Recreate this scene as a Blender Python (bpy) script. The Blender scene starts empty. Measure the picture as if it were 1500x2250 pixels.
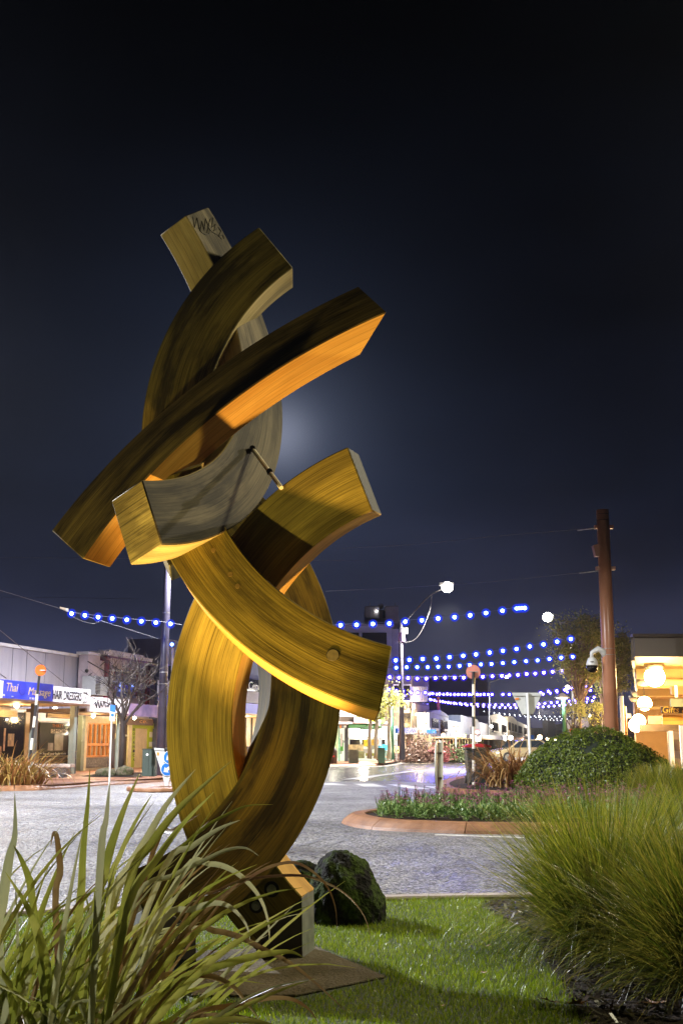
import bpy, bmesh, math, random
import numpy as np
from mathutils import Vector, Matrix

random.seed(11)
RNG = np.random.default_rng(11)
S = bpy.context.scene
COL = S.collection

# ---------------------------------------------------------------- camera
PITCH = math.atan(511 / 2450)
CAMH = 1.1
FPX = 2450.0
cam_d = bpy.data.cameras.new('camera')
cam = bpy.data.objects.new('camera', cam_d)
COL.objects.link(cam)
cam.location = (0, 0, CAMH)
cam.rotation_euler = (math.pi / 2 + PITCH, 0, 0)
cam_d.sensor_fit = 'VERTICAL'
cam_d.sensor_height = 36
cam_d.sensor_width = 24
cam_d.lens = FPX / 2250 * 36
cam_d.clip_start = 0.05
cam_d.clip_end = 3000
S.camera = cam
S.render.engine = 'CYCLES'
S.cycles.use_denoising = True
S.cycles.use_light_tree = True
S.cycles.max_bounces = 6
S.cycles.diffuse_bounces = 3
S.cycles.glossy_bounces = 3
S.cycles.transparent_max_bounces = 8
S.cycles.sample_clamp_indirect = 4
S.cycles.sample_clamp_direct = 30
S.cycles.caustics_reflective = False
S.cycles.caustics_refractive = False
vs = S.view_settings
vs.view_transform = 'Standard'
vs.look = 'None'
vs.gamma = 1
vs.use_curve_mapping = False
vs.exposure = 0.0

# ---------------------------------------------------------------- night sky: skyglow gradient, thin cloud, moon glow
MOON = Vector(((612 - 750) / FPX, math.cos(PITCH) - ((1125 - 955) / FPX) * math.sin(PITCH), math.sin(PITCH) + ((1125 - 955) / FPX) * math.cos(PITCH))).normalized()
W = bpy.data.worlds.new('World')
S.world = W
W.use_nodes = True
nt = W.node_tree
nt.nodes.clear()
def N(t, **k):
    n = nt.nodes.new(t)
    for a, b in k.items():
        setattr(n, a, b)
    return n
tc = N('ShaderNodeTexCoord')
nrm = N('ShaderNodeVectorMath', operation='NORMALIZE')
nt.links.new(tc.outputs['Generated'], nrm.inputs[0])
sep = N('ShaderNodeSeparateXYZ')
nt.links.new(nrm.outputs[0], sep.inputs[0])
ramp = N('ShaderNodeValToRGB')
el = ramp.color_ramp
el.elements[0].position = 0.0
el.elements[0].color = (0.052, 0.056, 0.125, 1)
el.elements[1].position = 1.0
el.elements[1].color = (0.0006, 0.0006, 0.0008, 1)
for p_, c_ in ((0.06, (0.038, 0.042, 0.088, 1)), (0.13, (0.0175, 0.0205, 0.043, 1)), (0.22, (0.0060, 0.0084, 0.0185, 1)), (0.36, (0.0014, 0.0024, 0.0062, 1)), (0.55, (0.0008, 0.0011, 0.0020, 1))):
    e_ = el.elements.new(p_)
    e_.color = c_
nt.links.new(sep.outputs['Z'], ramp.inputs[0])
noi = N('ShaderNodeTexNoise')
noi.inputs['Scale'].default_value = 3.2
noi.inputs['Detail'].default_value = 5
mp = N('ShaderNodeMapping')
mp.inputs['Scale'].default_value = (1, 1, 2.2)
nt.links.new(nrm.outputs[0], mp.inputs[0])
nt.links.new(mp.outputs[0], noi.inputs['Vector'])
cr = N('ShaderNodeMapRange')
cr.inputs['From Min'].default_value = 0.35
cr.inputs['From Max'].default_value = 0.7
cr.inputs['To Min'].default_value = 0.60
cr.inputs['To Max'].default_value = 1.35
nt.links.new(noi.outputs['Fac'], cr.inputs['Value'])
mulc = N('ShaderNodeVectorMath', operation='SCALE')
nt.links.new(ramp.outputs[0], mulc.inputs[0])
nt.links.new(cr.outputs[0], mulc.inputs['Scale'])
dot = N('ShaderNodeVectorMath', operation='DOT_PRODUCT')
dot.inputs[1].default_value = MOON
nt.links.new(nrm.outputs[0], dot.inputs[0])
ac = N('ShaderNodeMath', operation='ARCCOSINE')
nt.links.new(dot.outputs['Value'], ac.inputs[0])
def glow(width, amp, col, prev):
    d = N('ShaderNodeMath', operation='DIVIDE'); d.inputs[1].default_value = width
    nt.links.new(ac.outputs[0], d.inputs[0])
    p = N('ShaderNodeMath', operation='MULTIPLY'); nt.links.new(d.outputs[0], p.inputs[0]); nt.links.new(d.outputs[0], p.inputs[1])
    m = N('ShaderNodeMath', operation='MULTIPLY'); m.inputs[1].default_value = -1; nt.links.new(p.outputs[0], m.inputs[0])
    e = N('ShaderNodeMath', operation='EXPONENT'); nt.links.new(m.outputs[0], e.inputs[0])
    a = N('ShaderNodeMath', operation='MULTIPLY'); a.inputs[1].default_value = amp; nt.links.new(e.outputs[0], a.inputs[0])
    c = N('ShaderNodeVectorMath', operation='SCALE'); c.inputs[0].default_value = col; nt.links.new(a.outputs[0], c.inputs['Scale'])
    s = N('ShaderNodeVectorMath', operation='ADD'); nt.links.new(prev.outputs[0], s.inputs[0]); nt.links.new(c.outputs[0], s.inputs[1])
    return s
g = glow(0.165, 0.022, (0.55, 0.72, 1.25), mulc)
g = glow(0.066, 0.062, (0.72, 0.85, 1.25), g)
g = glow(0.028, 0.16, (0.85, 0.9, 1.1), g)
bg = N('ShaderNodeBackground')
bg.inputs['Strength'].default_value = 1.0
nt.links.new(g.outputs[0], bg.inputs['Color'])
wo = N('ShaderNodeOutputWorld')
nt.links.new(bg.outputs[0], wo.inputs[0])

# ---------------------------------------------------------------- pixel rays -> places in the world
cP, sP = math.cos(PITCH), math.sin(PITCH)
def ray(px, py):
    u = (px - 750) / FPX; v = (1125 - py) / FPX
    return Vector((u, cP - v * sP, sP + v * cP))
def at(px, py, Y):
    d = ray(px, py)
    return d * (Y / d.y) + Vector((0, 0, CAMH))
def gnd(px, py, z=0.0):
    d = ray(px, py)
    return d * ((z - CAMH) / d.z) + Vector((0, 0, CAMH))
def on_plane(px, py, o, n):
    d = ray(px, py); c = Vector((0, 0, CAMH))
    return c + d * ((o - c).dot(n) / d.dot(n))

# ---------------------------------------------------------------- bookkeeping
def tag(o, label=None, cat=None, group=None, kind=None):
    if label: o['label'] = label
    if cat: o['category'] = cat
    if group: o['group'] = group
    if kind: o['kind'] = kind
    return o
def empty(name, loc, label=None, cat=None, group=None):
    o = bpy.data.objects.new(name, None)
    COL.objects.link(o)
    o.location = loc
    o.empty_display_size = 0.2
    return tag(o, label, cat, group)
MATW = {}
def root_world(o):
    m = Matrix.Translation(o.location) @ o.rotation_euler.to_matrix().to_4x4()
    if o.scale != Vector((1, 1, 1)): m = m @ Matrix.Diagonal((*o.scale, 1))
    return (root_world(o.parent) @ o.matrix_parent_inverse @ m) if o.parent else m
def link_mesh(name, me, mat, parent=None, world=True):
    o = bpy.data.objects.new(name, me)
    COL.objects.link(o)
    if mat is not None:
        for m in (mat if isinstance(mat, (list, tuple)) else [mat]):
            me.materials.append(m)
    if parent is not None:
        o.parent = parent
        if world:
            o.matrix_parent_inverse = root_world(parent).inverted()
    return o
def mesh_np(name, verts, faces, mat, parent=None, smooth=False, uvs=None, fmat=None, grp=None):
    verts = np.asarray(verts, np.float32)
    me = bpy.data.meshes.new(name)
    if isinstance(faces, np.ndarray):
        k = faces.shape[1]
        me.vertices.add(len(verts)); me.vertices.foreach_set('co', verts.ravel())
        me.loops.add(faces.size); me.loops.foreach_set('vertex_index', faces.astype(np.int32).ravel())
        me.polygons.add(len(faces))
        me.polygons.foreach_set('loop_start', np.arange(0, faces.size, k, dtype=np.int32))
        me.update(calc_edges=True)
    else:
        me.from_pydata([tuple(map(float, v)) for v in verts], [], faces)
    if grp:
        at_ = me.attributes.new('rnd', 'FLOAT', 'POINT'); at_.data.foreach_set('value', np.repeat(RNG.random(len(verts) // grp + 1), grp)[:len(verts)].astype(np.float32))
    if fmat is not None:
        me.polygons.foreach_set('material_index', np.asarray(fmat, np.int32))
    if smooth:
        me.polygons.foreach_set('use_smooth', np.ones(len(me.polygons), bool))
    if uvs is not None:
        l = me.uv_layers.new(name='UVMap')
        l.data.foreach_set('uv', np.asarray(uvs, np.float32).ravel())
    me.update()
    return link_mesh(name, me, mat, parent)
class MB:
    def __init__(s): s.v = []; s.f = []; s.m = []
    def add(s, vs, fs, m=0):
        b = len(s.v); s.v += [tuple(x) for x in vs]; s.f += [tuple(b + i for i in f) for f in fs]; s.m += [m] * len(fs); return s
    def hexa(s, p, m=0):
        return s.add(p, [(0, 3, 2, 1), (4, 5, 6, 7), (0, 1, 5, 4), (1, 2, 6, 5), (2, 3, 7, 6), (3, 0, 4, 7)], m)
    def box(s, lo, hi, m=0):
        x0, y0, z0 = lo; x1, y1, z1 = hi
        return s.hexa([(x0, y0, z0), (x1, y0, z0), (x1, y1, z0), (x0, y1, z0), (x0, y0, z1), (x1, y0, z1), (x1, y1, z1), (x0, y1, z1)], m)
    def tube(s, pts, rad, n=8, m=0, caps=True):
        pts = [Vector(p) for p in pts]
        if not isinstance(rad, (list, tuple)): rad = [rad] * len(pts)
        rings = []; up = None
        for i, p in enumerate(pts):
            t = (pts[min(i + 1, len(pts) - 1)] - pts[max(i - 1, 0)]).normalized()
            if up is None:
                up = Vector((0, 0, 1)) if abs(t.z) < .9 else Vector((1, 0, 0))
            a = t.cross(up).normalized(); b = a.cross(t).normalized(); up = b
            rings.append([p + (a * math.cos(2 * math.pi * j / n) + b * math.sin(2 * math.pi * j / n)) * rad[i] for j in range(n)])
        vs = [q for r in rings for q in r]; fs = []
        for i in range(len(pts) - 1):
            for j in range(n):
                k = (j + 1) % n
                fs.append((i * n + j, i * n + k, (i + 1) * n + k, (i + 1) * n + j))
        if caps:
            fs.append(tuple(range(n))[::-1]); fs.append(tuple((len(pts) - 1) * n + j for j in range(n)))
        return s.add(vs, fs, m)
    def prism(s, poly, ext, m=0):
        n = len(poly); poly = [Vector(p) for p in poly]; ext = Vector(ext)
        return s.add(poly + [p + ext for p in poly], [tuple(range(n)), tuple(range(2 * n - 1, n - 1, -1))] + [(i, n + i, n + (i + 1) % n, (i + 1) % n) for i in range(n)], m)
    def lathe(s, prof, c, n=16, m=0):
        vs = []; fs = []
        for r, z in prof:
            for j in range(n):
                a = 2 * math.pi * j / n
                vs.append((c[0] + r * math.cos(a), c[1] + r * math.sin(a), c[2] + z))
        for i in range(len(prof) - 1):
            for j in range(n):
                k = (j + 1) % n
                fs.append((i * n + j, i * n + k, (i + 1) * n + k, (i + 1) * n + j))
        fs.append(tuple(range(n))[::-1]); fs.append(tuple((len(prof) - 1) * n + j for j in range(n)))
        return s.add(vs, fs, m)
    def build(s, name, mat, parent=None, smooth=False, bevel=0, fixn=True):
        me = bpy.data.meshes.new(name)
        me.from_pydata([tuple(v) for v in s.v], [], s.f)
        if len(set(s.m)) > 1: me.polygons.foreach_set('material_index', s.m)
        if fixn:
            bm = bmesh.new(); bm.from_mesh(me); bmesh.ops.recalc_face_normals(bm, faces=bm.faces); bm.to_mesh(me); bm.free()
        if smooth:
            me.polygons.foreach_set('use_smooth', [True] * len(me.polygons))
        o = link_mesh(name, me, mat, parent)
        if smooth:
            mod = None
        if bevel:
            b = o.modifiers.new('bevel', 'BEVEL'); b.width = bevel; b.segments = 2; b.limit_method = 'ANGLE'
        return o

# ---------------------------------------------------------------- materials
def new_mat(name):
    m = bpy.data.materials.new(name); m.use_nodes = True
    t = m.node_tree; t.nodes.clear()
    o = t.nodes.new('ShaderNodeOutputMaterial'); b = t.nodes.new('ShaderNodeBsdfPrincipled')
    t.links.new(b.outputs[0], o.inputs[0])
    return m, t, b
def mat(name, col, rough=0.6, var=0.25, scale=6.0, bump=0.0, bscale=None, metal=0.0, spec=0.5, coat=0.0, stretch=(1, 1, 1), col2=None, detail=4):
    m, t, b = new_mat(name)
    b.inputs['Roughness'].default_value = rough; b.inputs['Metallic'].default_value = metal
    b.inputs['Specular IOR Level'].default_value = spec
    b.inputs['Coat Weight'].default_value = coat
    co = t.nodes.new('ShaderNodeTexCoord'); mpp = t.nodes.new('ShaderNodeMapping'); mpp.inputs['Scale'].default_value = stretch
    t.links.new(co.outputs['Object'], mpp.inputs[0])
    n = t.nodes.new('ShaderNodeTexNoise'); n.inputs['Scale'].default_value = scale; n.inputs['Detail'].default_value = detail
    t.links.new(mpp.outputs[0], n.inputs['Vector'])
    r = t.nodes.new('ShaderNodeValToRGB')
    c2 = col2 or tuple(min(1, c * (1 + var)) for c in col)
    c1 = tuple(c * (1 - var) for c in col) if col2 is None else col
    r.color_ramp.elements[0].position = 0.32; r.color_ramp.elements[1].position = 0.68
    r.color_ramp.elements[0].color = (*c1, 1); r.color_ramp.elements[1].color = (*c2, 1)
    t.links.new(n.outputs['Fac'], r.inputs[0]); t.links.new(r.outputs[0], b.inputs['Base Color'])
    if bump:
        n2 = t.nodes.new('ShaderNodeTexNoise'); n2.inputs['Scale'].default_value = bscale or scale * 6; n2.inputs['Detail'].default_value = 5
        t.links.new(mpp.outputs[0], n2.inputs['Vector'])
        bp = t.nodes.new('ShaderNodeBump'); bp.inputs['Strength'].default_value = min(1, bump); bp.inputs['Distance'].default_value = 0.02
        t.links.new(n2.outputs['Fac'], bp.inputs['Height']); t.links.new(bp.outputs[0], b.inputs['Normal'])
    return m
def emit(name, col, strength, base=(0.8, 0.8, 0.8)):
    m, t, b = new_mat(name)
    b.inputs['Base Color'].default_value = (*base, 1)
    b.inputs['Emission Color'].default_value = (*col, 1); b.inputs['Emission Strength'].default_value = strength
    return m
def blade_mat(name, c1, c2, c3, rough=0.4, transl=0.3, scale=9.0, spec=0.5, per=True):
    """leaf material: colour varies by blade (object-space noise) with dry tips"""
    m, t, b = new_mat(name)
    b.inputs['Roughness'].default_value = rough; b.inputs['Specular IOR Level'].default_value = spec
    co = t.nodes.new('ShaderNodeTexCoord')
    n = t.nodes.new('ShaderNodeTexNoise'); n.inputs['Scale'].default_value = scale; n.inputs['Detail'].default_value = 3
    t.links.new(co.outputs['Object'], n.inputs['Vector'])
    r = t.nodes.new('ShaderNodeValToRGB'); e = r.color_ramp.elements
    e[0].position = 0.3; e[0].color = (*c1, 1); e[1].position = 0.72; e[1].color = (*c3, 1)
    x = e.new(0.5); x.color = (*c2, 1)
    if per:
        e[0].position = .25; e[2].position = .8
        an = t.nodes.new('ShaderNodeAttribute'); an.attribute_name = 'rnd'
        ma = t.nodes.new('ShaderNodeMath'); ma.operation = 'MULTIPLY'; ma.inputs[1].default_value = .6; t.links.new(an.outputs['Fac'], ma.inputs[0])
        mb_ = t.nodes.new('ShaderNodeMath'); mb_.operation = 'MULTIPLY_ADD'; mb_.inputs[1].default_value = .5; t.links.new(n.outputs['Fac'], mb_.inputs[0]); t.links.new(ma.outputs[0], mb_.inputs[2])
        t.links.new(mb_.outputs[0], r.inputs[0])
    else: t.links.new(n.outputs['Fac'], r.inputs[0])
    t.links.new(r.outputs[0], b.inputs['Base Color'])
    tr = t.nodes.new('ShaderNodeBsdfTranslucent'); t.links.new(r.outputs[0], tr.inputs['Color'])
    mx = t.nodes.new('ShaderNodeMixShader'); mx.inputs[0].default_value = transl
    out = [x for x in t.nodes if x.type == 'OUTPUT_MATERIAL'][0]
    t.links.new(b.outputs[0], mx.inputs[1]); t.links.new(tr.outputs[0], mx.inputs[2]); t.links.new(mx.outputs[0], out.inputs[0])
    return m
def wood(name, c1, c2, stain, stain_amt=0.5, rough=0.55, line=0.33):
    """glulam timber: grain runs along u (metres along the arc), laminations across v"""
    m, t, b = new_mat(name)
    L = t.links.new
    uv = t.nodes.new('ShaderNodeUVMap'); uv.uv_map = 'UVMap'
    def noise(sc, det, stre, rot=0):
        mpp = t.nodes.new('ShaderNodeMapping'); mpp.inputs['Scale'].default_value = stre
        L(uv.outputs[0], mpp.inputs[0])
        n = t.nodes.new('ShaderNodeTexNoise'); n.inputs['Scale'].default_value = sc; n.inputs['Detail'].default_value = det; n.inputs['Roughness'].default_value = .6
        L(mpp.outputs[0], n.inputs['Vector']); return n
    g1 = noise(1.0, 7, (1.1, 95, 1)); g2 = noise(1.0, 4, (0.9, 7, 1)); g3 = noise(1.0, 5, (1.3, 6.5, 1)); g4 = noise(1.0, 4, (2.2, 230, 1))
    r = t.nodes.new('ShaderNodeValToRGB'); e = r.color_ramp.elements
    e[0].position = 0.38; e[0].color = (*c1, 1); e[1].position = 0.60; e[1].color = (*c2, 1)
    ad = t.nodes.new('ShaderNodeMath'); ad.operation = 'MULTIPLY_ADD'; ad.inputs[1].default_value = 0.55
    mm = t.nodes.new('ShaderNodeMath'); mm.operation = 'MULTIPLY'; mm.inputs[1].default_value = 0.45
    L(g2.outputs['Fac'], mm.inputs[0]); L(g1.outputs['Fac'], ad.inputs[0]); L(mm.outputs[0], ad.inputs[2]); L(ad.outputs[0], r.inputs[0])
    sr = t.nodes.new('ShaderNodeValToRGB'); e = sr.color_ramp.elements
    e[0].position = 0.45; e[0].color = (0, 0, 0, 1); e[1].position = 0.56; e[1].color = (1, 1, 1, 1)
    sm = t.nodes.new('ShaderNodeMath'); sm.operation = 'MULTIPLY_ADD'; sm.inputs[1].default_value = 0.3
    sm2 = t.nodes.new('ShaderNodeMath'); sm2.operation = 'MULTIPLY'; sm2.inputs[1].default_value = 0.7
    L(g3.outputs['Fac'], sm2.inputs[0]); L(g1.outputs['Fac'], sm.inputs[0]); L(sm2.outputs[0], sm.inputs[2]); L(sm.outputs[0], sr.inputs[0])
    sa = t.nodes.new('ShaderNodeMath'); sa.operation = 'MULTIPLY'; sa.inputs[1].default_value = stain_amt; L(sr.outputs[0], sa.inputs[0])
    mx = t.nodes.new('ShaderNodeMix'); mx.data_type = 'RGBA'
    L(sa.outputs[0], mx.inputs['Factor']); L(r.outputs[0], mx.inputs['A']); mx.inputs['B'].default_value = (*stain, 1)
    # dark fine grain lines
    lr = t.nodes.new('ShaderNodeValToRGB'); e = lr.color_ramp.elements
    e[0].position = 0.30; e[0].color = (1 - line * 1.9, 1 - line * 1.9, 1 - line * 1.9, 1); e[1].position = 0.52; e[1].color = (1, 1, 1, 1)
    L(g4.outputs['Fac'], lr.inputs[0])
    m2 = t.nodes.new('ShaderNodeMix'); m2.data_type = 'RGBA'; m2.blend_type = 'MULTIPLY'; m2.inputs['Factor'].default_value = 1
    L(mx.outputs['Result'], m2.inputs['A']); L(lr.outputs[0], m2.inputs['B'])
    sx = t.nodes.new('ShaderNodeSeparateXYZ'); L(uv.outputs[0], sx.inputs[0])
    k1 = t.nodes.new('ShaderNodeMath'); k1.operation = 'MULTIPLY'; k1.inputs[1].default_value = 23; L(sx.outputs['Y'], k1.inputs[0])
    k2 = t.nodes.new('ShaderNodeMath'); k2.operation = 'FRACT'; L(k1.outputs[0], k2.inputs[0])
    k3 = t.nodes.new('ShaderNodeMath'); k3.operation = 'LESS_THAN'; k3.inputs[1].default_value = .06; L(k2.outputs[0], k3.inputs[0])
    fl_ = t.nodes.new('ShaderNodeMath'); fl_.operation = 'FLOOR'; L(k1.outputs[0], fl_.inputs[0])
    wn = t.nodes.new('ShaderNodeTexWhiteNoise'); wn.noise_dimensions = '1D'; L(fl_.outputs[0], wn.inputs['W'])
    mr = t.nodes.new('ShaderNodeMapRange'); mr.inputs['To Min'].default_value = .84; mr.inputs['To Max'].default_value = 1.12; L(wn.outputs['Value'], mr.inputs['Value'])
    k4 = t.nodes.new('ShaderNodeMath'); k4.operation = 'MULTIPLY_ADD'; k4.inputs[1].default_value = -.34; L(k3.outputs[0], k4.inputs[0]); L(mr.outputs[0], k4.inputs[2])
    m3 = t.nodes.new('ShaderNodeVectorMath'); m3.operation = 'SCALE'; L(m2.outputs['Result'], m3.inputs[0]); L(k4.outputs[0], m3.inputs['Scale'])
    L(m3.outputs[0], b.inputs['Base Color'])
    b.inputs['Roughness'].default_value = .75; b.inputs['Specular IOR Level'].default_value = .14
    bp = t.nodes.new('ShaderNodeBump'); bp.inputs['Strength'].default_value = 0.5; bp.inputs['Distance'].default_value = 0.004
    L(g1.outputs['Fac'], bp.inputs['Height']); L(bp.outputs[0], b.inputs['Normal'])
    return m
M = {}
M['steel'] = mat('galvanised_steel', (0.30, 0.30, 0.29), 0.45, 0.25, 12, 0.1, metal=0.6)
M['steel_dark'] = mat('dark_steel', (0.06, 0.055, 0.05), 0.5, 0.3, 9, 0.1, metal=0.6)
M['white'] = mat('white_paint', (0.72, 0.73, 0.70), 0.45, 0.06, 8)
M['black'] = mat('black_paint', (0.02, 0.02, 0.022), 0.4, 0.3, 8)
M['grey'] = mat('grey_paint', (0.34, 0.35, 0.36), 0.5, 0.08, 5)
M['cream'] = mat('cream_paint', (0.70, 0.60, 0.42), 0.5, 0.1, 4)
M['brown'] = mat('brown_paint', (0.12, 0.065, 0.04), 0.5, 0.2, 4)
M['darkbrown'] = mat('dark_timber', (0.045, 0.03, 0.022), 0.5, 0.3, 6)
M['cable'] = mat('cable_sheath', (0.10, 0.10, 0.11), 0.5, 0.1, 8)
M['wire'] = mat('steel_wire', (0.45, 0.45, 0.48), 0.4, 0.1, 8, metal=0.5)

def text(s, size, pos, right, up, m, parent=None, extrude=0.004, align='CENTER', shear=0.0, xscale=1.0, name='lettering', offset=0.0):
    c = bpy.data.curves.new(name, 'FONT'); c.body = s; c.size = size; c.extrude = extrude
    c.align_x = align; c.align_y = 'CENTER'; c.shear = shear; c.offset = offset; c.resolution_u = 3
    c.materials.append(m)
    tmp = bpy.data.objects.new('tmp', c)
    me = bpy.data.meshes.new_from_object(tmp); bpy.data.objects.remove(tmp)
    if not me.materials: me.materials.append(m)
    o = bpy.data.objects.new(name, me); COL.objects.link(o)
    r = Vector(right).normalized(); u = Vector(up).normalized(); n = r.cross(u).normalized(); u = n.cross(r)
    mw = Matrix(((r.x * xscale, u.x, n.x, pos[0]), (r.y * xscale, u.y, n.y, pos[1]), (r.z * xscale, u.z, n.z, pos[2]), (0, 0, 0, 1)))
    if parent is not None:
        o.parent = parent
        mw = root_world(parent).inverted() @ mw
    o.matrix_local = mw
    return o

# ================================================================ the ground
def asphalt_mat():
    m, t, b = new_mat('wet_asphalt'); L = t.links.new
    co = t.nodes.new('ShaderNodeTexCoord')
    def no(sc, det=3, ro=.6):
        n = t.nodes.new('ShaderNodeTexNoise'); n.inputs['Scale'].default_value = sc; n.inputs['Detail'].default_value = det; n.inputs['Roughness'].default_value = ro
        L(co.outputs['Object'], n.inputs['Vector']); return n
    big = no(0.35, 4); mid = no(1.6, 4); fine = no(48, 2, .7)
    r = t.nodes.new('ShaderNodeValToRGB'); e = r.color_ramp.elements
    e[0].position = .30; e[0].color = (.012, .012, .016, 1); e[1].position = .92; e[1].color = (.46, .45, .44, 1)
    vc = t.nodes.new('ShaderNodeTexVoronoi'); vc.inputs['Scale'].default_value = 52; L(co.outputs['Object'], vc.inputs['Vector'])
    sc_ = t.nodes.new('ShaderNodeSeparateColor'); L(vc.outputs['Color'], sc_.inputs[0]); L(sc_.outputs[0], r.inputs[0])
    pt_ = t.nodes.new('ShaderNodeMapRange'); pt_.inputs['From Min'].default_value = .3; pt_.inputs['From Max'].default_value = .7; pt_.inputs['To Min'].default_value = .45; pt_.inputs['To Max'].default_value = 1.3; L(big.outputs['Fac'], pt_.inputs['Value'])
    vm = t.nodes.new('ShaderNodeVectorMath'); vm.operation = 'SCALE'; L(r.outputs[0], vm.inputs[0]); L(pt_.outputs[0], vm.inputs['Scale']); L(vm.outputs[0], b.inputs['Base Color'])
    rr = t.nodes.new('ShaderNodeMapRange'); rr.inputs['From Min'].default_value = .35; rr.inputs['From Max'].default_value = .65
    rr.inputs['To Min'].default_value = .30; rr.inputs['To Max'].default_value = .48
    L(mid.outputs['Fac'], rr.inputs['Value']); L(rr.outputs[0], b.inputs['Roughness'])
    b.inputs['Specular IOR Level'].default_value = .6
    vo = t.nodes.new('ShaderNodeTexVoronoi'); vo.inputs['Scale'].default_value = 45; L(co.outputs['Object'], vo.inputs['Vector'])
    ad = t.nodes.new('ShaderNodeMath'); ad.operation = 'ADD'; L(vo.outputs['Distance'], ad.inputs[0]); L(fine.outputs['Fac'], ad.inputs[1])
    bp = t.nodes.new('ShaderNodeBump'); bp.inputs['Strength'].default_value = .9; bp.inputs['Distance'].default_value = .012
    L(ad.outputs[0], bp.inputs['Height']); L(bp.outputs[0], b.inputs['Normal'])
    return m
M['asphalt'] = asphalt_mat()
M['smooth_asphalt'] = mat('worn_smooth_asphalt', (.035, .035, .042), .22, .3, .6, .12, 40, col2=(.06, .06, .066))
M['line'] = mat('road_paint', (.62, .62, .60), .35, .15, 3, .3, 60)
M['kerb'] = mat('terracotta_kerb', (.15, .065, .026), .5, .25, 5, .5, 60, col2=(.26, .125, .055))
M['kerb_grey'] = mat('concrete_kerb', (.33, .28, .25), .6, .2, 6, .35, 90)
M['paver'] = mat('brick_paver', (.26, .105, .06), .32, .3, 1.2, .2, 30, col2=(.36, .17, .10))
M['soil'] = mat('wet_bark_mulch', (.010, .007, .005), .8, .5, 30, 1.0, 60, col2=(.035, .022, .013), spec=.2)
M['lawn_soil'] = mat('lawn_soil', (.02, .03, .008), .7, .4, 8, .5, 60)
M['slab'] = mat('mossy_concrete', (.045, .034, .007), .75, .2, 3.5, .8, 60, col2=(.12, .10, .06), spec=.2)

g = MB(); g.add([(-900, -60, 0), (900, -60, 0), (900, 1500, 0), (-900, 1500, 0)], [(0, 1, 2, 3)])
tag(g.build('road', M['asphalt']), kind='structure')
def sheet(name, pts, z, m, thick=None, bevel=0):
    p = [Vector((q[0], q[1], z)) for q in pts]
    b = MB()
    if thick: b.prism([Vector((q.x, q.y, z - thick)) for q in p], (0, 0, thick))
    else: b.add(p, [tuple(range(len(p)))])
    o = b.build(name, m, bevel=bevel)
    return tag(o, kind='structure')
def curve(pts, n=8, closed=False):
    """Catmull-Rom through 2D/3D points"""
    P = [Vector((*p, 0)) if len(p) == 2 else Vector(p) for p in pts]; out = []
    k = len(P); rng = range(k if closed else k - 1)
    for i in rng:
        p0 = P[(i - 1) % k] if closed or i > 0 else P[0]; p1 = P[i]; p2 = P[(i + 1) % k]
        p3 = P[(i + 2) % k] if closed or i + 2 < k else P[-1]
        for j in range(n):
            t = j / n
            out.append(0.5 * ((2 * p1) + (-p0 + p2) * t + (2 * p0 - 5 * p1 + 4 * p2 - p3) * t * t + (-p0 + 3 * p1 - 3 * p2 + p3) * t ** 3))
    if not closed: out.append(P[-1])
    return out
def kerb_strip(pts, w, h, m, parent=None, name='kerb_stone', closed=False, seg=1.1, prof=None):
    """mountable kerb swept along a line, cut into stones"""
    P = [Vector((p[0], p[1], 0)) for p in pts]
    if closed: P = P + [P[0]]
    prof = prof or [(0, 0), (.02 * w / .3, .035 * h / .12), (.30 * w, .75 * h), (.45 * w, .97 * h), (.6 * w, h), (w, h), (w, 0)]
    out = []; cur = 0; start = 0; acc = 0
    nor = []
    for i in range(len(P)):
        a = P[max(i - 1, 0)]; b = P[min(i + 1, len(P) - 1)]
        if closed and i in (0, len(P) - 1): a = P[-2]; b = P[1]
        t = (b - a).normalized(); nor.append(Vector((-t.y, t.x, 0)))
    i0 = 0
    for i in range(1, len(P)):
        acc += (P[i] - P[i - 1]).length
        if acc >= seg or i == len(P) - 1:
            b = MB(); vs = []; fs = []; k = len(prof); n = i - i0 + 1
            for j in range(i0, i + 1):
                q = P[j]
                if j == i0 and n > 1: q = q + (P[j + 1] - q).normalized() * .006
                if j == i and n > 1: q = q + (P[j - 1] - q).normalized() * .006
                for (u, z) in prof: vs.append((q.x + nor[j].x * u, q.y + nor[j].y * u, z))
            for j in range(n - 1):
                for l in range(k):
                    fs.append((j * k + l, j * k + (l + 1) % k, (j + 1) * k + (l + 1) % k, (j + 1) * k + l))
            fs.append(tuple(range(k))); fs.append(tuple((n - 1) * k + l for l in range(k))[::-1])
            b.add(vs, fs); out.append(b.build(name, m, parent)); acc = 0; i0 = i
    return out

# --- lawn round the sculpture with its concrete edging
LZ = 0.045
lawn_back = [(-5.2, 6.2), (-3.6, 6.75), (-2.24, 7.3), (-1.0, 7.75), (0, 8.0), (.9, 8.15), (2.2, 8.2), (4.0, 8.1), (6.5, 7.6)]
lb = curve(lawn_back, 4)
sheet('lawn', [(-5.2, -1.5)] + [(6.5, -1.5)] + [(p.x, p.y) for p in reversed(lb)], LZ, M['lawn_soil'], 0.045)
ks = empty('kerb', (0, 8.0, 0)); tag(ks, kind='structure')
kerb_strip([(p.x, p.y) for p in reversed(lb)], 0.14, 0.075, M['kerb_grey'], ks, seg=1.4, prof=[(-.14, 0), (-.14, .06), (-.125, .072), (-.01, .072), (0, .06), (0, 0)])
mulch = [(1.0, 8.05), (.93, 7.7), (.98, 7.3), (1.06, 6.8), (1.05, 6.3), (1.0, 5.8), (.98, 5.3), (.95, 4.8), (.9, 4.3), (.88, 3.4), (.9, 0), (6.4, 0), (6.4, 7.5), (4, 8.0), (2.2, 8.1)]
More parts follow.
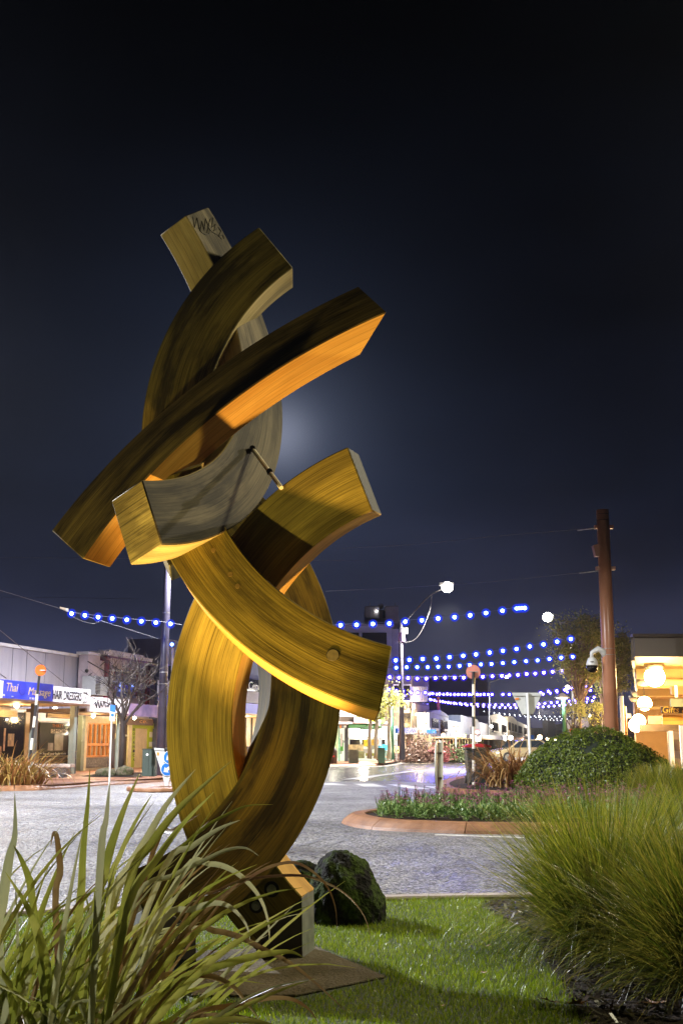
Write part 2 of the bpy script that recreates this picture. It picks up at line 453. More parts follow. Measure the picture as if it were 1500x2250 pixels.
sheet('mulch_bed', mulch, LZ + .008, M['soil'])

# --- flower bed island
def G(px, py, z=0): p = gnd(px, py, z); return (p.x, p.y)
isl_front = [G(750, 1808), G(775, 1817), G(815, 1823), G(870, 1827), G(950, 1830), G(1050, 1833)]
fx = isl_front[-1]
island = isl_front + [(fx[0] + 1.4, fx[1] - .1), (5.0, 14.6), (7.2, 15.6), (7.8, 18.2), (6.0, 20.6), (3.6, 21.0), (1.9, 20.0), (.75, 18.6), (.12, 17.4)]
isl = curve(island, 5, True)
ik = empty('island_kerb', (3, 17, 0)); tag(ik, kind='structure')
kerb_strip([(p.x, p.y) for p in isl], .34, .13, M['kerb'], ik, closed=True, seg=1.3)
cen = sum(isl, Vector()) / len(isl)
inner = []
for i, p in enumerate(isl):
    a = isl[i - 1]; b_ = isl[(i + 1) % len(isl)]; t_ = (b_ - a).normalized(); inner.append(p + Vector((-t_.y, t_.x, 0)) * .33)
sheet('flower_bed_soil', [(p.x, p.y) for p in inner], .105, M['soil'])

# --- far right bed: bin, flax, box dome
rb = [G(1016, 1742), G(1000, 1733), G(1003, 1726), G(1030, 1717), G(1100, 1706), G(1250, 1696), (18, 46), (16, 24), G(1500, 1765), G(1300, 1757), G(1120, 1750), G(1050, 1746)]
rbc = curve(rb, 3, True)
rk = empty('bed_kerb', (7, 30, 0)); tag(rk, kind='structure')
kerb_strip([(p.x, p.y) for p in reversed(rbc)][::-1], .4, .13, M['kerb'], rk, closed=True, seg=1.8)
inner = []
for i, p in enumerate(rbc):
    a = rbc[i - 1]; b_ = rbc[(i + 1) % len(rbc)]; t_ = (b_ - a).normalized(); inner.append(p + Vector((-t_.y, t_.x, 0)) * .38)
# orientation check: push inwards
def area(P): return sum(P[i - 1].x * P[i].y - P[i].x * P[i - 1].y for i in range(len(P))) / 2
sheet('bed_soil', [(p.x, p.y) for p in inner], .11, M['soil'])

# --- left footpath, kerb and splitter island
lf = [G(-300, 1752), G(-120, 1744), G(0, 1739), G(80, 1737), G(140, 1733), G(200, 1728), G(300, 1722), G(372, 1716), G(460, 1705), G(560, 1697), G(640, 1691), G(705, 1686), G(780, 1684), G(845, 1682)]
lfc = curve(lf, 4)
lk = empty('footpath_kerb', (-4, 30, 0)); tag(lk, kind='structure')
kerb_strip([(p.x, p.y) for p in lfc], .3, .12, M['kerb'], lk, seg=2.2)
endp = lfc[-1]
foot = [(p.x, p.y + .25) for p in lfc] + [(endp.x + 1.2, endp.y + 9), (5, 90), (-8, 90), (-60, 90), (-60, 24)]
fp_ = MB()
zf = lambda x, y: .115
fp_.add([(x, y, .115) for x, y in foot], [tuple(range(len(foot)))])
tag(fp_.build('footpath', M['paver']), kind='structure')
sp = [G(278, 1738), G(300, 1732), G(340, 1727), G(390, 1725), G(470, 1724), G(520, 1730), G(470, 1738), G(380, 1741), G(310, 1741)]
spc = curve(sp, 3, True)
so = MB(); so.prism([(p.x, p.y, 0) for p in spc], (0, 0, .1)); tag(so.build('traffic_island', M['kerb'], bevel=.03), kind='structure')
# --- right footpath under the shops and the far street
sheet('right_footpath', [(9.5, 29), (40, 29), (60, 300), (47, 300)], .12, M['paver'], .1)
sheet('left_street_footpath', [G(945, 1668), (13, 110), (40, 300), (30, 300), (1.5, 88), (1.5, 78)], .1, M['paver'], .09)

# --- paint and wet smoother road across the junction
sheet('smooth_road', [G(690, 1719), G(400, 1712), G(500, 1703), G(700, 1690), G(850, 1684), G(900, 1676), G(950, 1669), G(1100, 1668), G(1120, 1690), G(1010, 1722), G(960, 1722), G(850, 1716)], .004, M['smooth_asphalt'])
def stripe(pxs):
    sheet('crossing_stripe', [G(*p) for p in pxs], .008, M['line'])
stripe([(700, 1722), (735, 1721), (765, 1726), (720, 1726)])
stripe([(775, 1722.5), (818, 1722.5), (850, 1729), (800, 1729)])
stripe([(850, 1724), (888, 1725), (950, 1735), (896, 1733)])
stripe([(925, 1727), (1000, 1731), (1010, 1738), (965, 1736)])
stripe([(600, 1722), (660, 1721), (675, 1725), (620, 1726)])
sheet('lane_line', [G(752, 1713), G(830, 1703), G(905, 1694), G(912, 1694.6), G(840, 1704.5), G(800, 1711)], .008, M['line'])
sheet('lane_line', [G(955, 1833.5), G(1150, 1840), G(1150, 1842), G(955, 1835.5)], .004, M['line'])
M['faint'] = mat('worn_road_paint', (.16, .16, .17), .35, .3, 9, .5, 70)
sheet('worn_arrow_mark', [G(655, 1858), G(712, 1840), G(722, 1842), G(670, 1858)], .004, M['faint'])
sheet('worn_arrow_mark', [G(715, 1857), G(752, 1843), G(764, 1844), G(726, 1859)], .004, M['faint'])

# --- slab under the sculpture
sb = MB(); sb.prism([gnd(*p, LZ) for p in ((405, 2096), (690, 2082), (848, 2150), (650, 2192), (420, 2192))], (0, 0, .012))
slab = sb.build('concrete_slab', M['slab'], bevel=.006); tag(slab, 'mossy concrete slab in the grass under the steel feet of the sculpture', 'slab')

# ================================================================ the sculpture
BEAMS = {
    'A': [-1.5751, 5.3928, 3.64, 0.9583, 0.3446, 1.601, 0.5397, -1.4112, 0.348, 0.2317, 0.01, -0.0015, -0.0074, -0.0032],
    'B': [0.6792, 6.6186, 2.8732, 0.1132, 0.1398, 1.6932, 2.2651, 3.6, 0.3569, 0.2674, -0.0058, 0.0091, -0.002, -0.003],
    'C': [0.6108, 4.482, 1.4679, -0.4246, 0.4879, 2.4223, 2.0102, 2.8427, 0.3293, 0.1919, 0.0211, -0.0513, -0.0247, 0.0184],
    'D': [0.5886, 5.6767, 1.1992, -0.2188, -0.0884, 1.3296, 1.9177, 3.9579, 0.3576, 0.2341, -0.0007, 0.0026, 0.0017, -0.0043],
    'E': [0.6824, 5.7962, 2.9034, -0.1255, 0.2597, 1.6275, 3.3577, 4.4446, 0.3264, 0.2096, 0.0058, 0.0522, 0.0088, 0.0114],
    'F': [-1.477, 5.8217, 1.5108, 0.367, 0.2557, 1.3267, 0.9732, -1.25, 0.4013, 0.2477, 0.0021, -0.0006, 0.0046, -0.0066],
}
for k_, f_ in (('D', 1.015), ('F', .985)):   # D stands a little further back, F a little nearer: F passes in front of D low down
    q_ = BEAMS[k_]; BEAMS[k_] = [q_[0] * f_, q_[1] * f_, CAMH + (q_[2] - CAMH) * f_, q_[3], q_[4], q_[5] * f_, q_[6], q_[7], q_[8] * f_, q_[9] * f_] + q_[10:]
def bframe(p):
    az, e_ = p[3], p[4]
    n = Vector((math.sin(az) * math.cos(e_), -math.cos(az) * math.cos(e_), math.sin(e_)))
    x = (-n).cross(Vector((0, 0, 1))).normalized(); z = x.cross(-n)
    return n, x, z
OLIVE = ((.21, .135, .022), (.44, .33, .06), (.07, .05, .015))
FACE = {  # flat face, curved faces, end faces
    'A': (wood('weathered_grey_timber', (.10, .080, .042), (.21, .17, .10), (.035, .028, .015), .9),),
    'B': (wood('deep_olive_timber', (.085, .066, .014), (.24, .19, .042), (.024, .019, .006), .9),),  # darker olive tone over the whole face
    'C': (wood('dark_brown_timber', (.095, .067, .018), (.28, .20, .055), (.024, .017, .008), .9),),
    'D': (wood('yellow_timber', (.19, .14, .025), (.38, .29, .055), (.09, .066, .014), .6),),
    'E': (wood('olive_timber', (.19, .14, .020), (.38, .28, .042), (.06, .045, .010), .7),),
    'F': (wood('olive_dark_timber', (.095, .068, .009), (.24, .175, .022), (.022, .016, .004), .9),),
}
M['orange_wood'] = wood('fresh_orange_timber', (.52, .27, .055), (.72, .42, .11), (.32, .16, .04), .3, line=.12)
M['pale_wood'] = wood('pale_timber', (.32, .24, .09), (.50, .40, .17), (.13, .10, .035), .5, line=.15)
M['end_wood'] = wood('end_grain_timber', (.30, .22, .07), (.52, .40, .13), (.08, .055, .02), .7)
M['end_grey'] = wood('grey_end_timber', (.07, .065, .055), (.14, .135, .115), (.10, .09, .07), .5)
NSEG = 110
sculpture = empty('timber_sculpture', (-.35, 5.9, LZ), 'tall abstract sculpture of interlocking curved laminated timber beams on steel feet', 'sculpture')
sculpture_parts = {}
def beam(k, curved, end):
    p = BEAMS[k]; n, x, z = bframe(p); o = Vector(p[:3]); t, w = p[8], p[9]
    vs = []; fs = []; uv = []; fm = []
    cor = [('O', 'F'), ('I', 'F'), ('I', 'B'), ('O', 'B')]
    def pt(r, sd, s):
        a = []
        for e_ in (0, 1):
            a.append(p[6 + e_] + (p[10 + 2 * e_] if r == 'O' else -p[10 + 2 * e_]) + (p[11 + 2 * e_] if sd == 'F' else -p[11 + 2 * e_]))
        an = a[0] + (a[1] - a[0]) * s; R = p[5] + (t / 2 if r == 'O' else -t / 2)
        return o + n * (w / 2 if sd == 'F' else -w / 2) + (x * math.cos(an) + z * math.sin(an)) * R
    L = abs(p[7] - p[6]) * p[5]; ofs = 10 * ord(k)
    for i in range(NSEG + 1):
        for c in cor: vs.append(pt(*c, i / NSEG))
    vc = [0, t, t + w, 2 * t + w, 2 * t + 2 * w]
    for i in range(NSEG):
        for j in range(4):
            a = i * 4 + j; b = i * 4 + (j + 1) % 4
            fs.append((a, b, b + 4, a + 4)); fm.append(0 if j in (0, 2) else 1)
            u0, u1 = i / NSEG * L + ofs, (i + 1) / NSEG * L + ofs
            uv += [(u0, vc[j]), (u0, vc[j + 1]), (u1, vc[j + 1]), (u1, vc[j])]
    for e_, q in ((0, (3, 2, 1, 0)), (1, tuple(NSEG * 4 + j for j in range(4)))):
        fs.append(q); fm.append(2); uv += [(ofs, 0), (ofs, w), (ofs + t, w), (ofs + t, 0)] if e_ else [(ofs, 0), (ofs + w, 0), (ofs + w, t), (ofs, t)]
    me = bpy.data.meshes.new('beam'); me.from_pydata(vs, [], fs)
    me.polygons.foreach_set('material_index', fm); me.polygons.foreach_set('use_smooth', [m_ != 2 for m_ in fm])
    l = me.uv_layers.new(name='UVMap'); l.data.foreach_set('uv', [c for q in uv for c in q])
    bm = bmesh.new(); bm.from_mesh(me)
    bmesh.ops.recalc_face_normals(bm, faces=bm.faces)
    for e in bm.edges:
        if len(e.link_faces) == 2 and e.calc_face_angle() > .6: e.smooth = False
    bm.to_mesh(me); bm.free()
    ob = link_mesh('beam', me, [FACE[k][0], curved, end], sculpture)
    b = ob.modifiers.new('bevel', 'BEVEL'); b.width = .006; b.segments = 1; b.limit_method = 'ANGLE'; b.angle_limit = math.radians(40)
    sculpture_parts[k] = ob
    return ob
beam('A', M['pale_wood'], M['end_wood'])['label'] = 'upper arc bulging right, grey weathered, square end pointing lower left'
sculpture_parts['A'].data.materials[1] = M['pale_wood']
beam('B', M['pale_wood'], M['end_grey'])['label'] = 'upper arc bulging left with dark olive face'
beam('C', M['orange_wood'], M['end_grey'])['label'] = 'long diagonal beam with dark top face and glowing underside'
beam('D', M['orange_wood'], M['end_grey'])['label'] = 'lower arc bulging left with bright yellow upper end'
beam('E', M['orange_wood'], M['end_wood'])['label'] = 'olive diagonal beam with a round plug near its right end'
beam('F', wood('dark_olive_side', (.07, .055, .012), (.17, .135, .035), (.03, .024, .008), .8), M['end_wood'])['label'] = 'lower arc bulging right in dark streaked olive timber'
def on_face(k, px, py, off=0.0):
    p = BEAMS[k]; n, x, z = bframe(p)
    return on_plane(px, py, Vector(p[:3]) + n * (p[9] / 2 + off), n), n
def disc(name, c, n, r, h, m, parent, seg=24, ring=None):
    b = MB(); n = Vector(n).normalized(); b.tube([Vector(c) - n * .01, Vector(c) + n * h], r, seg)
    return b.build(name, m, parent)
M['plug'] = wood('grey_plug_timber', (.16, .13, .06), (.30, .25, .12), (.1, .08, .04), .4)
M['gap'] = mat('shade_and_ink', (.012, .01, .008), .8, .2, 5)  # near-black for painted recess shade, the door seam and scribble ink
def plug(k, px, py, r):
    c, n = on_face(k, px, py)
    b = MB(); b.tube([c - n * .01, c + n * .0012], r * 1.10, 28); b.build('plug_shade', M['gap'], sculpture)  # dark disc painted as the shade ring of a sunk plug
    b = MB(); c2 = c - Vector((0, 0, r * .07)); b.tube([c2 - n * .01, c2 + n * .003], r, 28); b.build('plug', mat('plug_face', (.19, .15, .06), .6, .3, 30), sculpture)
plug('E', 731, 1439, .029)
for q in ((469, 1209), (506, 1262), (522, 1288)): 
    c, n = on_face('E', *q); b = MB(); b.tube([c - n * .01, c + n * .0015], .013, 18); b.build('plug', mat('small_plug', (.20, .13, .025), .6, .2, 30), sculpture)
for q, r in (((597, 1954), .032), ((563, 1990), .030)):
    c, n = on_face('D', *q)
    b = MB(); b.tube([c - n * .01, c + n * .002], r * 1.25, 24); b.build('bolt_shade', M['gap'], sculpture)  # dark disc on the flat face paints the shade of a bolt hole
    b = MB(); b.tube([c - n * .01, c + n * .008], r * .75, 24); b.tube([c, c + n * .02], r * .4, 6); b.build('bolt', M['steel'], sculpture)
# scribble on the top end
scr = MB(); gl = [(424, 476), (428, 500), (433, 478), (440, 508), (444, 486), (449, 506), (452, 480), (459, 500), (455, 512), (462, 482), (468, 478), (466, 500), (474, 492), (470, 508), (480, 500), (486, 508), (480, 520), (490, 516), (492, 524)]
scr.tube([on_face('A', a, b, .002)[0] for a, b in gl], .0022, 4)
gl2 = [(436, 500), (444, 512), (452, 516), (460, 514), (462, 504), (456, 498), (466, 510), (478, 516), (488, 526)]
scr.tube([on_face('A', a, b, .002)[0] for a, b in gl2], .0018, 4)
scr.build('graffiti_scribble', M['gap'], sculpture)
# steel shoes
def shoe(k, poly, extra):
    p = BEAMS[k]; n, x, z = bframe(p)
    pts = [on_plane(a, b, Vector(p[:3]) + n * (p[9] / 2 + .006), n) for a, b in poly]
    b = MB(); b.prism(pts, -n * (p[9] + .012 + extra)); return b.build('steel_shoe', [M['steel_dark'], M['steel']], sculpture, bevel=.003), n
sh, n_ = shoe('D', [(663, 1972), (665, 2124), (562, 2138), (562, 2086), (573, 2070)], 0)
for f in sh.data.polygons:
    if abs(f.normal.dot(n_)) < .5: f.material_index = 1
sh, n_ = shoe('F', [(430, 2046), (434, 2172), (306, 2180), (312, 2000), (372, 2004)], 0)
for f in sh.data.polygons:
    if abs(f.normal.dot(n_)) < .5: f.material_index = 1
# the brace rod
a, _ = on_face('A', 554, 985, .012); b2, _ = on_face('D', 618, 1072, .02)
mid = (a + b2) / 2; r_ = MB(); r_.tube([a, b2], .012, 8); r_.build('brace_rod', mat('pale_steel', (.62, .55, .38), .4, .15, 20), sculpture)
for t_ in (.02, .62):
    c = a.lerp(b2, t_); q = MB(); q.tube([c + Vector((0, .012, 0)), c - Vector((0, .022, 0))], .017, 8); q.build('bolt', M['steel_dark'], sculpture)

# ================================================================ rocks and plants
def rock(name, c, r, seed, m, sub=5, amp=.16, fsq=1.0):
    rs = np.random.default_rng(seed)
    bm = bmesh.new(); bmesh.ops.create_icosphere(bm, subdivisions=sub, radius=1)
    from mathutils import noise
    off = Vector(rs.uniform(-50, 50, 3))
    for v in bm.verts:
        d = v.co.normalized()
        k = 1 + amp * 1.5 * noise.noise(d * 1.3 + off) + amp * .6 * noise.noise(d * 3.3 + off) + amp * .5 * noise.noise(d * 8 + off) + amp * .45 * noise.noise(d * 21 + off)
        v.co = Vector((d.x * k * r[0], d.y * k * r[1], d.z * k * r[2]))
        if v.co.z < -.25 * r[2]: v.co.z = -.25 * r[2] + (v.co.z + .25 * r[2]) * .1
    me = bpy.data.meshes.new(name); bm.to_mesh(me); bm.free()
    me.polygons.foreach_set('use_smooth', [True] * len(me.polygons))
    o = link_mesh(name, me, m); o.location = (c[0], c[1], c[2] + .22 * r[2]); return o
def moss_rock(name, cr, cm, amt=.5, sc=9):
    m, t, b = new_mat(name); L = t.links.new
    co = t.nodes.new('ShaderNodeTexCoord')
    n = t.nodes.new('ShaderNodeTexNoise'); n.inputs['Scale'].default_value = sc; n.inputs['Detail'].default_value = 7; L(co.outputs['Object'], n.inputs['Vector'])
    n2 = t.nodes.new('ShaderNodeTexNoise'); n2.inputs['Scale'].default_value = sc * 5; n2.inputs['Detail'].default_value = 6; L(co.outputs['Object'], n2.inputs['Vector'])
    r = t.nodes.new('ShaderNodeValToRGB'); e = r.color_ramp.elements
    e[0].position = amt - .06; e[0].color = (*cr, 1); e[1].position = amt + .06; e[1].color = (*cm, 1)
    L(n.outputs['Fac'], r.inputs[0])
    mx = t.nodes.new('ShaderNodeMix'); mx.data_type = 'RGBA'; mx.blend_type = 'MULTIPLY'; mx.inputs['Factor'].default_value = .8
    r2 = t.nodes.new('ShaderNodeValToRGB'); r2.color_ramp.elements[0].position = .35; r2.color_ramp.elements[0].color = (.3, .3, .3, 1); r2.color_ramp.elements[1].position = .6
    L(n2.outputs['Fac'], r2.inputs[0]); L(r.outputs[0], mx.inputs['A']); L(r2.outputs[0], mx.inputs['B']); L(mx.outputs['Result'], b.inputs['Base Color'])
    b.inputs['Roughness'].default_value = .9; b.inputs['Specular IOR Level'].default_value = .15
    bp = t.nodes.new('ShaderNodeBump'); bp.inputs['Strength'].default_value = 1; bp.inputs['Distance'].default_value = .03; L(n2.outputs['Fac'], bp.inputs['Height']); L(bp.outputs[0], b.inputs['Normal'])
    return m
M['rock'] = moss_rock('mossy_boulder', (.016, .015, .012), (.05, .08, .010), .51)
M['rock2'] = moss_rock('speckled_stone', (.20, .17, .11), (.10, .11, .05), .52, 12)
c = gnd(752, 2036, LZ)
tag(rock('boulder', (c.x + .01, c.y + .22, LZ), (.245, .25, .335), 5, M['rock'], amp=.085), 'large rounded mossy boulder on the lawn right behind the sculpture foot', 'boulder')
c = gnd(668, 1990, LZ)
tag(rock('boulder', (c.x - .02, c.y + .35, LZ), (.20, .2, .20), 8, M['rock'], amp=.1), 'low dark rock half hidden behind the timber foot, beside the larger boulder', 'boulder')
tag(rock('garden_stone', at(232, 1704, 36), (.33, .3, .2), 12, M['rock2'], 3), 'flat lichen covered stone at left end of the black mulch bed', 'stone')
tag(rock('garden_stone', at(275, 1702, 36), (.28, .28, .24), 14, M['rock2'], 3), 'rounded speckled stone at the foot of the bare street tree', 'stone')

def blades(base, az, L, lean, curv, width, segs=4, rng=RNG, twist=.6, powr=1.4, tipw=.05):
    n = len(base); pos = base.copy().astype(np.float64); out = []
    side_a = az + math.pi / 2 + rng.normal(0, twist, n)
    side = np.stack([np.cos(side_a), np.sin(side_a), np.zeros(n)], 1)
    for i in range(segs + 1):
        s = i / segs
        w = width * np.maximum(tipw, 1 - s ** 1.8)
        out.append(pos - side * w[:, None] / 2); out.append(pos + side * w[:, None] / 2)
        if i < segs:
            sm = (i + .5) / segs
            th = lean + curv * sm ** powr
            pos = pos + (L / segs)[:, None] * np.stack([np.sin(th) * np.cos(az), np.sin(th) * np.sin(az), np.cos(th)], 1)
            pos[:, 2] = np.maximum(pos[:, 2], .02)
    V = np.stack(out, 1)  # n, 2(s+1), 3
    k = 2 * (segs + 1)
    f = np.array([(2 * i, 2 * i + 1, 2 * i + 3, 2 * i + 2) for i in range(segs)])
    F = (np.arange(n)[:, None, None] * k + f[None]).reshape(-1, 4)
    return V.reshape(-1, 3), F
# lawn turf
M['turf'] = blade_mat('lawn_grass', (.10, .17, .003), (.22, .33, .005), (.38, .46, .02), .42, .35, 3.5, spec=.6)
n = 100000
X = RNG.uniform(-3.0, 1.25, n * 2); Y_ = 4.3 + 3.9 * RNG.random(n * 2) ** 1.15
edge_x = np.interp(Y_, [4.3, 4.8, 5.3, 5.8, 6.3, 6.8, 7.3, 7.7, 8.05], [.9, .95, .98, 1.0, 1.05, 1.06, .98, .93, 1.0]) + RNG.normal(0, .03, n * 2)
back_y = np.interp(X, [-3.6, -2.24, -1, 0, .9, 2.2], [6.75, 7.3, 7.75, 8.0, 8.15, 8.2])
slab_m = (X > -.83) & (X < .21) & (Y_ > 5.28) & (Y_ < 5.90)
def slab_test(x, y):
    P = [gnd(*p, LZ) for p in ((405, 2096), (690, 2082), (848, 2150), (650, 2192), (420, 2192))]; inside = np.ones(len(x), bool); sgn = None
    for i in range(5):
        a = P[i]; b = P[(i + 1) % 5]; cr_ = (b.x - a.x) * (y - a.y) - (b.y - a.y) * (x - a.x)
        inside &= cr_ < 0.02 * np.sign(1)
    return inside
ins = slab_test(X, Y_)
ok = (X < edge_x) & (Y_ < back_y + .01) & ~ins
X = X[ok][:n]; Y_ = Y_[ok][:n]; n = len(X)
hh = .6 + .8 * (np.sin(X * 3.1 + 2 * np.sin(Y_ * 2.3)) * .5 + .5) * RNG.random(n)
V, F = blades(np.stack([X, Y_, np.full(n, LZ)], 1), RNG.uniform(0, 2 * math.pi, n), RNG.uniform(.016, .042, n) * hh, RNG.uniform(0, .5, n), RNG.uniform(0, 1.1, n), RNG.uniform(.0022, .0042, n), 2)
tag(mesh_np('lawn_grass', V, F, M['turf'], grp=6), 'short wet bright green lawn round the sculpture', 'grass', kind='stuff')
# mulch chips
n = 5000
X = RNG.uniform(.85, 3.2, n); Y_ = RNG.uniform(4.3, 8.0, n)
ok = X > np.interp(Y_, [4.3, 5.3, 6.3, 6.8, 7.7, 8], [.88, .98, 1.05, 1.05, .93, 1.0]); X = X[ok]; Y_ = Y_[ok]; n = len(X)
a = RNG.uniform(0, 6.28, n); l = RNG.uniform(.01, .03, n); w_ = RNG.uniform(.004, .012, n); z0 = LZ + .012 + RNG.random(n) * .012
dx = np.cos(a); dy = np.sin(a); tz = RNG.normal(0, .35, n) * l
V = np.stack([np.stack([X + sx * dx * l - sy * dy * w_, Y_ + sx * dy * l + sy * dx * w_, z0 + sx * tz], 1) for sx, sy in ((-1, -1), (1, -1), (1, 1), (-1, 1))], 1).reshape(-1, 3)
M['chip'] = mat('bark_chip', (.012, .008, .006), .38, .5, 30, col2=(.045, .026, .014))
tag(mesh_np('bark_chips', V, np.arange(4 * n).reshape(-1, 4), M['chip']), 'wet dark bark chips under the big grass clumps', 'mulch', kind='stuff')

# big fine grass clumps, right foreground
M['lomandra'] = blade_mat('fine_grass_leaf', (.04, .075, .006), (.15, .20, .012), (.42, .38, .05), .36, .45, 5, spec=.5)
M['lomandra_dark'] = blade_mat('fine_grass_leaf_deep', (.03, .05, .005), (.12, .15, .010), (.34, .28, .04), .36, .4, 5, spec=.5)
def grass_clump(c, n, Lr, spread, droop, w, label, m, base_r=.16, cat='grass clump', group=None, seed=0, segs=7, up=.0):
    rg = np.random.default_rng(seed)
    r = base_r * np.sqrt(rg.random(n)); a0 = rg.uniform(0, 2 * math.pi, n)
    b = np.stack([c[0] + r * np.cos(a0), c[1] + r * np.sin(a0), np.full(n, c[2])], 1)
    az = a0 + rg.normal(0, .5, n)
    L = rg.uniform(*Lr, n); lean = np.abs(rg.normal(up, spread, n)) * (.4 + r / base_r * .6); cv = rg.uniform(.1, droop, n) * (.5 + lean)
    V, F = blades(b, az, L, lean, cv, rg.uniform(.7, 1.3, n) * w, segs, rg, 1.2)
    o = mesh_np('grass_clump', V - np.array(c), F, m, grp=2 * (segs + 1)); o.location = c
    return tag(o, label, cat, group)
GG = 'large fine leaved grass clumps on the right'
grass_clump((1.42, 6.25, LZ), 5200, (.55, 1.0), .72, 1.9, .0065, 'widest fine green grass clump leaning over the lawn edge, lit yellow on top', M['lomandra'], .20, group=GG, seed=1, up=.32)
grass_clump((2.25, 7.1, LZ), 3600, (.62, 1.0), .46, 1.3, .007, 'tall upright yellow green grass clump rising behind the widest one at right', M['lomandra'], .20, group=GG, seed=2, up=.15)
grass_clump((1.66, 5.25, LZ), 4600, (.45, .92), .78, 2.0, .0066, 'dark drooping grass clump in the bottom right corner above fallen leaves', M['lomandra_dark'], .18, group=GG, seed=3, up=.35)
grass_clump((2.55, 6.2, LZ), 2600, (.60, 1.02), .5, 1.4, .007, 'grass clump cut by the right edge of the frame', M['lomandra_dark'], .18, group=GG, seed=4, up=.25)
FG = 'rounded grass tufts beyond the flower bed'
p = at(1440, 1738, 19.5); grass_clump((p.x, p.y, .1), 2600, (.45, .75), .45, 1.3, .010, 'soft grey green grass tuft in front of the box dome', M['lomandra_dark'], .22, group=FG, seed=5, segs=4, up=.2)
p = at(1497, 1738, 19.8); grass_clump((p.x, p.y, .1), 2600, (.5, .85), .45, 1.3, .010, 'brighter yellow grass tuft right of the box dome at the frame edge', M['lomandra'], .22, group=FG, seed=6, segs=4, up=.2)
# a few fallen maple leaves
M['dead_leaf'] = mat('fallen_leaf', (.16, .07, .012), .45, .4, 25, .3, 60, col2=(.30, .13, .02))
def maple(c, r, rot, seed):
    rs = random.Random(seed); vs = [(0, 0, .02 * r)]; k = 20
    prof = [1, .45, .8, .4, .95, .42, .75, .35, .62, .2, .18, .2, .62, .35, .75, .42, .95, .4, .8, .45]
    for i in range(k):
        a = 2 * math.pi * i / k; q = prof[i] * r * rs.uniform(.9, 1.1)
        vs.append((q * math.cos(a), q * math.sin(a), rs.uniform(0, .32) * q))
    fs = [(0, i + 1, (i + 1) % k + 1) for i in range(k)]
    o = mesh_np('fallen_leaf', vs, fs, M['dead_leaf']); o.location = c; o.rotation_euler = (rs.uniform(-.3, .3), rs.uniform(-.3, .3), rot); return o
for i, (px, py, r, lab) in enumerate([(1262, 2212, .075, 'big curled orange brown leaf lying below the dark grass clump'), (1205, 2205, .06, 'brown leaf touching the left of the big curled one'), (1445, 2210, .07, 'brown fallen leaf near the right edge below the grass'), (1072, 2082, .028, 'small orange leaf where lawn meets mulch'), (1060, 2142, .025, 'small brown leaf on the lawn near the grass clump'), (1395, 2100, .05, 'dim orange leaf caught low in the dark grass'), (975, 2215, .02, 'tiny brown leaf lying in the lower lawn')]):
    p = gnd(px, py, LZ + .02); tag(maple((p.x, p.y, p.z + .01), r, i * 1.7, i), lab, 'leaf', 'fallen leaves')

# foreground flax, left
M['flax_a'] = blade_mat('flax_leaf_green', (.20, .23, .025), (.36, .37, .06), (.55, .50, .14), .38, .25, 3.0, per=False)
M['flax_b'] = blade_mat('flax_leaf_pale', (.36, .37, .18), (.46, .45, .22), (.58, .54, .30), .40, .25, 3.0, per=False)
M['flax_c'] = blade_mat('flax_leaf_dry', (.22, .11, .03), (.30, .20, .08), (.16, .07, .04), .5, .2, 6.0, per=False)
FL = [M['flax_a'], M['flax_a'], M['flax_b'], M['flax_a'], M['flax_c'], M['flax_a'], M['flax_b']]
flax = empty('flax_plant', (-.8, 3.5, LZ), 'big foreground clump of long strappy flax leaves filling the lower left', 'flax plant')
def strap(pts, w, m, parent, rs, fold=.28, name='leaf'):
    P = [Vector(p) for p in pts]; n = len(P); vs = []; fs = []
    camv = Vector((0, 0, CAMH)); rot = rs.uniform(-.9, .9)
    for i, p in enumerate(P):
        s = i / (n - 1); t = (P[min(i + 1, n - 1)] - P[max(i - 1, 0)]).normalized()
        v = (camv - p).normalized(); sd = t.cross(v).normalized(); nn = sd.cross(t).normalized()
        sd2 = sd * math.cos(rot) + nn * math.sin(rot); nn2 = nn * math.cos(rot) - sd * math.sin(rot)
        ww = w * (.75 + .25 * min(1, s * 3)) * max(.03, 1 - s ** 2.6) / 2
        vs += [p - sd2 * ww + nn2 * ww * fold, p - nn2 * ww * fold * .5, p + sd2 * ww + nn2 * ww * fold]
    for i in range(n - 1):
        b = i * 3
        fs += [(b, b + 1, b + 4, b + 3), (b + 1, b + 2, b + 5, b + 4)]
    me = bpy.data.meshes.new(name); me.from_pydata(vs, [], fs)
    me.polygons.foreach_set('use_smooth', [True] * len(me.polygons))
    return link_mesh(name, me, m, parent)
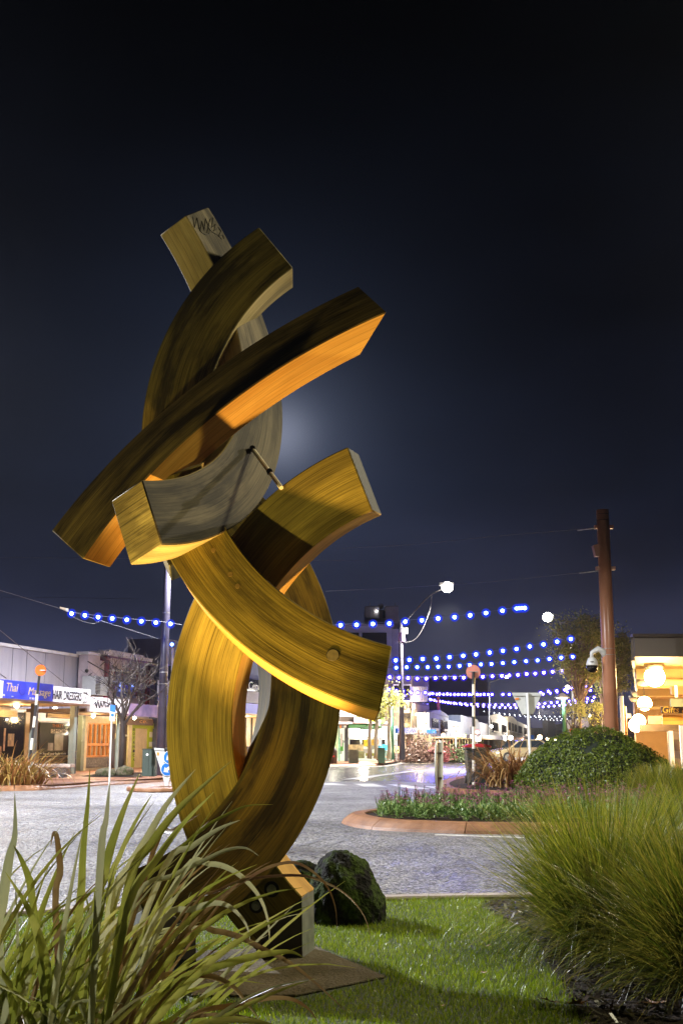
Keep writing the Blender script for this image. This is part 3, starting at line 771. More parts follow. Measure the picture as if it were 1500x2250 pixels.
TR = [
 ([(33, 1743), (33, 1833), (20, 1887), (5, 1983), (-6, 2060)], (20, 2330), .034, 2), ([(198, 1690), (192, 1767), (182, 1860), (177, 1950), (172, 2040)], (180, 2330), .036, 0),
 ([(242, 1715), (233, 1800), (221, 1880)], (195, 2330), .024, 2), ([(307, 1700), (277, 1767), (253, 1833), (233, 1900), (213, 2000)], (195, 2330), .03, 1),
 ([(430, 1690), (367, 1767), (320, 1850), (287, 1907), (247, 1990)], (205, 2330), .036, 2), ([(508, 1672), (433, 1740), (383, 1790), (335, 1855), (285, 1945)], (220, 2330), .034, 0),
 ([(112, 1860), (117, 1832), (125, 1835), (131, 1880), (133, 1920), (123, 1990)], (140, 2330), .022, 4), ([(30, 1857), (47, 1887), (63, 1927), (72, 1975)], (115, 2330), .022, 1),
 ([(12, 1915), (57, 1983), (80, 2033), (100, 2100), (110, 2183)], (115, 2330), .036, 0),
 ([(569, 1881), (540, 1864), (500, 1868), (452, 1890), (380, 1926), (300, 1974)], (220, 2280), .02, 2), ([(592, 2074), (590, 2030), (576, 1982), (548, 1942), (508, 1910), (460, 1898), (400, 1915)], (250, 2200), .018, 2),
 ([(816, 2068), (800, 2014), (760, 1966), (700, 1934), (640, 1924), (540, 1934), (480, 1958), (420, 1998)], (280, 2250), .014, 4), ([(740, 2046), (736, 1990), (712, 1938), (660, 1898), (612, 1898), (556, 1922), (492, 1974)], (290, 2250), .013, 4),
 ([(550, 2068), (540, 2030), (508, 1994), (472, 1984), (420, 1998), (360, 2022)], (260, 2250), .018, 2), ([(760, 2222), (700, 2166), (640, 2118), (580, 2086), (524, 2058), (472, 2046), (420, 2054)], (260, 2260), .018, 4),
 ([(670, 2106), (640, 2092), (600, 2094), (540, 2106), (460, 2130), (380, 2166)], (280, 2300), .024, 0), ([(528, 1802), (480, 1822), (420, 1862), (360, 1910)], (230, 2260), .022, 2),
 ([(600, 1768), (548, 1770), (508, 1786), (452, 1818), (380, 1882), (300, 1974)], (220, 2280), .02, 0), ([(440, 1788), (380, 1826), (340, 1866)], (225, 2260), .02, 4),
 ([(484, 2036), (420, 2038), (360, 2046), (300, 2070)], (240, 2230), .02, 2), ([(578, 2250), (540, 2202), (508, 2166), (460, 2146), (400, 2144), (340, 2158)], (260, 2290), .024, 4),
 ([(700, 2250), (680, 2218), (640, 2194), (588, 2192), (520, 2206), (420, 2230)], (300, 2330), .022, 4), ([(335, 1745), (300, 1800), (262, 1880), (240, 1960)], (210, 2330), .026, 3),
 ([(380, 1985), (330, 2030), (280, 2100)], (230, 2300), .04, 0), ([(520, 1940), (440, 2000), (370, 2070), (300, 2150)], (240, 2300), .028, 0), ([(470, 1740), (400, 1810), (340, 1890), (280, 1990)], (220, 2330), .034, 3),
]
rs = random.Random(3)
for pts, base, w, mi in TR:
    Yb = 3.45 + rs.uniform(-.25, .25); Yt = Yb + rs.uniform(-.35, .1)
    pp = list(reversed(pts)); seq = [base] + pp
    k = len(seq); P3 = [at(px, py, Yb + (Yt - Yb) * i / (k - 1)) for i, (px, py) in enumerate(seq)]
    strap(curve(P3, 4), w, FL[mi], flax, rs)
def arc_leaf(base, az, el0, L, droop, w, m, parent, rs, n=12, fold=.28, droop_pow=1.6):
    p = Vector(base); pts = [p.copy()]
    for i in range(n):
        s = (i + .5) / n; e_ = el0 - droop * s ** droop_pow
        a = az + .15 * math.sin(s * 2 + base[0] * 9)
        p = p + Vector((math.cos(e_) * math.cos(a), math.cos(e_) * math.sin(a), math.sin(e_))) * (L / n); pts.append(p.copy())
    return strap(pts, w, m, parent, rs, fold)
for i in range(130):
    az = rs.uniform(-math.pi, math.pi) if i % 3 == 0 else rs.gauss(-.1, .8)
    el0 = rs.uniform(.75, 1.5); b = (-.86 + rs.uniform(-.34, .3), 3.5 + rs.uniform(-.28, .3), .03)
    L = rs.uniform(.6, 1.05) * (1.0 if math.cos(az) > 0 else .85)
    arc_leaf(b, az, el0, L, rs.uniform(.1, 1.3), rs.uniform(.012, .030), rs.choice(FL), flax, rs)

# distant flaxes
M['flax_brown'] = blade_mat('bronze_flax', (.14, .05, .02), (.30, .15, .05), (.40, .26, .10), .35, .3, 2.2)
M['flax_gold'] = blade_mat('striped_flax', (.16, .10, .02), (.34, .24, .06), (.30, .12, .04), .35, .3, 2.2)
def far_flax(c, n, Lr, w, m, label, seed, r=.4, sx=1.0):
    rg = np.random.default_rng(seed)
    a0 = rg.uniform(0, 6.283, n); rr = r * np.sqrt(rg.random(n))
    b = np.stack([rr * np.cos(a0) * sx, rr * np.sin(a0), np.zeros(n)], 1)
    V, F = blades(b, a0 + rg.normal(0, .5, n), rg.uniform(*Lr, n), rg.uniform(.05, .75, n), rg.uniform(.9, 2.9, n), rg.uniform(.6, 1.3, n) * w, 7, rg, .5, 1.5, .15)
    o = mesh_np('flax_plant', V, F, m, grp=16); o.location = c
    return tag(o, label, 'flax plant')
p = at(20, 1731, 29); far_flax((p.x, p.y, .1), 420, (.8, 1.5), .045, M['flax_gold'], 'gold and bronze flax clump on the left kerb beside the striped beacon', 21, .75, 1.2)
p = at(1128, 1742, 27.5); far_flax((p.x, p.y, .1), 430, (.9, 1.6), .05, M['flax_brown'], 'bronze brown flax plant drooping between the wheelie bin and the box dome', 22, .55)

# box dome
M['box'] = blade_mat('box_leaf', (.025, .045, .004), (.07, .11, .009), (.16, .20, .02), .4, .3, 9, spec=.4)
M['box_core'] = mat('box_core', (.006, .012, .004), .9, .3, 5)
def dome(c, r, n, leaf, m, label, seed, cat, core=M['box_core'], name='round_shrub', lump=.06):
    rg = np.random.default_rng(seed)
    from mathutils import noise
    o0 = Vector(rg.uniform(-40, 40, 3))
    d = rg.normal(0, 1, (n, 3)); d[:, 2] = np.abs(d[:, 2]) * 1.0 - .12; d /= np.linalg.norm(d, axis=1)[:, None]
    k = np.array([1 + lump * 1.6 * noise.noise(Vector(q) * 2.2 + o0) + lump * .9 * noise.noise(Vector(q) * 9 + o0) for q in d]) * rg.uniform(.95, 1.01, n)
    P = d * k[:, None] * np.array(r)
    t1 = rg.normal(0, 1, (n, 3)); nn = d + rg.normal(0, .55, (n, 3)); nn /= np.linalg.norm(nn, axis=1)[:, None]
    t1 -= (t1 * nn).sum(1)[:, None] * nn; t1 /= np.linalg.norm(t1, axis=1)[:, None]; t2 = np.cross(nn, t1)
    s = rg.uniform(.7, 1.3, n)[:, None] * leaf
    V = np.stack([P - t1 * s, P - t2 * s * .5, P + t1 * s, P + t2 * s * .5], 1).reshape(-1, 3)
    V[:, 2] = np.maximum(V[:, 2], 0)
    root = mesh_np(name, V, np.arange(4 * n).reshape(-1, 4), m, grp=4); root.location = c
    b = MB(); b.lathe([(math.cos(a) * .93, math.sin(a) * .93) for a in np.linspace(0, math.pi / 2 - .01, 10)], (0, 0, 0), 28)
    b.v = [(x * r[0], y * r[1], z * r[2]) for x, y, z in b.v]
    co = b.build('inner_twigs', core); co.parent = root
    return tag(root, label, cat)
p = at(1326, 1752, 25.2); dome((p.x, p.y + .9, .08), (1.76, 1.45, 1.38), 30000, .028, M['box'], 'large clipped dark green box dome behind the flower bed', 31, 'shrub')

# flowering plants in the island
M['fl_leaf'] = blade_mat('bedding_leaf', (.07, .15, .03), (.17, .28, .07), (.32, .42, .15), .4, .3, 12)
M['fl_petal'] = blade_mat('magenta_petal', (.16, .03, .09), (.26, .055, .14), (.38, .14, .23), .5, .3, 20, per=False)
FP = 'purple bedding plants in the island'
protos = []
for k in range(5):
    rg = np.random.default_rng(60 + k); n = 70
    hgt = rg.uniform(.02, .17, n); a = rg.uniform(0, 6.28, n); r = rg.uniform(0, .07, n)
    b = np.stack([r * np.cos(a), r * np.sin(a), hgt], 1)
    V, F = blades(b, rg.uniform(0, 6.28, n), rg.uniform(.05, .11, n), rg.uniform(.3, 1.2, n), rg.uniform(.2, 1.2, n), rg.uniform(.014, .024, n), 2, rg)
    o = mesh_np('flowering_plant', V, F, M['fl_leaf'], grp=6)
    fb = MB()
    for j in range(5):
        a_ = rg.uniform(0, 6.28); q = Vector((math.cos(a_) * rg.uniform(.02, .13), math.sin(a_) * rg.uniform(.02, .13), rg.uniform(.19, .34)))
        fb.tube([(q.x * .6, q.y * .6, .08), q], .0035, 3, 1, False)
        for l in range(6):
            b_ = l * 1.05 + rg.uniform(0, .5); e1 = Vector((math.cos(b_), math.sin(b_), rg.uniform(-.3, .5))) * .026; e2 = Vector((-math.sin(b_), math.cos(b_), .2)) * .011
            z_ = Vector((0, 0, rg.uniform(-.02, .012)))
            fb.add([q + z_, q + z_ + e1 * .6 - e2, q + z_ + e1, q + z_ + e1 * .6 + e2], [(0, 1, 2, 3)])
    c_ = fb.build('flower_heads', [M['fl_petal'], M['fl_leaf']], fixn=False); c_.parent = o
    protos.append((o, c_))
rs = random.Random(5); cnt = 0
def inpoly(x, y, P):
    r = False
    for i in range(len(P)):
        a = P[i - 1]; b = P[i]
        if (a.y > y) != (b.y > y) and x < (b.x - a.x) * (y - a.y) / (b.y - a.y) + a.x: r = not r
    return r
inn = []
for i, p in enumerate(isl):
    a = isl[i - 1]; b_ = isl[(i + 1) % len(isl)]; t_ = (b_ - a).normalized(); inn.append(p + Vector((-t_.y, t_.x, 0)) * .52)
yy = 15.2; row = 0
while yy < 20.3:
    xx = .5 + (row % 2) * .14
    while xx < 5.2:
        x = xx + rs.uniform(-.07, .07); y = yy + rs.uniform(-.07, .07)
        if inpoly(x, y, inn) and cnt < 290:
            pr, ch = protos[cnt % 5]
            if cnt < 5: o, c_ = pr, ch
            else:
                o = pr.copy(); COL.objects.link(o); c_ = ch.copy(); COL.objects.link(c_); c_.parent = o
            o.location = (x, y, .1); o.rotation_euler = (0, 0, rs.uniform(0, 6.28)); sc = rs.uniform(.85, 1.25); o.scale = (sc * 1.15, sc * 1.15, sc)
            tag(o, 'low green bedding plant with purple flower heads in the kerbed island', 'flower', FP); cnt += 1
        xx += .27
    yy += .27 if yy < 17.2 else .36; row += 1

# trees
def tree(c, segs, label, cat='tree', bark=None, leaf=None, nleaf=0, lsz=.06, spread=.5, seed=0, trunk_r=.1, h=4, levels=4, lean=(0, 0), kids=3, first=.35, name='tree', crown=None, twig=.008):
    rs = random.Random(seed); root = empty(name, c, label, cat)
    C0 = Vector(c); tb = MB(); bb = MB(); tips = []
    top = Vector((lean[0], lean[1], h * first)); tb.tube([C0, C0 + top * .5 + Vector((.02, 0, 0)), C0 + top], [trunk_r, trunk_r * .85, trunk_r * .75], 8)
    def grow(p, d, L, r, lv):
        n = 3; pts = [p]; rr = [r]
        for i in range(n):
            d = (d + Vector((rs.gauss(0, .13), rs.gauss(0, .13), rs.gauss(.04, .1)))).normalized(); p = p + d * L / n; pts.append(p); rr.append(max(twig * .6, r * (1 - .5 * (i + 1) / n)))
        bb.tube(pts, rr, 5 if r > .03 else 3, caps=False)
        tips.extend(pts[1:])
        if lv <= 0: return
        for k in range(kids):
            a = rs.uniform(0, 6.28); e_ = Vector((math.cos(a), math.sin(a), 0)); nd = (d + e_ * rs.uniform(.5, 1.0) * spread * 1.5 + Vector((0, 0, .12))).normalized()
            q = pts[rs.choice([1, 2, 3, 3])]; grow(q, nd, L * rs.uniform(.62, .85), max(twig * .7, r * .55), lv - 1)
    for k in range(5):
        a = k * 1.26 + rs.uniform(-.3, .3); d = Vector((math.cos(a) * spread, math.sin(a) * spread, 1)).normalized(); grow(C0 + top * rs.uniform(.8, 1), d, h * .26, trunk_r * .55, levels - 1)
    grow(C0 + top, Vector((0, 0, 1)), h * .3, trunk_r * .6, levels - 1)
    tb.build('trunk', bark, root, smooth=True); bb.build('branches', bark, root, fixn=False)
    if nleaf:
        rg = np.random.default_rng(seed); T = np.array([tuple(t) for t in tips])
        if crown is not None:
            cc, cr_ = crown; m_ = (((T - np.array(cc)) / np.array(cr_)) ** 2).sum(1) < 1.1
            if m_.sum() > 20: T = T[m_]
        P = T[rg.integers(0, len(T), nleaf)] + rg.normal(0, lsz * 1.6, (nleaf, 3))
        t1 = rg.normal(0, 1, (nleaf, 3)); t1 /= np.linalg.norm(t1, axis=1)[:, None]; t2 = np.cross(t1, rg.normal(0, 1, (nleaf, 3))); t2 /= np.linalg.norm(t2, axis=1)[:, None]
        s = rg.uniform(.6, 1.3, nleaf)[:, None] * lsz
        V = np.stack([P - t1 * s, P - t2 * s * .55, P + t1 * s, P + t2 * s * .55], 1).reshape(-1, 3)
        mesh_np('crown', V, np.arange(4 * nleaf).reshape(-1, 4), leaf, root, grp=4)
    return root
M['bark'] = mat('grey_bark', (.055, .042, .034), .8, .35, 6, .5, 30, stretch=(1, 1, .3))
M['bark_pink'] = mat('warm_bark', (.22, .15, .12), .8, .3, 6, .5, 30, stretch=(1, 1, .3))
M['tleaf'] = blade_mat('street_tree_leaf', (.12, .15, .035), (.26, .28, .07), (.38, .34, .11), .45, .35, 1.5)
M['yleaf'] = blade_mat('yellow_lit_leaf', (.30, .30, .08), (.42, .42, .12), (.5, .5, .2), .45, .4, 1.5)  # yellow lamp light is put into this leaf colour
p = at(266, 1696, 37.5); tree(tuple(p), 0, 'bare winter street tree in front of the lime green shopfront', bark=M['bark'], trunk_r=.10, h=3.7, levels=5, spread=.8, seed=4, first=.47, name='bare_tree', kids=3, twig=.0045)

def leafy(c, label, h, crown_c, crown_r, ncl, nl, lsz, bark, leaf, seed, tr=.1, name='street_tree', cs=.28):
    root = empty(name, c, label, 'tree'); rg = np.random.default_rng(seed); C0 = Vector(c)
    tb = MB(); top = C0 + Vector((rg.normal(0, .05), 0, h)); tb.tube([C0, C0.lerp(top, .4) + Vector((.04, 0, 0)), C0.lerp(top, .75), top], [tr, tr * .8, tr * .65, tr * .45], 8); tb.build('trunk', bark, root, smooth=True)
    d = rg.normal(0, 1, (ncl, 3)); d /= np.linalg.norm(d, axis=1)[:, None]; r = rg.uniform(.25, 1, ncl) ** .5
    K = np.array(crown_c) + d * r[:, None] * np.array(crown_r) * (1 + .15 * np.sin(d[:, :1] * 7 + seed)); bb = MB()
    for k in K:
        k = Vector(k); a = C0.lerp(top, rg.uniform(.55, 1)); m_ = a.lerp(k, .5) + Vector((rg.normal(0, .08), rg.normal(0, .08), -.05)); bb.tube([a, m_, k], [.035, .022, .008], 4, caps=False)
    bb.build('branches', bark, root, fixn=False)
    n = ncl * nl; P = np.repeat(K, nl, 0) + rg.normal(0, 1, (n, 3)) * cs * np.repeat(rg.uniform(.5, 1.25, ncl), nl)[:, None] * np.array([1, 1, .8])
    t1 = rg.normal(0, 1, (n, 3)); t1 /= np.linalg.norm(t1, axis=1)[:, None]; t2 = np.cross(t1, rg.normal(0, 1, (n, 3))); t2 /= np.linalg.norm(t2, axis=1)[:, None]; s_ = rg.uniform(.6, 1.3, n)[:, None] * lsz
    V = np.stack([P - t1 * s_, P - t2 * s_ * .55, P + t1 * s_, P + t2 * s_ * .55], 1).reshape(-1, 3)
    mesh_np('crown', V, np.arange(4 * n).reshape(-1, 4), leaf, root, grp=4); return root
def crown_at(px, py, Y, rx, rz): c_ = at(px, py, Y); k = Y / FPX; return tuple(c_), (rx * k, rx * k * .8, rz * k)
p = at(1275, 1650, 56); cc_, cr_ = crown_at(1272, 1425, 56, 58, 86); leafy((p.x, p.y, .1), 'leafy street tree with a slender pale trunk left of the brown pole', 4.6, cc_, cr_, 95, 120, .06, M['bark_pink'], M['tleaf'], 9)
p = at(1322, 1650, 62); cc_, cr_ = crown_at(1350, 1460, 62, 46, 72); leafy((p.x + .1, p.y, .1), 'leafy street tree partly hidden behind the brown pole', 3.6, cc_, cr_, 70, 110, .07, M['bark_pink'], M['tleaf'], 12)
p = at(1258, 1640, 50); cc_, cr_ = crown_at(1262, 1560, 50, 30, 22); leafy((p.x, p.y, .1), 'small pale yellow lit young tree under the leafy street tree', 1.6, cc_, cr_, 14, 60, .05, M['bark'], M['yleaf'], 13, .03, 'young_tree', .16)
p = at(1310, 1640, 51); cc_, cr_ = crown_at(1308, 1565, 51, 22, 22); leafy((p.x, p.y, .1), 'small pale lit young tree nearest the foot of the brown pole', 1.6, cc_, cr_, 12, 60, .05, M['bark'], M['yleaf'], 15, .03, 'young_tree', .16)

# ================================================================ street furniture
M['bin_green'] = mat('bin_plastic', (.022, .028, .022), .45, .2, 5)
M['bin_red'] = mat('bin_lid', (.38, .012, .02), .35, .15, 5)
M['orange'] = mat('beacon_orange', (.72, .13, .02), .5, .1, 5)
M['orange_back'] = mat('faded_beacon', (.55, .20, .15), .5, .15, 5)
M['pole_brown'] = mat('brown_pole_paint', (.32, .135, .07), .32, .15, 1.5, .05, 20, col2=(.42, .19, .10))
M['pole_dark'] = mat('dark_pole_paint', (.055, .05, .075), .35, .2, 3)
M['green_post'] = mat('green_post_paint', (.07, .22, .14), .4, .15, 3)
M['red_post'] = mat('red_post_paint', (.62, .14, .13), .45, .15, 3)
M['sign_back'] = mat('sign_back_aluminium', (.48, .50, .48), .4, .12, 4)
M['sign_blue'] = mat('sign_blue', (.01, .14, .50), .4, .08, 5)
M['sign_white'] = mat('sign_white', (.75, .76, .75), .4, .05, 5)
M['sign_red'] = mat('sign_red', (.6, .05, .04), .4, .05, 5)
M['sign_orange'] = mat('sticker_orange', (.75, .22, .03), .5, .05, 5)
M['stripe_white'] = mat('stripe_white', (.66, .64, .55), .45, .1, 6)

# wheelie bin
p = gnd(1048, 1722, .13); Yb = 29.2; p = at(1048, 1722, Yb); sc = 1.0
wb = empty('wheelie_bin', p, 'dark green wheelie bin with a red lid behind the striped beacon pole', 'bin')
pt_ = lambda u, v, w: Vector((p.x + u, p.y + w, p.z + v))
b = MB(); b.hexa([pt_(-.235, 0, -.26), pt_(.235, 0, -.26), pt_(.235, 0, .24), pt_(-.235, 0, .24), pt_(-.29, .90, -.33), pt_(.29, .90, -.33), pt_(.29, .90, .33), pt_(-.29, .90, .33)])
b.box(pt_(-.31, .84, -.35), pt_(.31, .90, .35)); b.build('body', M['bin_green'], wb, bevel=.02)
b = MB(); prof = [(-.345, .905), (-.33, .945), (-.2, .985), (0, 1.0), (.2, .985), (.33, .945), (.345, .905)]
b.prism([pt_(u, v, -.36) for u, v in prof], (0, .72, 0)); b.build('lid', M['bin_red'], wb, bevel=.015)
for s_ in (-1, 1):
    b = MB(); b.tube([pt_(s_ * .25, .1, .24), pt_(s_ * .29, .1, .24)], .1, 14); b.build('wheel', M['black'], wb)
b = MB(); b.tube([pt_(-.24, .93, .38), pt_(.24, .93, .38)], .016, 8); b.build('handle', M['bin_green'], wb)

def beacon(base, top, R, label, dm, bands, r=.035, facing=None, back=False):
    B0 = Vector(base); T = Vector(top); d = T - B0
    t = empty('striped_beacon', base, label, 'beacon', 'striped crossing beacons with orange discs')
    for i, (a, c_) in enumerate(bands):
        a2 = bands[i + 1][0] if i + 1 < len(bands) else 1
        b = MB(); b.tube([B0 + d * a, B0 + d * a2], r, 10); b.build('pole_band', M['stripe_white'] if c_ else M['black'], t)
    f = Vector(facing).normalized(); c_ = T + (f * .05 if not back else -f * .05)
    b = MB(); b.tube([c_ - f * .008, c_ + f * .008], R, 36); b.build('disc', dm, t)
    b = MB(); b.box((c_.x - .12, c_.y - .02, c_.z - .01), (c_.x + .12, c_.y + .02, c_.z + .01)); b.build('bracket', M['steel'], t)
    return t
# right beacon: seen from behind, pixel bands
def zfrac(y, y0, y1): return (y0 - y) / (y0 - y1)
ys = [(1722, 1), (1718, 0), (1695, 1), (1671, 0), (1646, 1), (1600, 0), (1576, 1), (1552, 0), (1528, 1)]
ys = [(1724, 1), (1719, 0), (1695, 1), (1671, 0), (1646, 1), (1598, 0), (1576, 1), (1551, 0), (1528, 1), (1528, 0)]
beacon(at(1040, 1724, 28.6), at(1039.5, 1476, 28.6), .18, 'striped beacon in front of the wheelie bin, its faded orange disc seen from behind', M['orange_back'],
       [(zfrac(y, 1724, 1476), c_) for y, c_ in ((1724, 1), (1719, 0), (1695, 1), (1671, 0), (1646, 1), (1598, 0), (1576, 1), (1551, 0), (1528, 1), (1504, 0))], .038, (0, 1, 0))
beacon(at(63, 1700, 29.5), at(88.5, 1473, 29.5), .145, 'striped beacon at far left with a vivid orange disc before the grey shop', M['orange'],
       [(zfrac(y, 1700, 1473), c_) for y, c_ in ((1700, 1), (1672, 0), (1648, 1), (1623, 0), (1599, 1), (1575, 0), (1550, 1), (1526, 0))], .034, (.55, -.84, 0))

# keep-left sign seen edge-on in the flower island
t = empty('keep_left_sign', at(968, 1772, 19.6), 'round traffic sign seen edge on from behind on a white pole in the flower bed', 'sign')
b = MB(); b.tube([at(968.5, 1785, 19.6), at(968.5, 1627, 19.6)], .036, 14); b.build('pole', M['white'], t)
cs = at(961.5, 1683, 19.62); fn = Vector((-.985, .17, 0)).normalized()
b = MB(); b.tube([cs, cs + fn * .02], .43, 40); b.build('sign_disc', M['sign_back'], t, bevel=.004)
for py in (1655, 1710):
    c_ = at(964, py, 19.55); b = MB(); b.box((c_.x - .07, c_.y - .05, c_.z - .018), (c_.x + .045, c_.y + .02, c_.z + .018)); b.build('bracket', M['steel_dark'], t)
b = MB(); b.tube([at(962.6, 1632, 19.5), at(962.6, 1735, 19.5)], .012, 6); b.build('rail', M['brown'], t)
c_ = at(957, 1672, 19.45); b = MB(); b.box((c_.x - .01, c_.y - .05, c_.z - .07), (c_.x + .012, c_.y - .045, c_.z + .07)); b.build('sticker', M['sign_orange'], t)

# left traffic island signs
t = empty('traffic_sign', at(366, 1728, 28.4), 'back of a give way triangle with two blue arrow discs on the left traffic island', 'sign')
YS = 28.4
b = MB(); b.prism([at(338.5, 1643, YS), at(361, 1645, YS), at(364, 1660, YS), at(355, 1697, YS)], (0, .03, 0)); b.build('triangle_back', M['sign_back'], t)
b = MB(); b.prism([at(338.5, 1643, YS - .03), at(361, 1645, YS - .03), at(361, 1649, YS - .03), at(339.5, 1648, YS - .03)], (0, .028, 0)); b.build('top_rail', M['sign_back'], t)
b = MB(); b.prism([at(345, 1653, YS - .01), at(349.5, 1653, YS - .01), at(349.5, 1660, YS - .01), at(345, 1660, YS - .01)], (0, .008, 0)); b.build('sticker', M['sign_orange'], t)
b = MB(); b.prism([at(359, 1644, YS + .04), at(372, 1644, YS + .04), at(372, 1705, YS + .04), at(354, 1705, YS + .04)], (0, .03, 0)); b.build('black_backing', M['black'], t)
b = MB(); b.prism([at(357, 1704, YS), at(374, 1704, YS), at(369, 1727, YS), at(363, 1727, YS)], (0, .1, 0)); b.build('foot', M['sign_back'], t)
b = MB(); b.tube([at(368, 1728, YS + .12), at(370, 1640, YS + .12)], .03, 10); b.build('pole', M['white'], t)
for cx, cy in ((373.5, 1664), (368, 1690)):
    c_ = at(cx, cy, YS - .02); f = Vector((.25, -.97, 0)).normalized()
    b = MB(); b.tube([c_, c_ + f * .012], .155, 32); d_ = b.build('blue_disc', M['sign_blue'], t)
    b = MB(); b.tube([c_ - f * .003, c_ + f * .008], .168, 32); b.build('disc_rim', M['sign_white'], t)
    u = Vector((.97, .25, 0)); z = Vector((0, 0, 1)); o_ = c_ + f * .014; A = (-u - z * .75).normalized(); Bn = (u * .75 - z).normalized()
    q = lambda a, b_: o_ + A * a + Bn * b_
    b = MB(); b.prism([q(.11, 0), q(.02, .085), q(.02, .035), q(-.10, .035), q(-.10, -.035), q(.02, -.035), q(.02, -.085)], f * .004); b.build('arrow', M['sign_white'], t)

# give way sign seen from behind, right
YG = 27.0
t = empty('give_way_sign', at(1166, 1700, YG), 'back of a large give way triangle on a white pole above the bronze flax', 'sign')
b = MB(); b.tube([at(1167, 1738, YG), at(1158, 1523, YG)], .032, 14); b.build('pole', M['white'], t)
Yt = YG + .05
b = MB(); b.prism([at(1124, 1524, Yt), at(1189, 1524, Yt), at(1170, 1571, Yt), at(1147, 1571, Yt)], (0, .012, 0)); b.build('sign_plate', M['sign_back'], t, bevel=.004)
b = MB(); b.prism([at(1124, 1522, Yt - .03), at(1190, 1522, Yt - .03), at(1188, 1529, Yt - .03), at(1127, 1529, Yt - .03)], (0, .028, 0)); b.build('top_rail', M['sign_back'], t)
b = MB(); b.prism([at(1149, 1569, Yt - .03), at(1171, 1569, Yt - .03), at(1171, 1572, Yt - .03), at(1149, 1572, Yt - .03)], (0, .028, 0)); b.build('lower_rail', M['steel_dark'], t)
b = MB(); b.prism([at(1131, 1534, Yt - .02), at(1139, 1533, Yt - .02), at(1139, 1537, Yt - .02), at(1131, 1538, Yt - .02)], (0, .018, 0)); b.build('sticker', M['sign_orange'], t)

# parking sign
YQ = 31
t = empty('parking_sign', at(241, 1728, YQ), 'small blue and white parking sign on a thin white post before the art deco shop', 'sign')
b = MB(); b.tube([at(240.5, 1728, YQ), at(247, 1553, YQ)], .022, 10); b.build('post', M['white'], t)
b = MB(); b.prism([at(242.5, 1548, YQ - .03), at(254, 1550, YQ - .03), at(253.5, 1565, YQ - .03), at(242, 1563, YQ - .03)], (0, .008, 0)); b.build('blue_plate', M['sign_blue'], t)
b = MB(); b.prism([at(242, 1564.5, YQ - .03), at(253.5, 1566, YQ - .03), at(252.5, 1585, YQ - .03), at(241.5, 1583, YQ - .03)], (0, .008, 0)); b.build('white_plate', M['sign_white'], t)
b = MB(); c_ = at(247.5, 1571, YQ - .035); b.tube([c_, c_ - Vector((0, .006, 0))], .045, 20); b.build('blue_symbol', M['sign_blue'], t)

# utility cabinet
YC = 33
t = empty('utility_cabinet', at(328, 1706, YC), 'dark green utility cabinet on the footpath beside the lime shop', 'cabinet')
A0 = at(311.5, 1704, YC); A1 = at(340, 1706, YC); z1 = at(311.5, 1647, YC).z
b = MB(); b.box((A0.x, YC, A1.z), (A1.x, YC + .45, z1)); b.build('body', mat('cabinet_green', (.03, .05, .035), .5, .15, 4), t, bevel=.012)
b = MB(); b.box((A0.x - .015, YC - .015, z1), (A1.x + .015, YC + .465, z1 + .02)); b.build('lid', M['bin_green'], t)
b = MB(); c_ = at(324, 1658, YC - .005); b.tube([c_, c_ - Vector((0, .015, 0))], .035, 12); b.build('badge', M['sign_white'], t)
b = MB(); xm = (A0.x + A1.x) / 2; b.box((xm - .004, YC - .004, A1.z + .03), (xm + .004, YC, z1 - .02)); b.build('door_gap', M['gap'], t)
mb_ = MB(); mb_.add([at(178, 1707, 35.5), at(225, 1700, 37.8), at(312, 1699, 38.2), at(312, 1706, 35.0)], [(0, 1, 2, 3)])
mb_.v = [(x, y, .135 + (.06 if i in (1, 2) else 0)) for i, (x, y, z) in enumerate(mb_.v)]
tag(mb_.build('tree_bed', M['soil']), kind='structure')
# stone topped bench
YN = 32.5
t = empty('bench', at(112, 1707, YN), 'low planter bench with a pale stone top beside the left flax', 'bench')
A0 = at(74, 1706, YN); A1 = at(146, 1708, YN); zt = at(110, 1679, YN).z; zs = at(110, 1686.5, YN).z
b = MB(); b.box((A0.x - .05, YN - .03, zs), (A1.x + .1, YN + .6, zt)); b.build('stone_top', mat('pale_stone', (.30, .24, .20), .5, .45, 9, .3, 30), t, bevel=.015)
b = MB(); b.box((A0.x, YN, A1.z + .07), (A1.x, YN + .55, zs)); b.build('timber_body', M['darkbrown'], t)
for i in range(3):
    x_ = A0.x + .08 + i * (A1.x - A0.x - .3) / 2; b = MB(); b.box((x_, YN + .02, A1.z - .02), (x_ + .14, YN + .5, A1.z + .07)); b.build('foot', M['black'], t)
b = MB(); c_ = at(101, 1697, YN - .005); b.prism([c_ + Vector((x_, 0, z_)) for x_, z_ in ((-.12, 0), (-.08, .04), (.02, .045), (.1, .02), (.12, -.01), (.05, -.035), (-.09, -.03))], (0, -.006, 0)); b.build('carved_emblem', M['sign_white'], t)

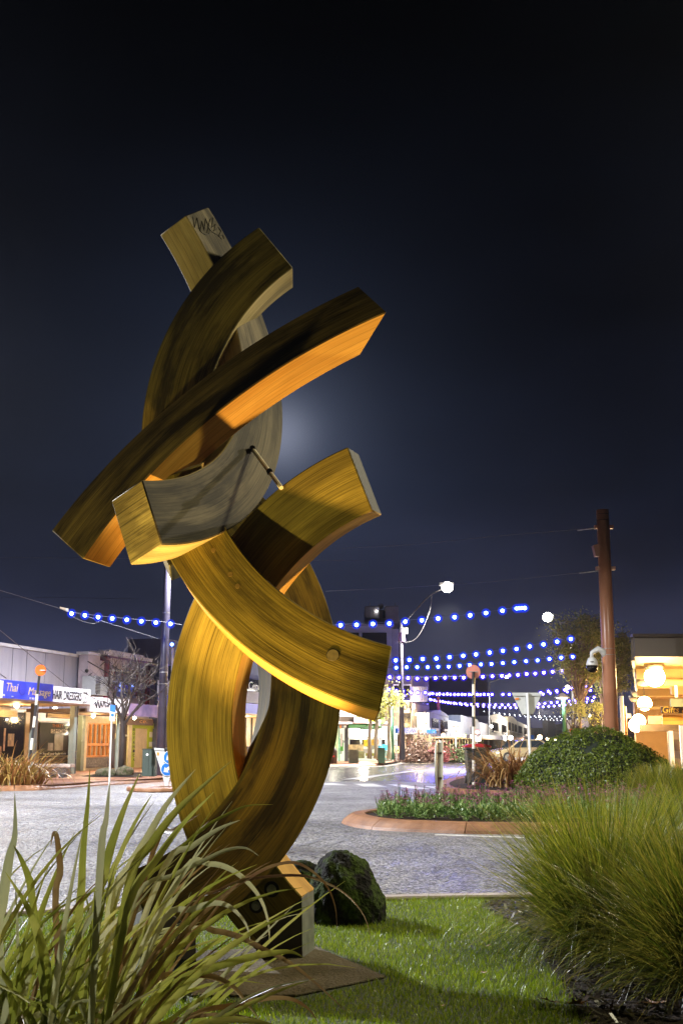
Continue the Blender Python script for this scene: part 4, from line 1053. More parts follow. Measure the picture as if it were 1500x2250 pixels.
# dark pole; its unseen arm and lamp head are added to backlight the road
YP = 37.5
t = empty('dark_pole', at(350, 1702, YP), 'tall dark blue pole rising behind the left of the sculpture, with an added unseen lamp', 'street lamp')
tp = at(372.5, 1170, YP); bs = at(351, 1703, YP)
b = MB(); b.tube([bs, bs.lerp(tp, .5), tp], [.165, .135, .10], 18); b.build('pole', M['pole_dark'], t, smooth=True)
for py in (1352, 1483, 1508):
    f_ = (1703 - py) / (1703 - 1170); c_ = bs.lerp(tp, f_); r__ = .165 - .065 * f_ + .006
    b = MB(); b.tube([c_ - Vector((0, 0, .02)), c_ + Vector((0, 0, .02))], r__, 18); b.build('steel_band', M['steel'], t)
hd = tp + Vector((1.0, .2, .25))
b = MB(); b.tube([tp, tp.lerp(hd, .6) + Vector((0, 0, .1)), hd], .04, 8); b.build('arm', M['steel'], t)
b = MB(); b.box(hd - Vector((.28, .12, .03)), hd + Vector((.28, .12, .07))); b.build('lamp_head', M['grey'], t)
def lamp_light(name, loc, power, col, r=.12, parent=None, typ='POINT'):
    l = bpy.data.lights.new(name, typ); l.energy = power
    if typ == 'SPOT': l.spot_size = math.radians(140); l.spot_blend = .5
    l.energy = power; l.color = col; l.shadow_soft_size = r
    o = bpy.data.objects.new(name, l); COL.objects.link(o); o.location = loc
    if parent: o.parent = parent; o.matrix_parent_inverse = root_world(parent).inverted()
    return o
PW = dict(hidden=9000, L1=34000, L2=34000, L3=13000)
lamp_light('lamp_light', hd - Vector((0, 0, .12)), PW['hidden'], (.93, .93, 1), .12, None, 'SPOT')

# brown pole with camera
YR = 29.5; KR = YR / 20
t = empty('brown_pole', at(1346, 1690, YR), 'thick brown painted steel pole behind the box dome, with a dome camera and cable brackets', 'pole')
bs = at(1347, 1720, YR); tp = at(1322.5, 1121, YR); rp = lambda f: (.125 - .013 * f) * KR
b = MB(); b.tube([bs, bs.lerp(tp, .5), tp], [rp(0), rp(.5), rp(1)], 32); b.build('shaft', M['pole_brown'], t, smooth=True)
for py in (1131, 1145):
    f_ = (1720 - py) / 599; c_ = bs.lerp(tp, f_); b = MB(); b.tube([c_ - Vector((0, 0, .007)), c_ + Vector((0, 0, .007))], rp(f_) + .004, 32); b.build('cap_groove', M['black'], t)
for py in (1433, 1446.5):
    f_ = (1720 - py) / 599; c_ = bs.lerp(tp, f_); b = MB(); b.tube([c_ - Vector((0, 0, .006)), c_ + Vector((0, 0, .006))], rp(f_) + .004, 32); b.build('steel_band', M['steel'], t)
for py, sg in ((1160, 1), (1254, 1)):
    f_ = (1720 - py) / 599; c_ = bs.lerp(tp, f_); b = MB(); b.box((c_.x - rp(f_) - .07, c_.y - .07, c_.z - .045), (c_.x + rp(f_) + .1, c_.y + .07, c_.z + .045)); b.build('bracket', M['pole_brown'], t)
c_ = bs.lerp(tp, (1720 - 1215) / 599); b = MB(); b.hexa([c_ + Vector(v) * KR for v in ((-.17, -.06, -.1), (-.09, -.06, -.1), (-.09, .08, -.1), (-.17, .08, -.1), (-.205, -.06, .1), (-.09, -.06, .13), (-.09, .08, .13), (-.205, .08, .1))]); b.build('junction_box', M['pole_brown'], t)
# dome camera on the pole
cc = empty('dome_camera', at(1299, 1450, YR - .1), 'white dome security camera with black lens bubble on the brown pole', 'camera')
c_ = at(1300, 1462, YR - .1)
b = MB(); b.lathe([(r * KR, z * KR) for r, z in ((.02, .15), (.06, .13), (.09, .08), (.102, .02), (.104, 0))], c_, 24); b.build('housing', M['white'], cc, smooth=True)
b = MB(); b.lathe([(r * KR, z * KR) for r, z in ((.096, 0), (.094, -.05), (.075, -.10), (.035, -.125), (.005, -.13))], c_, 24); b.build('lens_bubble', mat('smoked_plastic', (.012, .010, .010), .12, .1, 5), cc, smooth=True)
e1 = at(1307, 1432, YR - .1); V3 = lambda x, y, z: Vector((x, y, z)) * KR
b = MB(); b.tube([c_ + V3(0, 0, .14), c_ + V3(0, 0, .22), e1 + V3(.05, 0, .05), e1 + V3(.14, 0, 0), at(1330, 1446, YR)], [r * KR for r in (.035, .038, .055, .06, .05)], 12); b.build('arm', M['white'], cc, smooth=True)
b = MB(); q = at(1297, 1455, YR - .1); b.box((q.x - .03 * KR, q.y - .115 * KR, q.z - .008), (q.x + .03 * KR, q.y - .09 * KR, q.z + .008)); b.build('label_plate', M['steel_dark'], cc)

# cables
M['cable2'] = mat('dull_cable', (.14, .14, .16), .7, .1, 8)
def cable(pts, r, label, m=None, n=14, name='cable'):
    P = curve(pts, n) if len(pts) > 2 else pts
    b = MB(); b.tube(P, r, 4, caps=False); o = b.build(name, m or M['cable2'], fixn=False); return tag(o, label, 'cable')
cable([at(1310, 1160, YR), at(1090, 1178, 31), at(900, 1197, 33), at(740, 1205, 35)], .006, 'upper span cable running left from the brown pole')
b = MB(); b.tube([at(1268, 1165, YR + .5), at(1308, 1160, YR)], .018, 6); tag(b.build('turnbuckle', M['steel']), 'upper turnbuckle holding a cable to the brown pole', 'fitting', 'cable fittings at the brown pole')
cable([at(1316, 1254, YR), at(1090, 1277, 32), at(900, 1290, 35), at(716, 1299, 38)], .006, 'second span cable running left from the brown pole')
b = MB(); b.tube([at(1272, 1259, YR + .5), at(1314, 1254, YR)], .018, 6); tag(b.build('turnbuckle', M['steel']), 'lower turnbuckle holding a cable to the brown pole', 'fitting', 'cable fittings at the brown pole')
cable([at(-60, 1282, 28), at(0, 1297, 29.5), at(70, 1318, 31.5), at(136, 1338, 34), at(215, 1362, 35.5), at(290, 1385, 36.5), at(354, 1406, 37.4)], .006, 'thick white cable sweeping from the left frame edge to the dark pole')
cable([at(160, 1355, 34.2), at(185, 1366, 34.4), at(205, 1370, 34.6), at(218, 1366, 35)], .006, 'small slack loop of cable under the first blue bulbs')
cable([at(-20, 1368, 29), at(155, 1511, 39)], .012, 'pale guy wire slanting across the grey parapet')
cable([at(-10, 1473, 33), at(14, 1490, 35)], .02, 'dark stay above the blue shop sign', M['black'])
cable([at(0, 1312, 90), at(300, 1315, 90)], .01, 'faint horizontal wire high on the left')
cable([at(0, 1225, 60), at(370, 1228, 60), at(800, 1232, 60)], .007, 'faint horizontal wire crossing behind the sculpture')

# ---- bulb strings
M['glint_blue'] = emit('blue_reflection', (.22, .38, 1), 14)
M['bulb_core'] = emit('blue_white_led', (.10, .20, 1), 220)
M['bulb_violet'] = emit('violet_led', (.16, .12, 1), 200)
M['bulb_white'] = emit('white_led', (.8, .85, 1), 9)
def halo_mat(name, col, s):  # translucent emission that paints a bloom halo round a bulb
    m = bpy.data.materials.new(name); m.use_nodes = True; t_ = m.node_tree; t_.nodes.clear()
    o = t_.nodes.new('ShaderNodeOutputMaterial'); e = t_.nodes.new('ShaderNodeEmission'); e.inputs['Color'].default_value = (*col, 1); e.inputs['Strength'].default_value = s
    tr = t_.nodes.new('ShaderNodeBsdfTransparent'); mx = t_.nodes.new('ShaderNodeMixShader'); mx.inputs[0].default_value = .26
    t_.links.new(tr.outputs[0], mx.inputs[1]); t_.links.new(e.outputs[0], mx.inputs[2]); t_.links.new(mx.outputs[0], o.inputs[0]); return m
M['halo_blue'] = halo_mat('blue_halo', (.015, .05, 1), 1.15)
M['halo_violet'] = halo_mat('violet_halo', (.05, .02, 1), 1.1)
def ico(name, sub, m):
    bm = bmesh.new(); bmesh.ops.create_icosphere(bm, subdivisions=sub, radius=1); me = bpy.data.meshes.new(name); bm.to_mesh(me); bm.free(); me.materials.append(m)
    me.polygons.foreach_set('use_smooth', [True] * len(me.polygons)); return me
CORE = {'blue': ico('bulb', 2, M['bulb_core']), 'violet': ico('bulb', 2, M['bulb_violet']), 'white': ico('bulb', 1, M['bulb_white'])}
HALO = {'blue': ico('halo_shell', 2, M['halo_blue']), 'violet': ico('halo_shell', 2, M['halo_violet'])}
nstr = 0
def string_lights(pts, Y0, Y1, label, kind='blue', rc=4.0, rs_=10.5, ext=None, shade=True):  # shade switches on the halo shells that stand in for bloom
    """pts: pixel places of bulbs; bulb radius rc, halo shell radius rs_ in photo pixels at that distance"""
    global nstr; nstr += 1
    n = len(pts); P = [at(px, py, Y0 + (Y1 - Y0) * i / max(1, n - 1)) for i, (px, py) in enumerate(pts)]
    t = empty('festoon_lights', P[0], label, 'string lights', 'strings of blue lights across the street' if kind != 'white' else 'strings of small white lights far down the street')
    W_ = [p_ + Vector((0, 0, p_.y / FPX * (3.0 if kind != 'white' else .8))) for p_ in P]
    if ext: W_ = [at(ext[0][0], ext[0][1], Y0)] + W_ + [at(ext[1][0], ext[1][1], Y1)]
    b = MB(); b.tube(W_, .005 + Y0 * .0001, 4, caps=False); b.build('cable', M['cable'], t, fixn=False)
    for i, p_ in enumerate(P):
        o = bpy.data.objects.new('bulb', CORE[kind]); COL.objects.link(o); o.parent = t; o.location = p_ - P[0]
        k = p_.y / FPX; o.scale = (k * rc,) * 3
        if shade:  # two emissive shells round each bulb stand in for its bloom
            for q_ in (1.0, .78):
                g_ = bpy.data.objects.new('halo_shell', HALO[kind]); COL.objects.link(g_); g_.parent = o; g_.scale = (rs_ / rc * q_,) * 3
    return t
lin = lambda x0, y0, x1, y1, n, sag=0: [(x0 + (x1 - x0) * i / (n - 1), y0 + (y1 - y0) * i / (n - 1) + sag * 4 * (i / (n - 1)) * (1 - i / (n - 1))) for i in range(n)]
string_lights([(158, 1348), (187, 1352), (216, 1356), (247, 1359), (279, 1362), (311, 1365), (343, 1368), (375, 1371)], 35, 36, 'blue bulbs nearest the left, starting at a small fitting left of the dark pole', ext=((140, 1341), (400, 1373)))
string_lights([(748, 1374), (783, 1373), (819, 1371), (855, 1370), (890, 1366), (926, 1363), (962, 1359), (998, 1356), (1032, 1352), (1067, 1347), (1103, 1342), (1134, 1337), (1140, 1336.5), (1146, 1336), (1152, 1336)], 35, 33, 'highest string of blue bulbs right of the sculpture, just under the street lamp', ext=((728, 1373), (1158, 1335)))
string_lights([(378, 1416)], 45, 45, 'single blue bulb just right of the dark pole', rc=3.2, rs_=6.5)
string_lights([(869, 1451), (899, 1450), (928, 1448), (958, 1447), (987, 1444), (1017, 1441), (1045, 1438), (1075, 1434), (1104, 1430), (1134, 1426), (1163, 1420.5), (1193, 1416), (1223, 1410), (1253, 1404)], 43, 41, 'second highest string of blue bulbs, rising to the right against the leafy tree', rc=3.6, rs_=9.4, ext=((840, 1453), (1262, 1402)))
string_lights([(870, 1467), (893, 1466), (916, 1466), (939, 1466), (962, 1465), (985, 1465), (1009, 1463), (1031, 1461), (1056, 1460), (1079, 1459), (1104, 1457), (1129, 1455), (1155, 1453), (1180, 1451), (1206, 1448), (1232, 1445), (1257, 1443)], 50, 50, 'third string of blue bulbs, crossing just behind the orange beacon disc', rc=3.1, rs_=8.0, ext=((842, 1468), (1266, 1441)))
string_lights([(856, 1488), (876, 1489), (896, 1490), (916, 1491), (936, 1491), (956, 1490), (977, 1489), (998, 1489), (1018, 1489), (1060, 1487), (1081, 1486), (1102, 1485), (1118, 1484), (1137, 1483), (1156, 1481), (1175, 1480), (1194, 1478), (1213, 1476), (1234, 1474), (1255, 1471)], 60, 60, 'fourth string of violet blue bulbs passing below the beacon disc', 'violet', 3.0, 8.0, ext=((840, 1487), (1262, 1470)))
string_lights([(854, 1515), (870, 1518), (885, 1519), (902, 1522), (917, 1522), (934, 1522), (950, 1524), (965, 1525), (982, 1525), (998, 1526), (1014, 1526), (1030, 1526), (1048, 1526), (1063, 1526), (1080, 1526), (1104, 1526), (1118, 1526), (1187, 1522), (1204, 1519), (1222, 1518), (1240, 1516), (1255, 1512), (1270, 1510), (1285, 1508)], 74, 74, 'upper of the dense violet bulb strings above the far shops', 'violet', 2.4, 6.4)
string_lights([(847, 1521), (861, 1523), (875, 1522), (888, 1523), (905, 1524), (920, 1525), (944, 1525), (959, 1525.5), (974, 1526), (989, 1526), (1006, 1526), (1021, 1526), (1037, 1526.5), (1055, 1526.5), (1072, 1526), (1192, 1525), (1208, 1523), (1223, 1521), (1245, 1520), (1262, 1519), (1280, 1518), (1296, 1517)], 82, 82, 'violet bulb string almost merging with the dense one above the far shops', 'violet', 2.2, 5.6)
string_lights([(894, 1531), (907, 1533), (920, 1535), (932, 1537), (946, 1537.5), (960, 1541), (972, 1542), (984, 1544), (997, 1545), (1010, 1546), (1022, 1547), (1035, 1548), (1048, 1548), (1062, 1549), (1075, 1549), (1088, 1549), (1102, 1549), (1116, 1549), (1130, 1549), (1183, 1547), (1196, 1546), (1210, 1544), (1223, 1543), (1236, 1542), (1250, 1541), (1263, 1539), (1276, 1537), (1290, 1535), (1304, 1532)], 92, 92, 'lower violet bulb string sagging in front of the far roofs', 'violet', 2.1, 5.4)
string_lights(lin(930, 1534, 1300, 1540, 32, 18), 108, 108, 'faintest violet bulb string under the lower one', 'violet', 1.9, 3.7)
string_lights(lin(1063, 1563, 1262, 1574, 19, 4), 130, 130, 'first string of tiny white lights far down the street', 'white', .95, 0, shade=False)
string_lights(lin(1085, 1567, 1268, 1580, 17, 3), 145, 145, 'second string of tiny white lights far down the street', 'white', .85, 0, shade=False)
string_lights(lin(1185, 1581, 1300, 1583, 16, 1), 165, 165, 'lowest string of tiny white lights far down the street', 'white', .75, 0, shade=False)
ft = empty('cable_fitting', at(140, 1338, 34.8), 'small yellow and grey cable fitting where the left bulb string starts', 'fitting')
b = MB(); b.hexa([at(132, 1333, 34.8), at(145, 1336, 34.8), at(145, 1336, 35), at(132, 1333, 35), at(132, 1337.5, 34.8), at(145, 1342, 34.8), at(145, 1342, 35), at(132, 1337.5, 35)]); b.build('body', M['cream'], ft)
b = MB(); b.hexa([at(145, 1336, 34.8), at(151, 1337, 34.8), at(151, 1337, 35), at(145, 1336, 35), at(145, 1343, 34.8), at(151, 1344, 34.8), at(151, 1344, 35), at(145, 1343, 35)]); b.build('clamp', M['sign_white'], ft)

# ---- visible street lamps
M['arm'] = mat('dull_arm_paint', (.06, .06, .07), .7, .1, 4)
M['lamp_glow'] = emit('lamp_lens', (1, .94, .78), 60)
M['lamp_glow2'] = emit('small_lamp_lens', (1, .92, .75), 60)
def sphere(name, c, r, m, parent, sub=2, sz=1):
    o = bpy.data.objects.new(name, ico(name, sub, m)); COL.objects.link(o); o.location = c; o.scale = (r, r, r * sz)
    if parent: o.parent = parent; o.matrix_parent_inverse = root_world(parent).inverted()
    return o
Y1 = 64
t = empty('street_lamp', at(882, 1669, Y1), 'tall street lamp pole with curved arm reaching right to a bright lamp, behind the sculpture', 'street lamp')
b = MB(); b.tube([at(883, 1669, Y1), at(881, 1500, Y1), at(880, 1368, Y1)], [.17, .125, .10], 12); b.build('pole', M['pole_dark'], t, smooth=True)
b = MB(); b.tube(curve([at(886, 1372, Y1), at(915, 1338, Y1), at(945, 1308, Y1), at(975, 1293, Y1)], 5), .035, 8); b.build('arm', M['arm'], t)
b = MB(); b.tube(curve([at(948, 1306, Y1), at(944, 1340, Y1), at(926, 1385, Y1), at(908, 1407, Y1), at(886, 1412, Y1)], 5), .02, 6); b.build('hanging_cable', M['arm'], t)
b = MB(); q = at(889, 1386, Y1); b.box(q - Vector((.18, .1, .18)), q + Vector((.18, .1, .18))); b.build('flood_box', M['grey'], t)
b = MB(); q = at(882, 1400, Y1); b.tube([q - Vector((0, 0, .25)), q + Vector((0, 0, .25))], .22, 10); b.build('collar', mat('purple_collar', (.25, .16, .35), .4, .1, 4), t)
h_ = at(982, 1288, Y1); b = MB(); b.box(h_ + Vector((-.45, -.2, .05)), h_ + Vector((.35, .2, .2))); b.build('lamp_head', M['grey'], t)
sphere('lamp_lens', h_ - Vector((0, 0, .05)), .33, M['lamp_glow'], t, 3, .95)
lamp_light('lamp_light', h_ - Vector((0, .3, .9)), PW['L1'], (1, .94, .80), .3, None, 'SPOT')
Y2 = 97
t = empty('street_lamp', at(1262, 1650, Y2), 'bright street lamp on a long arm left of the leafy street tree', 'street lamp')
b = MB(); b.tube([at(1262, 1652, Y2), at(1255, 1420, Y2)], [.16, .1], 10); b.build('pole', M['steel'], t)
b = MB(); b.tube(curve([at(1255, 1420, Y2), at(1250, 1390, Y2), at(1232, 1368, Y2), at(1206, 1355, Y2)], 5), .04, 8); b.build('arm', M['arm'], t)
h_ = at(1202, 1356, Y2); b = MB(); b.box(h_ + Vector((-.3, -.2, .1)), h_ + Vector((.5, .2, .25))); b.build('lamp_head', M['grey'], t)
sphere('lamp_lens', h_, .42, M['lamp_glow'], t, 3, .95); lamp_light('lamp_light', h_ - Vector((0, .6, .5)), PW['L2'], (1, .92, .74), .3, None, 'SPOT')
Y3 = 125
t = empty('street_lamp', at(1080, 1648, Y3), 'small distant street lamp above the middle of the far street', 'street lamp')
b = MB(); b.tube([at(1072, 1650, Y3), at(1074, 1500, Y3), at(1110, 1487, Y3)], .1, 6); b.build('pole', M['steel'], t)
h_ = at(1112, 1488, Y3); sphere('lamp_lens', h_, .2, M['lamp_glow'], t, sz=.7); lamp_light('lamp_light', h_ - Vector((0, 1, 1)), PW['L3'], (.95, .95, 1), .3, None, 'SPOT')

# green lamp posts
def green_post(px, y0, y1, Y, label, r=.1, lit=True):
    t = empty('green_lamp_post', at(px, y0, Y), label, 'lamp post', 'green heritage lamp posts')
    b = MB(); b.tube([at(px + 2, y0, Y), at(px, y1, Y)], [r, r * .8], 12); b.build('post', M['green_post'], t, smooth=True)
    h_ = at(px - 3, y1 - 3, Y); b = MB(); b.lathe([(.05, .18), (.12, .14), (.30, .02), (.31, 0)], h_, 20); b.build('shade', M['white'], t)
    b = MB(); b.lathe([(.2, -.015), (.2, -.03)], h_, 16); b.build('lens', M['lamp_glow2'], t)
    return h_
h_ = green_post(860, 1669, 1552, 64, 'green lamp post with a small lit shade right of the white tree trunks', .115); lamp_light('lamp_light', h_ - Vector((0, 0, .2)), 2500, (1, .95, .75), .1)
h_ = green_post(1237, 1608, 1536, 46, 'green lamp post with a white shade in front of the leafy street tree', .085); lamp_light('lamp_light', h_ - Vector((0, 0, .2)), 900, (1, .95, .75), .1)
sphere('lamp_lens', at(1246, 1510, 90), .16, M['lamp_glow2'], None, 2)['label'] = 'round distant lamp just above the right green lamp post'
bpy.data.objects[-1]
for o in list(COL.objects):
    if o.name.startswith('lamp_lens') and o.parent is None: o.name = 'distant_lamp'; o['category'] = 'lamp'
# red post
t = empty('red_post', at(963, 1625, 84), 'red painted street post with dark climbing plant on its lower half', 'pole')
b = MB(); b.tube([at(964, 1625, 84), at(962, 1528, 84)], .115, 12); b.build('shaft', M['red_post'], t, smooth=True)
def leafball(name, c, r, n, leaf, m, label, cat, seed):
    rg = np.random.default_rng(seed); P = rg.normal(0, .45, (n, 3)) * np.array(r); P[:, 2] = np.abs(P[:, 2])
    t1 = rg.normal(0, 1, (n, 3)); t1 /= np.linalg.norm(t1, axis=1)[:, None]; t2 = np.cross(t1, rg.normal(0, 1, (n, 3))); t2 /= np.linalg.norm(t2, axis=1)[:, None]
    s = rg.uniform(.6, 1.4, n)[:, None] * leaf
    V = np.stack([P - t1 * s, P - t2 * s * .55, P + t1 * s, P + t2 * s * .55], 1).reshape(-1, 3)
    o = mesh_np(name, V, np.arange(4 * n).reshape(-1, 4), m, grp=4); o.location = c; return tag(o, label, cat) if label else o
M['hedge_g'] = blade_mat('hedge_green', (.05, .075, .03), (.09, .12, .05), (.14, .17, .08), .5, .3, 2)
M['hedge_r'] = blade_mat('hedge_red', (.16, .03, .04), (.24, .06, .07), (.30, .10, .10), .5, .3, 2)
M['hedge_b'] = blade_mat('hedge_brown', (.09, .05, .04), (.15, .09, .07), (.20, .13, .10), .5, .3, 2)
leafball('climbing_plant', at(963, 1612, 83.8), (.4, .4, 1.0), 600, .09, M['hedge_b'], 'dark climbing plant round the red street post', 'plant', 3)
YH = 66
for i, (px, py, rx, rz, mk, lab, n) in enumerate([(900, 1663, 1.1, .95, 'hedge_b', 'purplish brown shrub just right of the lamp pole foot', 900), (930, 1664, 1.0, .9, 'hedge_b', 'brown shrub in front of the corner building', 900), (960, 1664, .85, .8, 'hedge_r', 'crimson leaved shrub behind the keep left sign', 900),
        (925, 1662, .8, 1.9, 'hedge_b', 'taller twiggy brown shrub before the blue shop sign', 700), (1010, 1663, 1.3, 1.0, 'hedge_g', 'olive green hedge left of the wheelie bin', 1500), (982, 1662, .8, .9, 'hedge_r', 'reddish shrub between the keep left sign and the green hedge', 700), (1045, 1662, .9, .8, 'hedge_g', 'green shrub behind the wheelie bin', 700)]):
    p = at(px, py, YH + i * .3); leafball('shrub', (p.x, p.y, .12), (rx, .8, rz), n, .085, M[mk], lab, 'shrub', 40 + i)
sheet('shrub_bed', [G(880, 1671), G(950, 1668.5), G(1090, 1668), (11.5, 70), (3.8, 70)], .1, M['soil'], .09)
# white tree trunks with lights
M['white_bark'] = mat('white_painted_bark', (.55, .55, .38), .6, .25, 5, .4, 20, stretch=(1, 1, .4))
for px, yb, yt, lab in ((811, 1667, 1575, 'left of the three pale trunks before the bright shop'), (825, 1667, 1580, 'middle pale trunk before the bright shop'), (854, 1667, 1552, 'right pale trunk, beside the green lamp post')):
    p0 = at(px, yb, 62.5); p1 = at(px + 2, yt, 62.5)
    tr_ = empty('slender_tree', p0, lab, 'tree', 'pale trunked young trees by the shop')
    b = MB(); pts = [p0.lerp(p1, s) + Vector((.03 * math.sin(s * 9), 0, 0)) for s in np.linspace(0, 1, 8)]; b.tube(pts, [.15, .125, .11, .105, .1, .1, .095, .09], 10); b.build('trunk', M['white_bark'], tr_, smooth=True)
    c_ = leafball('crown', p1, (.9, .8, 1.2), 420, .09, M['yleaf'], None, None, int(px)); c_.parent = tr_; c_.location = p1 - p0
# planter box & green bin & small things on the mid footpath
M['slat_green'] = mat('weathered_green_slat', (.20, .23, .15), .6, .2, 5)
t = empty('slatted_planter', at(768, 1676, 62), 'slatted timber planter box on the far kerb', 'planter')
x0 = at(766, 1676, 62).x; x1 = at(787, 1676, 62).x; zb = .12; zt = at(766, 1647, 62).z
for i in range(5):
    xa = x0 + (x1 - x0) * i / 5; b = MB(); b.box((xa + .008, 62, zb), (xa + (x1 - x0) / 5 - .008, 62.03, zt)); b.build('slat', M['slat_green'], t)
b = MB(); b.box((x0, 62.03, zb), (x1, 62.6, zt - .02)); b.build('box', M['brown'], t)
t = empty('green_bin', at(838, 1674, 61), 'boxy green rubbish bin between the pale trunks', 'bin')
x0 = at(830, 1674, 61).x; x1 = at(846, 1674, 61).x; zt = at(838, 1645, 61).z
b = MB(); b.box((x0, 61, .12), (x1, 61.4, zt)); b.build('body', mat('bin_paint_green', (.06, .14, .08), .5, .1, 4), t, bevel=.02)
b = MB(); b.box((x0 - .02, 60.98, zt), (x1 + .02, 61.42, zt + .04)); b.build('lid', M['bin_green'], t)
t = empty('litter_bin', at(733, 1672, 60), 'dark rounded litter bin beside the green shop door', 'bin')
p = at(733, 1672, 60); b = MB(); b.lathe([(.17, 0), (.18, .62), (.14, .78), (.05, .84)], (p.x, p.y, .12), 16); b.build('body', M['darkbrown'], t, smooth=True)
b = MB(); b.tube([(p.x, p.y - .19, .5), (p.x, p.y - .17, .5)], .05, 10); b.build('badge', M['sign_red'], t)
t = empty('parking_post', at(870, 1670, 63), 'thin post with small blue sign left of the tall lamp pole', 'sign')
b = MB(); b.tube([at(870, 1670, 63), at(870, 1605, 63)], .035, 8); b.build('post', M['white'], t)
b = MB(); b.prism([at(867, 1600, 62.9), at(873, 1600, 62.9), at(873, 1611, 62.9), at(867, 1611, 62.9)], (0, .03, 0)); b.build('plate', M['sign_blue'], t)
# far give way + other street signs
t = empty('give_way_sign', at(1002, 1645, 70), 'small red and white give way triangle on the far street', 'sign')
b = MB(); b.tube([at(1001.5, 1650, 70), at(1001, 1598, 70)], .04, 8); b.build('post', M['white'], t)
b = MB(); b.prism([at(994, 1595, 69.9), at(1007.5, 1595, 69.9), at(1001, 1609, 69.9)], (0, .03, 0)); b.build('red_border', M['sign_red'], t)
b = MB(); b.prism([at(997, 1597, 69.85), at(1004.5, 1597, 69.85), at(1001, 1605, 69.85)], (0, .03, 0)); b.build('white_face', M['sign_white'], t)
t = empty('street_sign', at(1050, 1650, 66), 'white street notice with a no turn roundel behind the beacon pole', 'sign')
b = MB(); b.tube([at(1048, 1655, 66), at(1047, 1605, 66)], .04, 8); b.build('post', M['white'], t)
b = MB(); b.prism([at(1043, 1616, 65.9), at(1056, 1616, 65.9), at(1056, 1629, 65.9), at(1043, 1629, 65.9)], (0, .03, 0)); b.build('plate', M['sign_white'], t)
b = MB(); q = at(1048, 1609, 65.9); b.tube([q, q + Vector((0, .03, 0))], .15, 20); b.build('roundel', M['sign_red'], t)
b = MB(); q = at(1048, 1609, 65.85); b.tube([q, q + Vector((0, .03, 0))], .115, 20); b.build('roundel_face', M['sign_white'], t)
t = empty('street_sign', at(1168, 1640, 90), 'small blue and white street sign beside the give way pole', 'sign')
b = MB(); b.tube([at(1168, 1650, 90), at(1168, 1618, 90)], .04, 6); b.build('post', M['white'], t)
b = MB(); b.prism([at(1165, 1615, 89.9), at(1172, 1615, 89.9), at(1172, 1625, 89.9), at(1165, 1625, 89.9)], (0, .03, 0)); b.build('plate', M['sign_blue'], t)

# parked car
M['car_paint'] = mat('champagne_car_paint', (.42, .36, .22), .25, .08, 3, metal=.3, coat=.6)
M['glass_dark'] = mat('dark_glass', (.02, .03, .04), .06, .2, 3, spec=.8)
M['tyre'] = mat('tyre_rubber', (.02, .02, .02), .7, .2, 8)
c0 = at(1089, 1661, 74); Lc = 4.3; c0.z = .0
car = empty('parked_car', c0, 'pale gold hatchback parked at the far kerb, half hidden by the bronze flax', 'car')
Rt = Matrix.Rotation(math.radians(14), 3, 'Z')
def cp(u, v, z): return c0 + Rt @ Vector((u, v, z))
side = [(0, .35), (.02, .62), (.25, .74), (.95, .86), (1.55, 1.32), (2.1, 1.44), (3.2, 1.42), (3.9, 1.05), (4.25, .95), (4.3, .5), (4.25, .3), (.1, .25)]
b = MB(); b.prism([cp(u, 0, z) for u, z in side], Rt @ Vector((0, 1.7, 0))); b.build('body', M['car_paint'], car, bevel=.06)
for poly in ([(1.12, .9), (1.62, 1.3), (2.15, 1.37), (2.15, .92)], [(2.25, .92), (2.25, 1.37), (3.1, 1.35), (3.6, 1.0), (3.4, .93)]):
    b = MB(); b.prism([cp(u, -.012, z) for u, z in poly], Rt @ Vector((0, .02, 0))); b.build('side_window', M['glass_dark'], car)
b = MB(); b.hexa([cp(.98, .15, .885), cp(1.52, .22, 1.31), cp(1.52, 1.48, 1.31), cp(.98, 1.55, .885), cp(.95, .15, .90), cp(1.49, .22, 1.33), cp(1.49, 1.48, 1.33), cp(.95, 1.55, .90)]); b.build('windscreen', M['glass_dark'], car)
for u in (.8, 3.45):
    b = MB(); b.tube([cp(u, -.02, .31), cp(u, .2, .31)], .31, 20); w_ = b.build('wheel', M['tyre'], car)
    b = MB(); b.tube([cp(u, -.035, .31), cp(u, -.01, .31)], .19, 14); b.build('rim', M['steel'], w_)
b = MB(); b.prism([cp(.05, -.01, .58), cp(.3, -.01, .66), cp(.3, -.01, .56), cp(.06, -.01, .52)], Rt @ Vector((0, .2, 0))); b.build('headlight', M['sign_white'], car)

